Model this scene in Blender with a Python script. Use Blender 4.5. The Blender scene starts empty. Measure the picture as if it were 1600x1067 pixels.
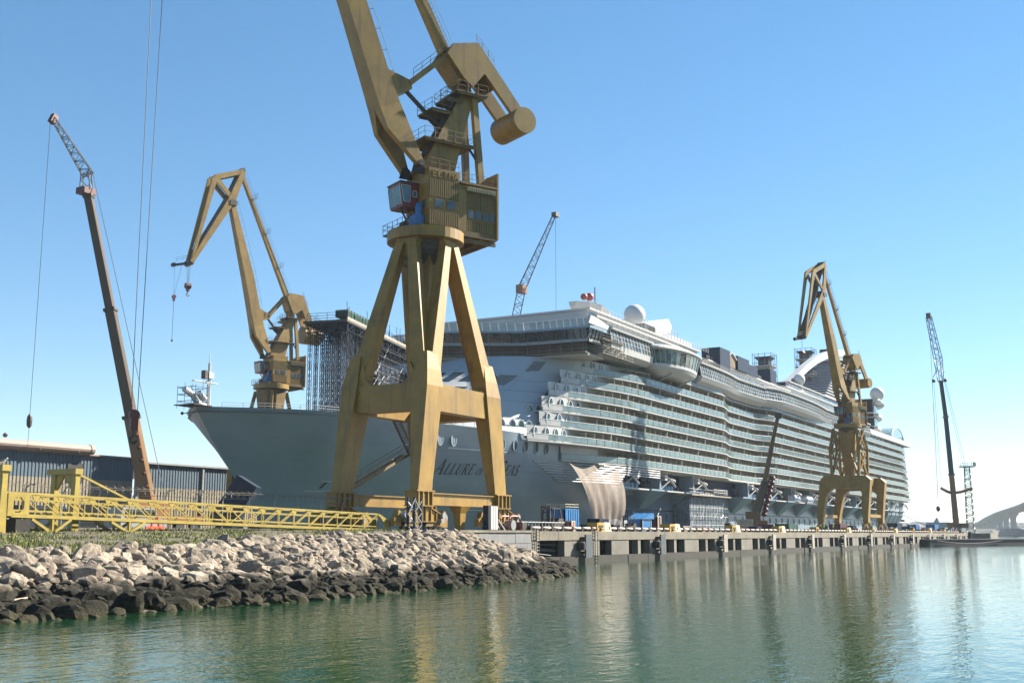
import bpy, bmesh, math, random
from mathutils import Vector, Matrix, noise
random.seed(7)
PI = math.pi
S = bpy.context.scene
COL = S.collection

# ---------------------------------------------------------------- camera
HEAD = math.atan(.558)                    # heading of the view measured from the quay line (+X)
PITCH = math.radians(9.478)
cam_d = bpy.data.cameras.new('camera'); cam = bpy.data.objects.new('camera', cam_d); COL.objects.link(cam)
cam.location = (-101.5, -54.2, 3.0)
cam.rotation_euler = (PI/2 + PITCH, 0, HEAD - PI/2)
cam_d.sensor_width = 36; cam_d.lens = 40.5
cam_d.clip_start = .5; cam_d.clip_end = 40000
S.camera = cam

# ---------------------------------------------------------------- sky and sun
SUN_AZ = math.radians(-31)                # direction towards the sun, from +X
SUN_EL = math.radians(36)
w = bpy.data.worlds.new('World'); S.world = w; w.use_nodes = True
nt = w.node_tree; nt.nodes.clear()
out = nt.nodes.new('ShaderNodeOutputWorld'); bg = nt.nodes.new('ShaderNodeBackground')
sky = nt.nodes.new('ShaderNodeTexSky'); sky.sky_type = 'NISHITA'; sky.sun_disc = False
sky.sun_elevation = SUN_EL; sky.sun_rotation = PI/2 - SUN_AZ
sky.altitude = 0; sky.air_density = .85; sky.dust_density = 0; sky.ozone_density = 2.2
bg.inputs['Strength'].default_value = .072
# low bank of fair weather cumulus all round the horizon
tc = nt.nodes.new('ShaderNodeTexCoord'); mp = nt.nodes.new('ShaderNodeMapping')
mp.inputs['Scale'].default_value = (9, 9, 26)
ns = nt.nodes.new('ShaderNodeTexNoise'); ns.inputs['Scale'].default_value = 1.0; ns.inputs['Detail'].default_value = 7; ns.inputs['Roughness'].default_value = .58
nt.links.new(tc.outputs['Generated'], mp.inputs[0]); nt.links.new(mp.outputs[0], ns.inputs['Vector'])
sx = nt.nodes.new('ShaderNodeSeparateXYZ'); nt.links.new(tc.outputs['Generated'], sx.inputs[0])
hr = nt.nodes.new('ShaderNodeValToRGB')
e = hr.color_ramp.elements; e[0].position = .0; e[0].color = (.75,.75,.75,1); e[1].position = .075; e[1].color = (0,0,0,1)
m_ = e.new(.03); m_.color = (.42,.42,.42,1)
m2 = e.new(.055); m2.color = (.12,.12,.12,1)
nt.links.new(sx.outputs['Z'], hr.inputs[0])
mul = nt.nodes.new('ShaderNodeMath'); mul.operation = 'MULTIPLY'
cr = nt.nodes.new('ShaderNodeValToRGB'); cr.color_ramp.elements[0].position = .5; cr.color_ramp.elements[1].position = .62
nt.links.new(ns.outputs['Fac'], cr.inputs[0]); nt.links.new(cr.outputs[0], mul.inputs[0]); nt.links.new(hr.outputs[0], mul.inputs[1])
mx = nt.nodes.new('ShaderNodeMix'); mx.data_type = 'RGBA'
hs = nt.nodes.new('ShaderNodeHueSaturation'); hs.inputs['Saturation'].default_value = 1.3; hs.inputs['Hue'].default_value = .495; hs.inputs['Value'].default_value = 1.0
gm = nt.nodes.new('ShaderNodeGamma'); gm.inputs['Gamma'].default_value = .80
nt.links.new(sky.outputs[0], gm.inputs['Color']); nt.links.new(gm.outputs[0], hs.inputs['Color'])
nt.links.new(mul.outputs[0], mx.inputs['Factor']); nt.links.new(hs.outputs['Color'], mx.inputs['A'])
mx.inputs['B'].default_value = (5.6, 5.55, 5.5, 1)
nt.links.new(mx.outputs['Result'], bg.inputs['Color']); nt.links.new(bg.outputs[0], out.inputs[0])

sun_d = bpy.data.lights.new('sun', 'SUN'); sun = bpy.data.objects.new('sun', sun_d); COL.objects.link(sun)
sun_d.energy = 5.0; sun_d.angle = math.radians(.5); sun_d.color = (1, .91, .77)
sdir = Vector((math.cos(SUN_AZ)*math.cos(SUN_EL), math.sin(SUN_AZ)*math.cos(SUN_EL), math.sin(SUN_EL)))
sun.rotation_euler = sdir.to_track_quat('Z', 'Y').to_euler()
S.view_settings.view_transform = 'Standard'; S.view_settings.look = 'None'
S.view_settings.exposure = 1.8; S.view_settings.gamma = 1; S.view_settings.use_curve_mapping = False
S.cycles.max_bounces = 6; S.cycles.diffuse_bounces = 3; S.cycles.glossy_bounces = 3; S.cycles.transparent_max_bounces = 12
S.cycles.volume_bounces = 0

# ---------------------------------------------------------------- materials
def mat(name, col, rough=.55, var=.18, scale=.6, bump=0., bscale=3., rust=0., rcol=(.16,.06,.025), streak=1., metal=0., alpha=1., spec=.5, bdist=.03):
    """painted / weathered surface: colour mottling, optional rust or dirt streaks, fine relief"""
    m = bpy.data.materials.new(name); m.use_nodes = True
    n = m.node_tree; p = n.nodes['Principled BSDF']
    g = n.nodes.new('ShaderNodeNewGeometry')
    a = n.nodes.new('ShaderNodeTexNoise'); a.inputs['Scale'].default_value = scale; a.inputs['Detail'].default_value = 6; a.inputs['Roughness'].default_value = .62
    n.links.new(g.outputs['Position'], a.inputs['Vector'])
    r = n.nodes.new('ShaderNodeValToRGB'); r.color_ramp.elements[0].position = .3; r.color_ramp.elements[1].position = .7
    d = 1-var; u = 1+var*.55
    r.color_ramp.elements[0].color = (col[0]*d, col[1]*d, col[2]*d, 1)
    r.color_ramp.elements[1].color = (min(1,col[0]*u), min(1,col[1]*u), min(1,col[2]*u), 1)
    n.links.new(a.outputs['Fac'], r.inputs[0]); last = r.outputs[0]
    if rust > 0:
        mp = n.nodes.new('ShaderNodeMapping'); mp.inputs['Scale'].default_value = (1, 1, 1/streak)
        n.links.new(g.outputs['Position'], mp.inputs[0])
        b = n.nodes.new('ShaderNodeTexNoise'); b.inputs['Scale'].default_value = scale*2.7; b.inputs['Detail'].default_value = 8; b.inputs['Roughness'].default_value = .7
        n.links.new(mp.outputs[0], b.inputs['Vector'])
        k = n.nodes.new('ShaderNodeValToRGB'); k.color_ramp.elements[0].position = .72-.28*rust; k.color_ramp.elements[1].position = .82-.2*rust
        n.links.new(b.outputs['Fac'], k.inputs[0])
        x = n.nodes.new('ShaderNodeMix'); x.data_type = 'RGBA'; x.inputs['B'].default_value = (*rcol, 1)
        n.links.new(last, x.inputs['A'])
        q = n.nodes.new('ShaderNodeMath'); q.operation = 'MULTIPLY'; q.inputs[1].default_value = .75
        n.links.new(k.outputs[0], q.inputs[0]); n.links.new(q.outputs[0], x.inputs['Factor']); last = x.outputs['Result']
    n.links.new(last, p.inputs['Base Color'])
    p.inputs['Roughness'].default_value = rough; p.inputs['Metallic'].default_value = metal
    p.inputs['Specular IOR Level'].default_value = spec
    if alpha < 1: p.inputs['Alpha'].default_value = alpha
    if bump > 0:
        c = n.nodes.new('ShaderNodeTexNoise'); c.inputs['Scale'].default_value = bscale; c.inputs['Detail'].default_value = 5
        n.links.new(g.outputs['Position'], c.inputs['Vector'])
        bn = n.nodes.new('ShaderNodeBump'); bn.inputs['Strength'].default_value = bump; bn.inputs['Distance'].default_value = bdist
        n.links.new(c.outputs['Fac'], bn.inputs['Height']); n.links.new(bn.outputs[0], p.inputs['Normal'])
    return m

def glass(name, col, rough=.06, alpha=1., var=.35, cell=(1.05, 1.05, 2.88)):
    """window or balustrade glass; each pane takes a slightly different tint"""
    m = mat(name, col, rough, var=.1, scale=.3)
    n = m.node_tree; p = n.nodes['Principled BSDF']
    g = n.nodes.new('ShaderNodeNewGeometry')
    v = n.nodes.new('ShaderNodeVectorMath'); v.operation = 'DIVIDE'; v.inputs[1].default_value = cell
    fl = n.nodes.new('ShaderNodeVectorMath'); fl.operation = 'FLOOR'
    wn = n.nodes.new('ShaderNodeTexWhiteNoise')
    n.links.new(g.outputs['Position'], v.inputs[0]); n.links.new(v.outputs[0], fl.inputs[0]); n.links.new(fl.outputs[0], wn.inputs['Vector'])
    r = n.nodes.new('ShaderNodeValToRGB')
    r.color_ramp.elements[0].color = tuple(c*(1-var) for c in col)+(1,); r.color_ramp.elements[1].color = tuple(min(1,c*(1+var)) for c in col)+(1,)
    n.links.new(wn.outputs['Value'], r.inputs[0]); n.links.new(r.outputs[0], p.inputs['Base Color'])
    p.inputs['Alpha'].default_value = alpha; p.inputs['Specular IOR Level'].default_value = .9
    return m

YEL = mat('crane_ochre_paint', (.25,.146,.017), .5, .30, .45, rust=.74, rcol=(.11,.062,.016), streak=9, bump=.15, bscale=1.2)
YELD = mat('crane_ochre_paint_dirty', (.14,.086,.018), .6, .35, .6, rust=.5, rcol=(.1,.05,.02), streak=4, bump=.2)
CORR = mat('crane_house_sheeting', (.165,.105,.018), .55, .25, .7, rust=.3, rcol=(.16,.08,.02), streak=7)
GANG = mat('gangway_yellow_paint', (.30,.225,.04), .45, .25, 1.0, rust=.35, rcol=(.2,.1,.02), streak=2)
DARKST = mat('dark_greasy_steel', (.045,.036,.028), .55, .4, 1.5, rust=.3)
REDC = mat('dark_red_cab_paint', (.16,.018,.02), .45, .2, 1)
REDH = mat('hook_red_paint', (.085,.018,.014), .5, .3, 1)
BLUEP = mat('blue_plant_paint', (.01,.12,.33), .45, .2, 1)
BLUEC = mat('bright_blue_container_paint', (.01,.13,.33), .45, .2, .8, rust=.15)
ROPE = mat('wire_rope', (.05,.055,.06), .6, .1)
WHITE = mat('white_ship_paint', (.41,.41,.405), .4, .06, .25, rust=.08, rcol=(.42,.36,.27), streak=12)
WHITED = mat('white_dome_paint', (.36,.385,.40), .45, .07, .12, rust=.22, rcol=(.40,.37,.28), streak=16)
HULL = mat('hull_pale_blue_paint', (.18,.235,.285), .34, .16, .12, rust=.30, rcol=(.125,.165,.20), streak=11, bump=.25, bscale=.30, bdist=.16)
SOFF = mat('cream_soffit_paint', (.38,.365,.31), .6, .1, .4)
KHAKI = mat('cabin_divider_panels', (.23,.22,.175), .6, .15, .5)
GLB = glass('balustrade_glass', (.165,.235,.245), .09, .74, .12)
GLD = glass('dark_window_glass', (.012,.022,.026), .05, 1, .5, (1.6,1.6,1.6))
GLT = glass('teal_window_glass', (.03,.10,.115), .05, 1, .4, (1.3,1.3,3))
GLG = glass('gallery_glass', (.07,.095,.092), .07, 1, .75, (1.5,1.5,1.45))
GLS = glass('clear_wind_screen_glass', (.20,.34,.39), .06, .6, .12)
DKBLUE = mat('dark_blue_plating_and_shade', (.006,.022,.055), .6, .3, .5, spec=.12)
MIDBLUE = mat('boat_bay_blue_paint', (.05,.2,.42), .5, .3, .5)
BROWN = mat('brown_timber_panels', (.11,.062,.03), .65, .4, .7)
SCAF = mat('galvanised_scaffold_tube', (.16,.165,.17), .5, .25, 1, metal=.3)
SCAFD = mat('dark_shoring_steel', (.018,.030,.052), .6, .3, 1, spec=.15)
BOARD = mat('scaffold_boards', (.24,.22,.18), .75, .3, 1.5)
BOARDK = mat('dark_scaffold_boards', (.05,.045,.04), .75, .3, 1.5)
GREEN = mat('green_container_paint', (.012,.07,.045), .5, .25, 1, rust=.2)
CONC = mat('weathered_quay_concrete', (.155,.143,.12), .85, .35, .35, bump=.5, bscale=2.5, rust=.6, rcol=(.12,.10,.075), streak=6)
CONCD = mat('stained_cap_concrete', (.165,.145,.11), .85, .35, .5, bump=.5, bscale=3, rust=.5, rcol=(.10,.08,.05), streak=1.5)
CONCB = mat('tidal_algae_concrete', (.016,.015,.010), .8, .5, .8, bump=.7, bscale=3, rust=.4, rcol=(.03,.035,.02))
BLOCK = mat('grey_block_concrete', (.17,.173,.175), .85, .25, .4, bump=.4, bscale=4, rust=.3, rcol=(.14,.14,.14), streak=5)
ASPH = mat('quay_deck_paving', (.12,.11,.095), .9, .25, .3, bump=.3)
FEND = mat('pale_fender_boards', (.30,.275,.235), .75, .25, 1.2, rust=.25, rcol=(.2,.16,.12), streak=5)
FENDG = mat('grey_fender_boards', (.055,.07,.085), .75, .3, 1.2, rust=.2)
BLACK = mat('black_rubber', (.012,.012,.013), .7, .2)
PIPE = mat('pale_pipe_paint', (.40,.33,.28), .6, .2, 1.2, rust=.2)
CREAM = mat('cream_cabinet_paint', (.42,.37,.26), .6, .15, 1)
YBOX = mat('signal_yellow_paint', (.40,.24,.018), .5, .2, 1, rust=.3, streak=2)
ORANGE = mat('mobile_crane_orange_paint', (.20,.075,.015), .45, .2, .6, rust=.2)
BOOMY = mat('boom_yellow_paint', (.13,.065,.017), .45, .2, .6)
MAROON = mat('maroon_machine_paint', (.09,.015,.02), .5, .3, 1)
TIN = mat('galvanised_sheet', (.28,.29,.29), .45, .15, .8, metal=.4)
TWALL = mat('shed_cream_sheeting', (.22,.195,.145), .7, .15, .25, rust=.2, rcol=(.2,.15,.1), streak=12)
BWALL = mat('shed_blue_sheeting', (.06,.10,.135), .6, .15, .25, rust=.15, rcol=(.08,.1,.12), streak=12)
PIPEW = mat('roof_duct_pinkish_metal', (.27,.20,.16), .6, .15, .6)
GREYB = mat('far_grey_cladding', (.36,.40,.43), .7, .1, .2)
BRIDGEC = mat('bridge_concrete', (.36,.335,.315), .8, .08, .02)
SHORE = mat('far_shore_scrub', (.055,.065,.06), .9, .5, .03)
SKIN = mat('skin', (.4,.22,.15), .6); HIVIS = mat('hi_vis_cloth', (.45,.6,.03), .7)
NAVY = mat('navy_trousers', (.015,.02,.04), .8)
GULLW = mat('gull_white', (.8,.8,.78), .7, .05); GULLG = mat('gull_grey', (.16,.17,.19), .7, .05); BEAK = mat('gull_beak', (.7,.4,.03), .5)
LETTER = mat('black_lettering', (.012,.014,.017), .5, .1)
RADOME = mat('radome_white', (.5,.5,.5), .45, .03)
REDDOME = mat('red_horn', (.25,.04,.03), .5)

# ---------------------------------------------------------------- mesh helpers
def V(*a): return Vector(a if len(a) > 1 else a[0])
def frame(d, up=(0,0,1)):
    d = d.normalized(); up = Vector(up)
    if abs(d.dot(up)) > .98: up = Vector((1,0,0)) if abs(d.x) < .9 else Vector((0,1,0))
    s = d.cross(up).normalized(); return s, s.cross(d).normalized()

STUFFY = {'frame','lattice_beam','wind_screen_post','handrail','deck_post','window_mullion','mullion','tower_post','screen_post','plate_seam','deck_rail','foredeck_rail','underfloor_beam',
          'eave_baffle','draught_mark','fly_sheave','guy_rope','hoist_rope','hook_rope','whip_rope','rung','bracing_bar','inner_pier','cross_member','duct_bracket','guard_rail','stair_rail','tread',
          'casing_slat','stay_cable','fence_wire','louvre','cab_window_frame','cab_glass','boat_gear','hose_reel','hose_drum','cross_bar','rib','wheel_frame','deck_bracket','bracket','flange','lever_cover','downpipe','razor_wire','hull_ledge','mast_aerial','slewing_drive','maker_letters','ship_name','travel_motor','tube','top_rail','fork'}
class MB:
    def __init__(s, T=None): s.v = []; s.f = []; s.T = T
    def add(s, vs, fs):
        o = len(s.v)
        s.v += [s.T @ Vector(p) for p in vs] if s.T is not None else [Vector(p) for p in vs]
        s.f += [tuple(i+o for i in f) for f in fs]; return s
    def hexa(s, q): return s.add(q, [(0,3,2,1),(4,5,6,7),(0,1,5,4),(1,2,6,5),(2,3,7,6),(3,0,4,7)])
    def box(s, x0,x1,y0,y1,z0,z1):
        return s.hexa([(x0,y0,z0),(x1,y0,z0),(x1,y1,z0),(x0,y1,z0),(x0,y0,z1),(x1,y0,z1),(x1,y1,z1),(x0,y1,z1)])
    def taper(s, p, q, a, b, up=(0,0,1)):
        """rectangular beam from p to q; a,b = (width, height) at the ends"""
        p, q = Vector(p), Vector(q); sd, u = frame(q-p, up); r = []
        for c, (w_, h_) in ((p,a),(q,b)):
            r += [c-sd*w_/2-u*h_/2, c+sd*w_/2-u*h_/2, c+sd*w_/2+u*h_/2, c-sd*w_/2+u*h_/2]
        return s.hexa(r)
    def bar(s, p, q, w_, h_=None, up=(0,0,1)): h_ = h_ or w_; return s.taper(p, q, (w_,h_), (w_,h_), up)
    def tube(s, p, q, r, n=5, r2=None):
        p, q = Vector(p), Vector(q); r2 = r if r2 is None else r2; a, b = frame(q-p); vs = []
        for c, rr in ((p,r),(q,r2)):
            vs += [c + a*math.cos(2*PI*i/n)*rr + b*math.sin(2*PI*i/n)*rr for i in range(n)]
        return s.add(vs, [(i,(i+1)%n,n+(i+1)%n,n+i) for i in range(n)] + [tuple(range(n-1,-1,-1)), tuple(range(n,2*n))])
    def path(s, pts, r, n=5):
        for a, b in zip(pts, pts[1:]): s.tube(a, b, r, n)
        return s
    def prism(s, poly, ax, a0, a1):
        k = {'x': lambda p,a: (a,p[0],p[1]), 'y': lambda p,a: (p[0],a,p[1]), 'z': lambda p,a: (p[0],p[1],a)}[ax]
        n = len(poly)
        return s.add([k(p,a0) for p in poly]+[k(p,a1) for p in poly], [tuple(range(n-1,-1,-1)), tuple(range(n,2*n))]+[(i,(i+1)%n,n+(i+1)%n,n+i) for i in range(n)])
    def loft(s, rings, closed=True, caps=True):
        n = len(rings[0]); vs = [p for r in rings for p in r]; fs = []
        for j in range(len(rings)-1):
            for i in range(n if closed else n-1):
                k = (i+1) % n; fs.append((j*n+i, j*n+k, (j+1)*n+k, (j+1)*n+i))
        if caps and closed: fs += [tuple(range(n-1,-1,-1)), tuple(range(len(vs)-n, len(vs)))]
        return s.add(vs, fs)
    def lathe(s, prof, c=(0,0,0), n=16):
        return s.loft([[(c[0]+r*math.cos(2*PI*i/n), c[1]+r*math.sin(2*PI*i/n), c[2]+z) for i in range(n)] for r, z in prof])
    def sphere(s, c, r, n=16, sq=1.):
        k = n//2; return s.lathe([(max(r*math.sin(PI*j/k), .002*r), -r*sq*math.cos(PI*j/k)) for j in range(k+1)], c, n)
    def quad(s, a, b, c, d): return s.add([a,b,c,d], [(0,1,2,3)])
    def truss(s, p, q, a, b, n, rc, rb, up=(0,0,1), sides=4, nn=4):
        """lattice boom: four (or three) chords with zig-zag bracing"""
        p, q = Vector(p), Vector(q); sd, u = frame(q-p, up)
        cs = [(-1,-1),(1,-1),(1,1),(-1,1)] if sides == 4 else [(-1,-1),(1,-1),(0,1)]
        def pt(t, c): 
            w_ = a[0]+(b[0]-a[0])*t; h_ = a[1]+(b[1]-a[1])*t
            return p+(q-p)*t + sd*c[0]*w_/2 + u*c[1]*h_/2
        for c in cs: s.tube(pt(0,c), pt(1,c), rc, nn)
        for i in range(n):
            for k in range(len(cs)):
                c, d = cs[k], cs[(k+1)%len(cs)]
                if i % 2: c, d = d, c
                s.tube(pt(i/n,c), pt((i+1)/n,d), rb, 3)
                if i % 3 == 0: s.tube(pt(i/n,c), pt(i/n,d), rb, 3)
        return s
    def rail(s, pts, h=1.05, step=1.5, r=.03, rows=2, n=4):
        pts = [Vector(p) for p in pts]; up = Vector((0,0,h))
        for a, b in zip(pts, pts[1:]):
            L = (b-a).length; k = max(1, int(L/step))
            for i in range(k+1): c = a.lerp(b, i/k); s.tube(c, c+up, r, n)
            for j in range(rows): f = (j+1)/rows; s.tube(a+up*f, b+up*f, r*.85, n)
        return s
    def ladder(s, p, q, w_=.45, step=.35, r=.025, side=(1,0,0)):
        p, q = Vector(p), Vector(q); sd = Vector(side).normalized()*w_/2
        s.tube(p-sd, q-sd, r, 4); s.tube(p+sd, q+sd, r, 4); k = max(1,int((q-p).length/step))
        for i in range(1,k): c = p.lerp(q,i/k); s.tube(c-sd, c+sd, r*.8, 3)
        return s
    def mesh(s, name, m, smooth=False):
        me = bpy.data.meshes.new(name); me.from_pydata([tuple(p) for p in s.v], [], s.f)
        me.materials.append(m)
        if smooth: me.polygons.foreach_set('use_smooth', [True]*len(me.polygons))
        me.update(); return me
    def build(s, name, m, parent=None, smooth=False, kind=None, label=None, fix=False):
        if not s.v: return None
        if parent is not None and name in STUFFY: kind = kind or 'stuff'
        me = s.mesh(name, m, smooth)
        if fix:
            b = bmesh.new(); b.from_mesh(me); bmesh.ops.recalc_face_normals(b, faces=b.faces); b.to_mesh(me); b.free()
        return link(name, me, parent, kind, label)

def link(name, me, parent=None, kind=None, label=None, loc=None):
    o = bpy.data.objects.new(name, me); COL.objects.link(o)
    if loc is not None: o.location = loc
    adopt(o, parent)
    if kind: o['kind'] = kind
    if label: o['label'] = label
    return o
def adopt(o, parent):
    if parent is None: return
    o.parent = parent
    if parent.type == 'EMPTY': o.matrix_parent_inverse = Matrix.Translation(-parent.location)
    elif parent.parent is None: o.matrix_parent_inverse = Matrix.Translation(-parent.location)
def thing(name, label, cat, loc=(0,0,0), group=None):
    o = bpy.data.objects.new(name, None); COL.objects.link(o); o.location = loc; o.empty_display_size = .5
    return tag(o, label, cat, group)
def tag(o, label, cat, group=None):
    o['label'] = label; o['category'] = cat
    if group: o['group'] = group
    return o
def copy_tree(root, loc, label, group=None, rz=0):
    """copy a thing with its parts and sub-parts, sharing meshes"""
    r = root.copy(); COL.objects.link(r); r.location = loc; r.rotation_euler = (0,0,rz); r['label'] = label
    if group: r['group'] = group
    for ch in list(root.children):
        c = ch.copy(); COL.objects.link(c); c.parent = r
        for g in list(ch.children):
            d = g.copy(); COL.objects.link(d); d.parent = c
    return r
def interp(tab, x):
    if x <= tab[0][0]: return tab[0][1]
    for (a,b),(c,d) in zip(tab, tab[1:]):
        if x <= c: return b+(d-b)*(x-a)/(c-a)
    return tab[-1][1]
def sstep(a, b, x):
    t = max(0, min(1, (x-a)/(b-a))); return t*t*(3-2*t)
# ---------------------------------------------------------------- water
def water_mat():
    m = bpy.data.materials.new('harbour_water'); m.use_nodes = True
    n = m.node_tree; p = n.nodes['Principled BSDF']
    p.inputs['Base Color'].default_value = (.0065,.038,.0145,1)
    p.inputs['Roughness'].default_value = .02; p.inputs['IOR'].default_value = 1.333; p.inputs['Specular IOR Level'].default_value = .5
    g = n.nodes.new('ShaderNodeNewGeometry'); prev = None
    def lay(scale, rot, det, st, dist, rough=.55):
        nonlocal prev
        mp = n.nodes.new('ShaderNodeMapping'); mp.inputs['Rotation'].default_value = (0,0,rot); mp.inputs['Scale'].default_value = scale
        t = n.nodes.new('ShaderNodeTexNoise'); t.inputs['Scale'].default_value = 1; t.inputs['Detail'].default_value = det; t.inputs['Roughness'].default_value = rough
        b = n.nodes.new('ShaderNodeBump'); b.inputs['Strength'].default_value = st; b.inputs['Distance'].default_value = dist
        n.links.new(g.outputs['Position'], mp.inputs[0]); n.links.new(mp.outputs[0], t.inputs['Vector']); n.links.new(t.outputs['Fac'], b.inputs['Height'])
        if prev: n.links.new(prev.outputs[0], b.inputs['Normal'])
        prev = b
    lay((.16,.30,1), .55, 2, .4, .10)
    lay((.8,1.6,1), .3, 3, .6, .05)
    lay((3.0,5.6,1), .8, 2, .6, .016)
    n.links.new(prev.outputs[0], p.inputs['Normal'])
    return m
WATER = water_mat()
mb = MB(); R_ = 6000
mb.quad((-R_,-R_,0),(R_,-R_,0),(R_,R_,0),(-R_,R_,0)); mb.build('water', WATER, kind='structure')
mb = MB(); mb.quad((-1200,-1200,-4),(1500,-1200,-4),(1500,1500,-4),(-1200,1500,-4)); mb.build('seabed_terrain', mat('sea_bed_mud', (.05,.06,.04), .9), kind='structure')

# ---------------------------------------------------------------- land: quay apron, dock sides, terrain behind the rocks
DZ = 3.25                                    # quay deck level
ZEMB = -.7
mb = MB()
mb.box(-14, 291, 0.02, 33, 2.35, DZ)          # apron slab (open underneath at the water side)
mb.box(-14, 291, 5, 33.4, -4, 2.35)
pave = mb.build('quay_pavement', ASPH, kind='structure')
mb = MB()
mb.box(-420, 9, 33.4, 98, -4, DZ-.004); mb.box(-420, 430, 98, 700, -4, DZ-.008); mb.box(-420, -14.02, 12, 33.4, -4, DZ-.012)
mb.build('dockyard_ground', ASPH, kind='structure')

TOE = [(-420,-19.5),(-90,-18.6),(-60,-19.4),(-44,-18.0),(-36,-17.6),(-23.4,-15.2),(-14,-10.5),(-6,-5),(1.5,.6),(2,6)]
def seg_dist(x, y):
    best = 1e9; side = 1
    for (ax,ay),(bx,by) in zip(TOE, TOE[1:]):
        dx, dy = bx-ax, by-ay; t = max(0,min(1,((x-ax)*dx+(y-ay)*dy)/(dx*dx+dy*dy)))
        d = math.hypot(x-ax-dx*t, y-ay-dy*t)
        if d < best: best = d; side = 1 if dx*(y-ay)-dy*(x-ax) >= 0 else -1
    return best*side
def crest(x): return 2.05 + .75*sstep(-62,-22,x)
def zt(x, y):
    d = seg_dist(x, y)
    if d <= 0: return max(-1.5, d*.35)
    k = .205 + .13*sstep(-42,-18,x); zc = crest(x); z = d*k
    if z <= zc: return z
    return min(DZ-.02, zc + (d - zc/k)*.085)
mb = MB(); nx, ny = 150, 46; x0, x1, y0, y1 = -110, 0, -24, 12.2
vs = []; fs = []
for j in range(ny+1):
    for i in range(nx+1):
        x = x0+(x1-x0)*i/nx; y = y0+(y1-y0)*j/ny
        z = zt(x,y) + .12*noise.noise((x*.6,y*.6,0))*(1 if y < 10 else 0)
        if x > -14 and y > -.3: z = min(z, -.5)
        vs.append((x,y,z))
for j in range(ny):
    for i in range(nx): a = j*(nx+1)+i; fs.append((a,a+1,a+nx+2,a+nx+1))
mb.add(vs, fs)
# earth with a grassy upper part and gravel below
def earth():
    m = mat('embankment_earth', (.08,.07,.048), .95, .4, 1.2, bump=.8, bscale=4, rust=.45, rcol=(.06,.08,.02))
    return m
mb.build('embankment_ground', earth(), smooth=True, kind='structure')
mb = MB(); mb.box(-420,-110.01,-24,12.0,-4,2.6); mb.build('shore_ground', earth(), kind='structure')

# ---------------------------------------------------------------- the quay wall with its openings
q = tag(MB().box(-14,-.6,.0,.9,-3,DZ-.12).build('quay_wall', BLOCK), 'grey block quay wall with rows of dark rectangular openings above the water', 'quay wall')
del q['category']; del q['label']; q['kind'] = 'structure'
# block courses of the solid end wall: proud slabs with open joints
rr = random.Random(3)
z = .12
for row, hgt in enumerate((1.0, 1.0, .92)):
    x = -14 + (.9 if row % 2 else 0)
    while x < -.65:
        L = rr.choice((1.8, 2.6, 3.3)); xe = min(x+L, -.62)
        MB().box(x+.02, xe-.02, -.05-rr.random()*.03, -.002, z+.02, z+hgt-.02).build('block', BLOCK, q)
        x = xe
    z += hgt
MB().box(-14, -.6, -.16, .95, DZ-.115, DZ+.10).build('capping_beam', CONCD, q)
mb = MB()
opens = [(.75,6.7),(15.3,18.5)]
k = 0
while True:
    a = 23.3 + 11.65*k
    if a+6.5 > 288: break
    opens += [(a, a+2.7), (a+3.5, a+6.4)]; k += 1
ends = [-.6] + [v for o in opens for v in o] + [290.9]
for i in range(0, len(ends), 2):
    a, b = ends[i], ends[i+1]
    if b-a < .05: continue
    MB().box(a, b, -.02-.02*rr.random(), .75, .72, 2.36).build('wall_panel' if b-a > 1.2 else 'opening_post', CONC, q)
x = -.6
while x < 290:
    b = min(x+5.8, 290.9)
    MB().box(x+.012, b-.012, -.10-.02*rr.random(), .9, 2.365, DZ+.03).build('capping_beam', CONCD, q)
    MB().box(x+.012, b-.012, -.22-.12*rr.random(), 1.2, -.9, .71-.05*rr.random()).build('tidal_footing', CONCB, q)
    x = b
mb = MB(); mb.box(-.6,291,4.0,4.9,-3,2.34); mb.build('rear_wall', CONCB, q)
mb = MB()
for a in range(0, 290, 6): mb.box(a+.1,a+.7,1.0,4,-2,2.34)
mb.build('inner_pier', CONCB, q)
mb = MB(); mb.box(290.9,291.5,-.1,33.4,-4,DZ+.03); mb.build('end_wall', CONC, q)
mb = MB()
for zz in (.9,1.25,1.5,1.95):
    mb.tube((.9,.75,zz+.25*rr.random()),(6.5,.9,zz-.2*rr.random()),.07)
mb.build('bracing_bar', FENDG, q)
# fenders: upright boards standing off the wall, with a chain
fx = [10.9, 32.0] + [55.3+11.65*2*i for i in range(11)]
for i, x in enumerate(fx):
    if x > 288: break
    f = thing('fender', ('grey' if i < 2 else 'pale')+' upright boarded fender standing off the quay wall', 'fender', (x,-.5,1.8), 'upright fenders along the quay')
    m = FENDG if i < 2 else FEND
    for j in range(3): MB().box(x-.72+.49*j, x-.25+.49*j, -.86, -.66, .55, 2.95).build('board', m, f)
    mb = MB(); mb.box(x-.7,x+.7,-.66,-.12,2.5,2.7); mb.box(x-.7,x+.7,-.66,-.12,1.0,1.2); mb.build('bracket', CONCB, f)
    mb = MB(); mb.lathe([(.34,0),(.46,.08),(.46,.8),(.34,.88)], (x-1.15,-.5,1.3), 12); mb.build('rubber_buffer', BLACK, f)
    mb = MB(); mb.path([(x-.6,-.6,2.3),(x-1.2,-.45,1.7),(x-1.9,-.25,2.4)], .035); mb.build('chain', BLACK, f)
    f['label'] = ('grey upright boarded fender nearest the rocks' if i == 0 else 'second grey boarded fender along the quay wall' if i == 1 else f['label'])
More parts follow.
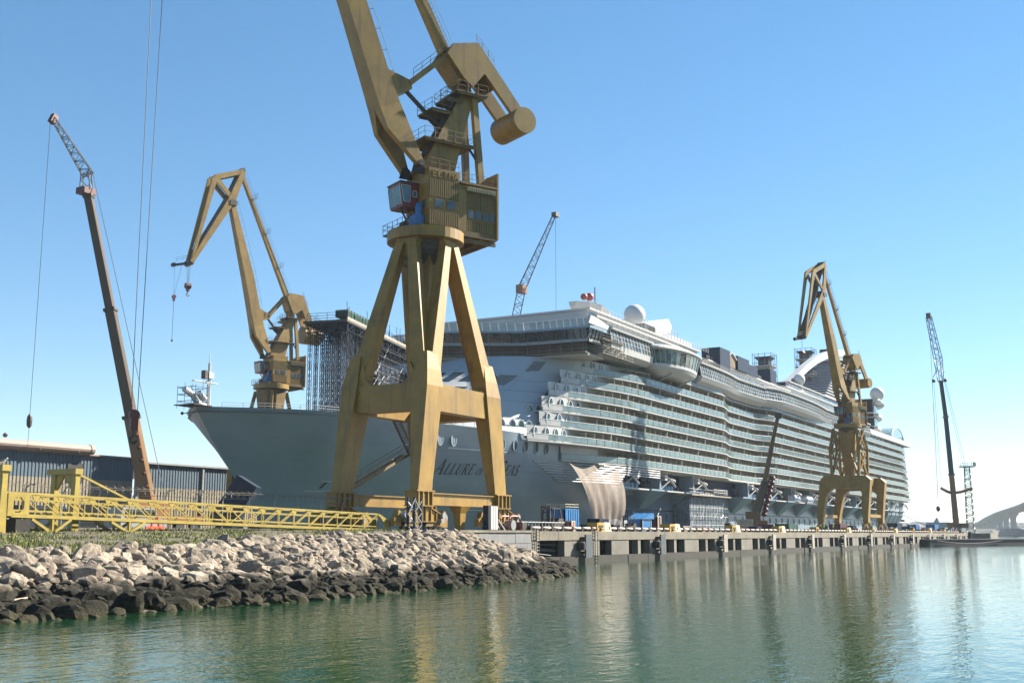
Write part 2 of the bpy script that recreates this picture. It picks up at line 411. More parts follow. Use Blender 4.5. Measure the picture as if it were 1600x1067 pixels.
# ladders
for i, (x, lab) in enumerate(((.35,'iron ladder at the end of the solid block wall'),(13.9,'dark iron ladder reaching below the waterline between openings'),(150,'distant iron ladder near the far fenders'))):
    l = thing('quay_ladder', lab, 'ladder', (x,-.3,0), 'ladders on the quay')
    MB().tube((x-.28,-.3,-.6),(x-.28,-.3,3.6),.04).tube((x+.28,-.3,-.6),(x+.28,-.3,3.6),.04).build('stile', DARKST, l)
    mb = MB()
    for j in range(12): mb.tube((x-.28,-.3,-.2+j*.32),(x+.28,-.3,-.2+j*.32),.03)
    mb.build('rung', DARKST, l)
# pale service pipe on the quay edge
pp = thing('quay_edge_pipe', 'pale service pipe on dark saddles running along the quay edge', 'pipe', (-.5,.45,DZ))
sp = MB().tube((.06,.45,3.62),(2.28,.45,3.62),.13,8).mesh('pipe_length', PIPE, True); cl = MB().box(-.12,.12,.26,.64,DZ+.03,3.8).mesh('pipe_saddle', BLACK)
for i in range(118):
    link('pipe_length', sp, pp, loc=(i*2.34,0,0)); link('pipe_saddle', cl, pp, loc=(i*2.34,0,0))
# crane rails
for y, nm in ((3.1,'crane_rail'),(12.1,'crane_rail')):
    mb = MB(); mb.box(-16,288,y-.05,y+.05,DZ-.01,DZ+.12); o = mb.build(nm, DARKST, pave)

# ---------------------------------------------------------------- far shore, bridge, hills
mb = MB(); rr = random.Random(11)
dirF = Vector((math.cos(HEAD), math.sin(HEAD), 0)); dirR = Vector((math.sin(HEAD), -math.cos(HEAD), 0)); CP = Vector((-101.5,-54.2,0))
def cw(X, Y, z=0): p = CP + dirR*X + dirF*Y; return Vector((p.x, p.y, z))
def shore(Ya, Xa, Xb, dep, h, seed, name):
    rr = random.Random(seed); mb = MB(); n = 240; rows = []
    for j, (dy, f) in enumerate(((0,0),(3,.35),(14,.8),(40,1),(dep*.5,1.05),(dep,0))):
        rows.append([cw(Xa+(Xb-Xa)*i/n, Ya+dy+12*noise.noise((i*.09,seed,0)), -.6 + f*h*(.75+.5*noise.noise((i*.23,j*.3,seed))+.25*noise.noise((i*.9,j,seed)))) for i in range(n+1)])
    mb.loft(rows, closed=False, caps=False); return mb.build(name, SHORE, kind='structure')
shore(1500, 430, 1500, 420, 10.5, 5, 'far_shore')
shore(3300, 900, 2600, 700, 38, 9, 'hills')
# concrete viaduct climbing towards a cable stayed span outside the frame
def bp(t): X, Y = 720+356*t, 1620+1080*t; return X, Y, interp([(-1.2,62),(-.6,56),(0,42),(.36,38.5),(.6,33),(.97,20),(1.25,9)], t)
br = thing('road_bridge', 'pale concrete viaduct curving up to the right on slender piers across the bay', 'bridge', cw(*bp(0)[:2], 0))
mb = MB(); rings = []
for i in range(47):
    t = -1.2 + 2.45*i/46; X, Y, z = bp(t); c = cw(X, Y, z); a = cw(*bp(t+.01)); d = (a-c); sd = Vector((d.y,-d.x,0)).normalized()
    rings.append([c+sd*o+Vector((0,0,h)) for o, h in ((-15,0),(-15,-1.4),(-7,-4.5),(7,-4.5),(15,-1.4),(15,0),(14.5,1.2),(-14.5,1.2))])
mb.loft(rings); mb.build('deck', BRIDGEC, br)
for t in (-1.05,-.85,-.25,.0,.217,.33,.44,.55,.66,.77,.88,.99):
    X, Y, z = bp(t); c = cw(X, Y, 0); a = cw(*bp(t+.01)[:2]); d = (a-c).normalized(); sd = Vector((d.y,-d.x,0)); mb = MB()
    mb.loft([[c+sd*(sx*ww)+d*(sy*2.2)+Vector((0,0,h)) for sx, sy in ((-1,-1),(1,-1),(1,1),(-1,1))] for h, ww in ((-2,4),(z-16,4),(z-9,5.5),(z-4.6,10))])
    mb.build('pier', BRIDGEC, br)
# ---------------------------------------------------------------- haze
hz = bpy.data.materials.new('haze_volume'); hz.use_nodes = True; n_ = hz.node_tree; n_.nodes.clear()
ho = n_.nodes.new('ShaderNodeOutputMaterial'); hv = n_.nodes.new('ShaderNodeVolumePrincipled')
hv.inputs['Color'].default_value = (.80,.90,1,1); hv.inputs['Density'].default_value = .0001; hv.inputs['Anisotropy'].default_value = 0
n_.links.new(hv.outputs[0], ho.inputs['Volume'])
HAZE_ON = True
if HAZE_ON:
    mb = MB(); mb.box(-6100,6100,-6100,6100,-5,97); mb.build('haze', hz, kind='stuff')
# ================================================================ the cruise ship
YC = 65.5                                     # centre line of the ship
ship = thing('cruise_ship', 'huge white cruise ship lying in the dock with long rows of glass balconies', 'cruise ship', (17,YC,0))
def stem(z): return 19.8+max(0,20.5-z)*.93 if z > 4 else 19.8+16.5*.93-(4-z)*.5
HB = {20.5: [(0,0),(.8,1.5),(2.2,3.3),(6.6,8.2),(12.3,12.8),(24,15.8),(36,17.9),(51.5,21.6),(66,22.4),(90,22.5),(400,22.5)],
      16.8: [(0,0),(.8,1.0),(2.2,2.5),(6.6,6.6),(12.3,11.0),(24,14.4),(36,17.2),(51.5,21.2),(66,22.4),(90,22.5),(400,22.5)],
      12.0: [(0,0),(3,2.6),(10,7),(22,12),(36,16.2),(50,19.8),(64,22.2),(76,22.5),(400,22.5)],
      6.0:  [(0,0),(4,2),(12,5),(24,9),(38,13.5),(52,17.8),(66,21),(82,22.5),(400,22.5)],
      -1.5: [(0,0),(4,1.8),(14,4.2),(28,8),(42,12.2),(56,17),(72,21),(88,22.5),(400,22.5)]}
ZK = sorted(HB)
def hb(s, z):
    z = max(ZK[0], min(ZK[-1], z)); t = s-stem(z)
    for a, b in zip(ZK, ZK[1:]):
        if z <= b:
            f = (z-a)/(b-a); return interp(HB[a],t)*(1-f)+interp(HB[b],t)*f
zs = [-1.5,1,3,5,6,8,10,12,13.5,15,16.2,16.8,17.2,19,20.5]
ss = [0,.15,.5,1,1.6,2.5,3.5,5,7,9,12,15,18,22,26,30,34,38,42,46,50,54,60,66,72,78,86]
XE = 398
mb = MB()
for side in (-1, 1):
    rows = []
    for z in zs:
        r = [(stem(z)+s, YC+side*hb(stem(z)+s,z), z+.5*max(0,(z-16.8)/3.7)*max(0,1-s/72)) for s in ss]
        for x in (110,160,210,260,310,360,385): r.append((x, YC+side*22.5, z))
        r.append((XE+max(0,z-4)*.75, YC+side*22.0, z)); rows.append(r)
    mb.loft(rows, closed=False, caps=False)
# transom and foredeck
mb.loft([[(XE+max(0,z-4)*.75, YC+s*22, z) for s in (-1,-.5,0,.5,1)] for z in zs], closed=False, caps=False)
dk = [(stem(20.5)+s, 20.3) for s in ss]
mb.loft([[(x, YC+k*hb(x,20.4), 20.3) for x, _ in dk]+[(100, YC+k*22.4, 20.3)] for k in (-.985,-.5,0,.5,.985)], closed=False, caps=False)
hull = mb.build('hull', HULL, ship, smooth=True, fix=True)
for p in hull.data.polygons: p.use_smooth = True
# bulwark rounding at the stem head and rubbing strakes
mb = MB()
for zz, x0 in ((8.1, 108),):
    mb.box(x0, 396, YC-22.72, YC-22.5, zz-.1, zz+.1)
mb.build('rubbing_strake', DARKST, ship)
mb = MB()
for i, z in enumerate((9.4, 13.9, 17.0)):
    pts = [(stem(z)+s, YC-hb(stem(z)+s,z)-.015, z) for s in ss[6:]]
    mb.path(pts, .025, 4)
mb.build('plate_seam', HULL, ship)
# ship name in serif italic capitals, fitted to the flare
def stroke(pts, t): return (pts, t)
def arc(cx, cy, rx, ry, a0, a1, n=9): return [(cx+rx*math.cos(math.radians(a0+(a1-a0)*i/n)), cy+ry*math.sin(math.radians(a0+(a1-a0)*i/n))) for i in range(n+1)]
GL = {
 'A': (.78, [([(.02,0),(.40,1)],.055),([(.38,1),(.66,0)],.14),([(.18,.36),(.53,.36)],.05),([(-.06,.02),(.14,.02)],.04),([(.52,.02),(.78,.02)],.04)]),
 'L': (.62, [([(.16,0),(.16,1)],.14),([(.04,.98),(.30,.98)],.04),([(.04,.025),(.56,.025)],.05),([(.55,0),(.59,.24)],.05)]),
 'U': (.78, [([(.16,1),(.16,.34)]+arc(.37,.3,.21,.27,180,270,5),.13),(arc(.37,.3,.25,.28,270,360,5)+[(.62,1)],.05),([(.03,.98),(.31,.98)],.04),([(.50,.98),(.75,.98)],.04)]),
 'R': (.74, [([(.16,0),(.16,1)],.14),([(.16,.965),(.36,.965)]+arc(.36,.73,.2,.235,90,-90,8)+[(.16,.495)],.075),([(.33,.49),(.62,.02)],.13),([(.04,.98),(.2,.98)],.04),([(.03,.02),(.31,.02)],.04),([(.55,.02),(.76,.02)],.04)]),
 'E': (.64, [([(.16,0),(.16,1)],.14),([(.04,.975),(.54,.975)],.05),([(.53,1),(.56,.8)],.05),([(.16,.51),(.42,.51)],.05),([(.42,.6),(.42,.42)],.04),([(.04,.025),(.56,.025)],.05),([(.56,0),(.60,.22)],.05)]),
 'S': (.58, [(arc(.29,.74,.19,.22,35,230,9)+[(.30,.50)]+arc(.27,.26,.21,.24,60,-145,9),.115),([(.46,.98),(.46,.76)],.04),([(.06,.24),(.06,.02)],.04)]),
 'O': (.8, [(arc(.38,.5,.32,.47,0,360,18),.1)]),
 'F': (.6, [([(.16,0),(.16,1)],.14),([(.04,.975),(.54,.975)],.05),([(.53,1),(.55,.8)],.05),([(.16,.51),(.42,.51)],.05),([(.04,.02),(.3,.02)],.04)]),
 'T': (.64, [([(.32,0),(.32,1)],.14),([(.04,.975),(.6,.975)],.05),([(.04,1),(.02,.8)],.05),([(.6,1),(.62,.8)],.05),([(.2,.02),(.44,.02)],.04)]),
 'H': (.82, [([(.16,0),(.16,1)],.13),([(.62,0),(.62,1)],.13),([(.16,.51),(.62,.51)],.05),([(.04,.98),(.28,.98)],.04),([(.5,.98),(.74,.98)],.04),([(.04,.02),(.28,.02)],.04),([(.5,.02),(.74,.02)],.04)])}
def lettering(text, sizes, place, gap=.1, shear=.28):
    """text drawn with broad-nib strokes; place(u, v) maps to 3-D"""
    mb = MB(); u0 = 0
    for ch, h in zip(text, sizes):
        if ch == ' ': u0 += .42*h; continue
        wd, st = GL[ch]
        for pts, t in st:
            P = []
            for (a,b),(c,d) in zip(pts, pts[1:]):
                L = math.hypot(c-a,d-b)*h; k = max(1,int(L/.35))
                P += [(a+(c-a)*i/k, b+(d-b)*i/k) for i in range(k)]
            P.append(pts[-1]); Lf = []; Rt = []
            for i, (a,b) in enumerate(P):
                p0 = P[max(0,i-1)]; p1 = P[min(len(P)-1,i+1)]; dx, dy = p1[0]-p0[0], p1[1]-p0[1]; l = math.hypot(dx,dy) or 1
                t_ = t*1.22; nx_, ny_ = -dy/l*t_/2, dx/l*t_/2
                if dy == 0 and False: pass
                for lst, sg in ((Lf,1),(Rt,-1)):
                    x, y = a+sg*nx_, b+sg*ny_; lst.append(place(u0+(x+shear*y)*h, y*h))
            mb.loft([Lf, Rt], closed=False, caps=False)
        u0 += (wd+gap)*h
    return mb, u0
txt = 'ALLURE OF THE SEAS'; szs = [2.45,1.8,1.8,1.8,1.8,1.8,1.6,1.1,1.1,1.0,1.1,1.1,1.1,1.0,2.45,1.8,1.8,1.8]
_, UL = lettering(txt, szs, lambda u,v: (u,v,0))
NX0, NX1 = 58.9, 78.3
def nplace(u, v):
    x = NX0+u*(NX1-NX0)/UL; z = 12.72+.025*(x-NX0)+v*1.0
    return (x, YC-hb(x,z)-.05, z)
mb, _ = lettering(txt, szs, nplace); mb.build('ship_name', LETTER, ship)
# small marks and fairleads on the bow
mb = MB()
for x, z in ((40.3,9.9),(41.8,11.4),(59.3,9.7),(70.5,7.5),(73.5,7.5)):
    y = YC-hb(x,z)-.06; y2 = YC-hb(x+.5,z+1)-.06; mb.quad((x,y,z),(x+.45,YC-hb(x+.45,z)-.06,z),(x+.8,YC-hb(x+.8,z+.95)-.06,z+.95),(x+.35,YC-hb(x+.35,z+.95)-.06,z+.95))
mb.build('draught_mark', LETTER, ship)
mb = MB()
for x0, x1, z in ((38.5,43,9.5),(40,45,11.0),(68,75.5,7.1)):
    mb.path([(x, YC-hb(x,z)-.08, z) for x in (x0,(x0+x1)/2,x1)], .09, 4)
mb.build('hull_ledge', WHITE, ship)
# oval port lights with frames
def porthole(mbf, mbg, c, nrm, rx, rz):
    c = Vector(c); nrm = Vector(nrm).normalized(); a = Vector((0,0,1)).cross(nrm).normalized(); b = nrm.cross(a); n = 14
    o = [c+nrm*.05+a*math.cos(2*PI*i/n)*rx+b*math.sin(2*PI*i/n)*rz for i in range(n)]
    mbg.add(o, [tuple(range(n))])
    r0 = [c+nrm*.0+a*math.cos(2*PI*i/n)*(rx+.22)+b*math.sin(2*PI*i/n)*(rz+.22) for i in range(n)]
    r1 = [p+nrm*.12 for p in r0]; r2 = [c+nrm*.12+a*math.cos(2*PI*i/n)*rx+b*math.sin(2*PI*i/n)*rz for i in range(n)]
    mbf.loft([r0,r1,r2,o], caps=False)
    mbg.hexa([c+nrm*k-a*.05*j-b*rz*l for k, j, l in ((.06,1,1),(.06,-1,1),(.09,-1,1),(.09,1,1),(.06,1,-1),(.06,-1,-1),(.09,-1,-1),(.09,1,-1))])
def add_port(c, nrm, rx, rz, fm=None, gm=None):
    f, g = MB(), MB(); porthole(f, g, c, nrm, rx, rz)
    fo = f.build('porthole', fm or WHITE, ship); g.build('pane', gm or GLT, fo)
for x in (57.5,60.5,72,75.5,79,82.5,86): add_port((x, YC-hb(x,18.4)-.02, 18.4), (-.12,-1,-.02), .55, .95, HULL, HULL if x < 70 else FENDG)
for i in range(46):
    x = 113+i*6.1
    if 165 < x < 182 or x > 392: continue
    add_port((x, YC-22.51, 6.7), (0,-1,0), .45, .8, HULL, GLD)

# ---------------------------------------------------------------- balcony decks
PITCHZ = 2.88; Z0 = 16.35
def yb(x, x0):                                 # outer edge of the balconies in plan
    y = 37.5 + 2.3*sstep(168,182,x) - 2.7*sstep(200,212,x) + 5.0*max(0, 1-(x-x0)/27)**1.8
    return y + 1.0*sstep(385,415,x)
starts = [91, 77.5, 82.5, 83.5, 86, 91, 97.5, 112]
endsx = [411,410,408.5,407,405.5,404,402.5,401]
for i in range(8):
    z = Z0+PITCHZ*i; x0, x1 = starts[i], endsx[i]
    xs = [x0 + (x1-x0)*(k/130)**1.0 for k in range(131)]
    mb = MB(); rings = []
    for x in xs:
        y = yb(x, x0); rings.append([(x,y,z),(x,y,z+.24),(x,max(y+2.3,44),z+.24),(x,max(y+2.3,44),z+.02)])
    mb.loft(rings); d = mb.build('balcony_deck', WHITE, ship)
    solid = 3 if 1 <= i <= 6 else 0
    mb = MB(); rail = MB(); wallm = MB(); div = MB(); door = MB(); par = MB(); post = MB(); wfront = MB()
    step = 3.02; k = 0; x = x0+1.2
    L0 = [(q, yb(q,x0)+.10) for q in xs]
    for (a, ya), (b, yb_) in zip(L0, L0[1:]):
        (par if a < x0+solid else mb).hexa([(a,ya,z+.36),(b,yb_,z+.36),(b,yb_+.04,z+.36),(a,ya+.04,z+.36),(a,ya,z+1.4),(b,yb_,z+1.4),(b,yb_+.04,z+1.4),(a,ya+.04,z+1.4)])
        rail.tube((a,ya,z+1.45),(b,yb_,z+1.45),.05,4)
        wa, wb = yb(a,x0)+.35+1.8*sstep(x0+3,x0+17,a)*(1 if i < 7 else 1), yb(b,x0)+.35+1.8*sstep(x0+3,x0+17,b); (wfront if b < x0+13 else wallm).quad((a,wa,z+.24),(b,wb,z+.24),(b,wb,z+PITCHZ),(a,wa,z+PITCHZ))
    while x < x1-.5:
        y = yb(x, x0)
        if x > x0+14:
            div.box(x-.05,x+.05,y+.45,y+2.14,z+.35,z+2.5); rail.tube((x,y+.1,z+.34),(x,y+.1,z+1.45),.05,4)
            yy = yb(x+1.5,x0)+2.10
            door.box(x+.35,x+2.0,yy-.03,yy+.02,z+.4,z+2.35)
            if k % 4 == 0: post.tube((x,y+.25,z+.34),(x,y+.25,z+PITCHZ),.09,5)
        x += step; k += 1
    mb.build('glass_balustrade', GLB, d); rail.build('handrail', WHITE, d); wallm.build('cabin_wall', KHAKI, d)
    div.build('cabin_divider', KHAKI, d, kind='stuff'); door.build('balcony_door', GLD, d, kind='stuff'); par.build('solid_parapet', WHITE, d); wfront.build('front_wall', WHITE, d); post.build('deck_post', WHITE, d)
# mass of the superstructure behind the balconies
mb = MB(); mb.box(98, 400, 44.02, YC+26, 16, 39.3); mb.build('superstructure', WHITE, ship)

# ---------------------------------------------------------------- curved white front below the bridge
def front(z, wv):
    xf = interp([(20.3,57),(26,66),(31,76),(36.4,85)], z); xe = interp([(20.3,79),(24,86),(29,92),(33,97),(36.4,97)], z)
    return xf + (xe-xf)*abs(wv)**2.6
HWF = lambda z: interp([(20.3,22.3),(30,22.6),(36.4,23.4)], z)
ZF = [20.3,22,23.5,25,26.5,28,29.5,31,32.5,34,35.2,36.4]
def fpt(z, wv): return (front(z,wv), YC-HWF(z)*wv, z)
mb = MB(); W_ = [-1+2*i/48 for i in range(49)]
mb.loft([[ (104, YC+HWF(z), z)]+[fpt(z,wv) for wv in W_]+[(104, YC-HWF(z), z)] for z in ZF], closed=False, caps=False)
fr = mb.build('forward_superstructure', WHITED, ship, smooth=True, fix=True)
mb = MB()
for z in (22.4,24.6,26.8,29,31.2,33.4): mb.path([Vector(fpt(z,wv))+V(-.015,-.015,0) for wv in W_], .035, 4)
for wv in (.28,.74): mb.path([Vector(fpt(z,wv))+V(-.02,-.01,0) for z in ZF[1:]], .035, 4)
mb.build('plate_seam', TIN, fr)
def fquad(name, z, wv, dz, dw, m, lou=False, lean=0):
    mb = MB(); q = []
    for zz, ww in ((z,wv),(z,wv+dw),(z+dz,wv+dw+lean),(z+dz,wv+lean)): p = Vector(fpt(zz,ww)); q.append(p)
    n = (q[1]-q[0]).cross(q[3]-q[0]).normalized()
    if n.x > 0: n = -n
    mb.hexa([p-n*.1 for p in q]+[p+n*.08 for p in q]); o = mb.build(name, m, fr)
    if lou:
        mb = MB()
        for i in range(9): t = (i+.5)/9; mb.bar(q[0].lerp(q[3],t)+n*.12, q[1].lerp(q[2],t)+n*.12, .05, .09)
        mb.build('louvre', TIN, o)
for z in (27.2, 30.6):
    for k in range(5): fquad('slanted_window', z, -.16+.15*k-.05, 2.1, .085, GLD, lean=.035)
fquad('vent_grille', 30.0, .60, 2.2, .10, FENDG, True, .02); fquad('vent_grille', 33.0, .74, 2.4, .07, FENDG, True, .02)
rowsP = [(21.9, (.80,.86,.905,.94,.97)), (25.2,(.915,.95,.98)), (28.0,(.945,.975)), (30.6,(.97,))]
for z, ws in rowsP:
    for wv in ws:
        p = Vector(fpt(z,wv)); t = Vector(fpt(z,min(.999,wv+.02)))-Vector(fpt(z,wv-.02)); n = Vector((t.y,-t.x,0)); n = -n if n.y > 0 else n
        add_port(p, n, .62, 1.05)
for i in range(1,7):
    z = Z0+PITCHZ*i; x0 = starts[i]
    for k in range(4):
        x = x0+2.2+k*2.9; y = yb(x,x0)+.33+1.8*sstep(x0+3,x0+17,x)
        add_port((x, y, z+1.6), (-.1,-1,0), .6, 1.0)
# white fins between the corner ports
for i in range(2,7):
    z = Z0+PITCHZ*i; x = starts[i]
    mb = MB(); mb.prism([(x+.6,z),(x+2.6,z),(x+1.4,z-2.4),(x+.6,z-2.5)], 'y', yb(x+1,x)+.1, yb(x+1,x)+.3); mb.build('deck_fin', WHITE, ship)
# handle-like davit on the front
mb = MB(); a = Vector(fpt(32.2,.52)); mb.path([a, a+V(-.7,-.3,.3), a+V(-.6,-2,.2), a+V(-.3,-2.8,-.9)], .22, 6); mb.build('rescue_davit', DARKST, ship)

# ---------------------------------------------------------------- bridge with its wings
def bx(y):                                    # plan of the bridge front
    d = abs(y-YC); return interp([(0,83.4),(9,88.4),(14,91.3),(20,91.8),(28,92.2)], d)
YB = [YC-28+56*i/40 for i in range(41)]
def band(name, z0, z1, m, out0=0., out1=0., th=.5, ends=True, par=None):
    mb = MB(); rows = []
    mb.loft([[(bx(y)-out0,y,z0),(bx(y)-out1,y,z1),(bx(y)-out1+th,y,z1),(bx(y)-out0+th,y,z0)] for y in YB])
    if ends:
        for y, sg in ((YC-28,-1),(YC+28,1)):
            mb.hexa([(bx(y),y,z0),(98,y,z0),(98,y-sg*th,z0),(bx(y),y-sg*th,z0),(bx(y)-out1,y+sg*out1,z1),(98+out1,y+sg*out1,z1),(98+out1,y-sg*th,z1),(bx(y),y-sg*th,z1)])
    return mb.build(name, m, par or ship)
mb = MB(); mb.loft([[(bx(y)-.25,y,36.1),(bx(y)-.25,y,36.5),(99,y,36.5),(99,y,36.1)] for y in YB]); mb.build('bridge_wing_soffit', SOFF, ship)
mb = MB(); mb.loft([[(bx(y)+2.2,y,36.5),(bx(y)+2.2,y,39.1),(bx(y)+2.5,y,39.1),(bx(y)+2.5,y,36.5)] for y in YB[1:-1]]); mb.build('timber_lined_front', BROWN, ship)
band('bridge_sill', 38.85, 39.4, TIN); band('bridge_windows', 39.4, 41.2, GLD, 0, .55, .3)
mb = MB()
for y in YB: mb.bar((bx(y)-.06,y,39.4),(bx(y)-.62,y,41.2),.12,.12)
for x in (93.5,95,96.5,98): mb.bar((x,YC-28.1,39.4),(x,YC-28.6,41.2),.12,.12)
mb.build('window_mullion', BLACK, ship)
mb = MB(); mb.loft([[(bx(y)-1.0,y,41.2),(bx(y)-.9,y,41.6),(bx(y)+1.5,y,41.9),(104,y,41.9),(104,y,41.2)] for y in [YC-28.9]+YB+[YC+28.9]]); mb.build('bridge_roof', HULL, ship)
mb = MB(); mb.prism([(90.6,41.95),(91.6,43.6),(95,43.4),(104,42.2),(104,41.9)], 'y', YC-28.95, YC-28.3); mb.build('bridge_wing_cheek', WHITE, ship)
mb = MB(); fr2 = MB()
for a, b in zip(YB, YB[1:]):
    if 49.6 < a < 51.5: continue
    q = [(bx(a)+1.4,a,41.95),(bx(b)+1.4,b,41.95),(bx(b)+.9,b,43.45),(bx(a)+.9,a,43.45)]; mb.add(q,[(0,1,2,3)]); fr2.bar(q[0],q[3],.13,.13)
mb.build('wind_screen', GLS, ship, kind='stuff'); fr2.build('wind_screen_post', WHITE, ship)
# working platforms round the bridge front
mb = MB(); bd = MB()
for y in [YC-27.5+2.3*i for i in range(25)]:
    x = bx(y)-1.0
    for dx in (0,): mb.tube((x,y,36.6),(x,y,41.2 if y > 52 else 39.6),.05,4)
for z in (37.4,38.2,39.0):
    mb.path([(bx(y)-1.0,y,z) for y in YB], .04, 4)
mb.path([(bx(y)-1.0,y,40.4) for y in YB if y > 52], .05, 4)
for y in YB[::2]: mb.tube((bx(y)-1,y,36.6),(bx(y)+2.0,y,36.6),.05,4)
sc = thing('bridge_scaffold', 'tube scaffold with walkway boards across the front of the bridge', 'scaffold', (90,YC,36.5))
mb.build('tube', SCAF, sc, kind='stuff'); 
bd.loft([[(bx(y)-1.3,y,36.62),(bx(y)-1.3,y,36.7),(bx(y)-.1,y,36.7),(bx(y)-.1,y,36.62)] for y in YB]); bd.build('walkway_boards', BOARD, sc)
sd_ = thing('wing_scaffold', 'cluttered scaffold platforms hanging under the port bridge wing', 'scaffold', (101,37,37))
mb = MB(); bd = MB(); rr = random.Random(4)
for z in (36.8,38.3,39.7): 
    x1 = 110 if z < 38 else 105
    bd.box(95,x1,35.7,37.1,z,z+.08); mb.rail([(95,35.7,z),(x1,35.7,z)],1.1,1.6,.035)
for i in range(7): x = 95+i*2.0; mb.tube((x,35.8,36.2),(x,35.8,41.2-.2*i),.04,4)
for i in range(4): x = 95+i*3; mb.tube((x,35.8,36.8),(x+3,35.8,38.3),.035,4)
mb.build('tube', SCAF, sd_, kind='stuff'); bd.build('walkway_boards', BOARD, sd_)

# ---------------------------------------------------------------- upper decks: bulging glass galleries
def gy(x): return 36.4 + .6*math.sin((x-150)/17.) * sstep(150,175,x) + 1.2*sstep(170,185,x) - 1.6*sstep(203,214,x) + 1.2*sstep(250,280,x)
def gallery(xa, xb, z0, lab, step=1.5, base=WHITE, glassm=GLG, bulge=.7):
    xs = [xa+(xb-xa)*i/max(8,int((xb-xa)/3)) for i in range(max(8,int((xb-xa)/3))+1)]
    g = MB(); g.loft([[(x,gy(x)+1.2,z0-.9),(x,gy(x)-.1,z0-.1),(x,gy(x)-bulge,z0+.9),(x,gy(x)-.3,z0+1.15),(x,44,z0+1.15),(x,44,z0-.9)] for x in xs]); b = g.build('gallery_base', base, ship, smooth=False)
    g = MB(); g.loft([[(x,gy(x)-.3,z0+1.15),(x,gy(x)+.15,z0+3.9),(x,gy(x)+.25,z0+3.9),(x,gy(x)-.2,z0+1.15)] for x in xs]); g.build('gallery_glazing', glassm, b)
    g = MB(); x = xa
    while x <= xb+.01: g.bar((x,gy(x)-.36,z0+1.15),(x,gy(x)+.09,z0+3.9),.13,.13); x += step
    for t in (.33,.66): g.path([(x,gy(x)-.36+.45*t,z0+1.15+2.75*t) for x in xs], .06, 4)
    g.build('mullion', WHITE, b)
    g = MB(); g.loft([[(x,gy(x)-.45,z0+3.9),(x,gy(x)-.55,z0+4.3),(x,gy(x)+.6,z0+4.75),(x,46,z0+4.75),(x,46,z0+3.9)] for x in xs]); g.build('gallery_roof', WHITE, b)
    g = MB(); g.rail([(x,gy(x)+.8,z0+4.75) for x in xs], 1.1, 1.5, .04, 3); g.build('deck_rail', WHITE, b)
    return b
gallery(100, 121, 38.3, '', 1.6, bulge=.25); gallery(150, 204, 38.0, '', 1.5); gallery(204, 272, 38.2, '', 1.5); gallery(272, 330, 38.4, '', 1.6)
# dark gap and deck under the galleries
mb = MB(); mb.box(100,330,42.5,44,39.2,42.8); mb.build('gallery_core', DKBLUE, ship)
# oval lounge pod hung off the side
def pod(cx, cy, rx, ry):
    def ring(k, z): return [(cx+rx*k*math.cos(2*PI*i/36), cy+ry*k*math.sin(2*PI*i/36), z) for i in range(36)]
    b = MB().loft([ring(.55,36.3),ring(.82,37.2),ring(.90,37.9),ring(.905,38.5)]).build('pod_base', WHITE, ship, smooth=False)
    MB().loft([ring(.90,38.5),ring(1.0,41.3)], caps=False).build('pod_glazing', GLG, b)
    g = MB()
    for i in range(36): 
        a = 2*PI*i/36; g.bar((cx+rx*.905*math.cos(a),cy+ry*.905*math.sin(a),38.5),(cx+rx*1.005*math.cos(a),cy+ry*1.005*math.sin(a),41.3),.13)
    g.build('mullion', WHITE, b)
    MB().loft([ring(1.0,41.3),ring(1.08,41.6),ring(1.07,41.95),ring(.85,42.6),ring(.55,43.1),ring(.1,43.3)]).build('pod_roof', WHITE, b)
    g = MB()
    for sx in (-.45,.45): g.tube((cx+rx*sx,cy-ry*.6,36.7),(cx+rx*sx*.8,cy+2.5,34.4),.14,6)
    g.build('pod_strut', WHITE, b)
pod(134, 37.8, 13.5, 5.2)
mb = MB(); mb.box(146.5,149.8,37,41,38.6,41.6); mb.build('timber_screen', BROWN, ship)
# inboard upper decks and deck houses (white, with glazed strips)
def house(name, xa, xb, ya, z0, z1, m=WHITE, win=None, roof=.35):
    b = MB().box(xa,xb,ya,2*YC-ya,z0,z1).build(name, m, ship)
    if win: MB().box(xa+.4,xb-.4,ya-.05,ya+.02,win[0],win[1]).build('glazed_strip', GLG, b)
    if roof: MB().box(xa-.6,xb+.6,ya-.8,2*YC-ya+.8,z1,z1+roof).build('roof_edge', WHITE, b)
    return b
house('upper_deck', 98, 400, 43.2, 39.3, 42.9, WHITE, None, 0)
house('deck_house', 104, 150, 41.5, 42.95, 45.6, WHITE, (43.4,45.2)); house('deck_house', 108, 172, 45, 45.95, 48.2, WHITE, (46.2,47.9))
house('deck_house', 176, 250, 44, 42.95, 46.4, WHITE, (43.6,46)); house('deck_house', 250, 345, 45, 42.95, 48.0, WHITE, (45,47.6)); 
mb = MB()
for xa, y, z in ((104,41.2,45.95),(108,44.6,48.55),(176,43.8,46.75),(250,44.6,48.35)): mb.rail([(xa,y,z),(xa+46,y,z)],1.1,1.8,.04,3)
mb.build('deck_rail', WHITE, ship)
for bx_ in ((181,189,42,47,43,50.6),(197,207,42.5,49,46.7,50.5),(150,157,50,56,48,52.6),(208,216,43,47,46.7,49.6),(232,238,44,48,46.7,51.3)): MB().box(*bx_).build('dark_blue_deck_house', DKBLUE, ship)
mb = MB(); mb.prism([(190,46.8),(190,49.0),(193,50.4),(196.5,49.0),(196.5,46.8)],'y',43,48); mb.build('small_gabled_house', BROWN, ship)
mb = MB(); mb.prism([(189.4,49.0),(193,50.7),(197.1,49.0),(197.1,49.3),(193,51.0),(189.4,49.3)],'y',42.6,48.4); mb.build('small_gabled_roof', WHITE, ship)
mb = MB(); mb.prism([(178,58.0),(179,58.4),(196.5,62.3),(199,60.6),(198,58.4),(180,56.4)],'y',62,68); mb.build('slide_chute', RADOME, ship)
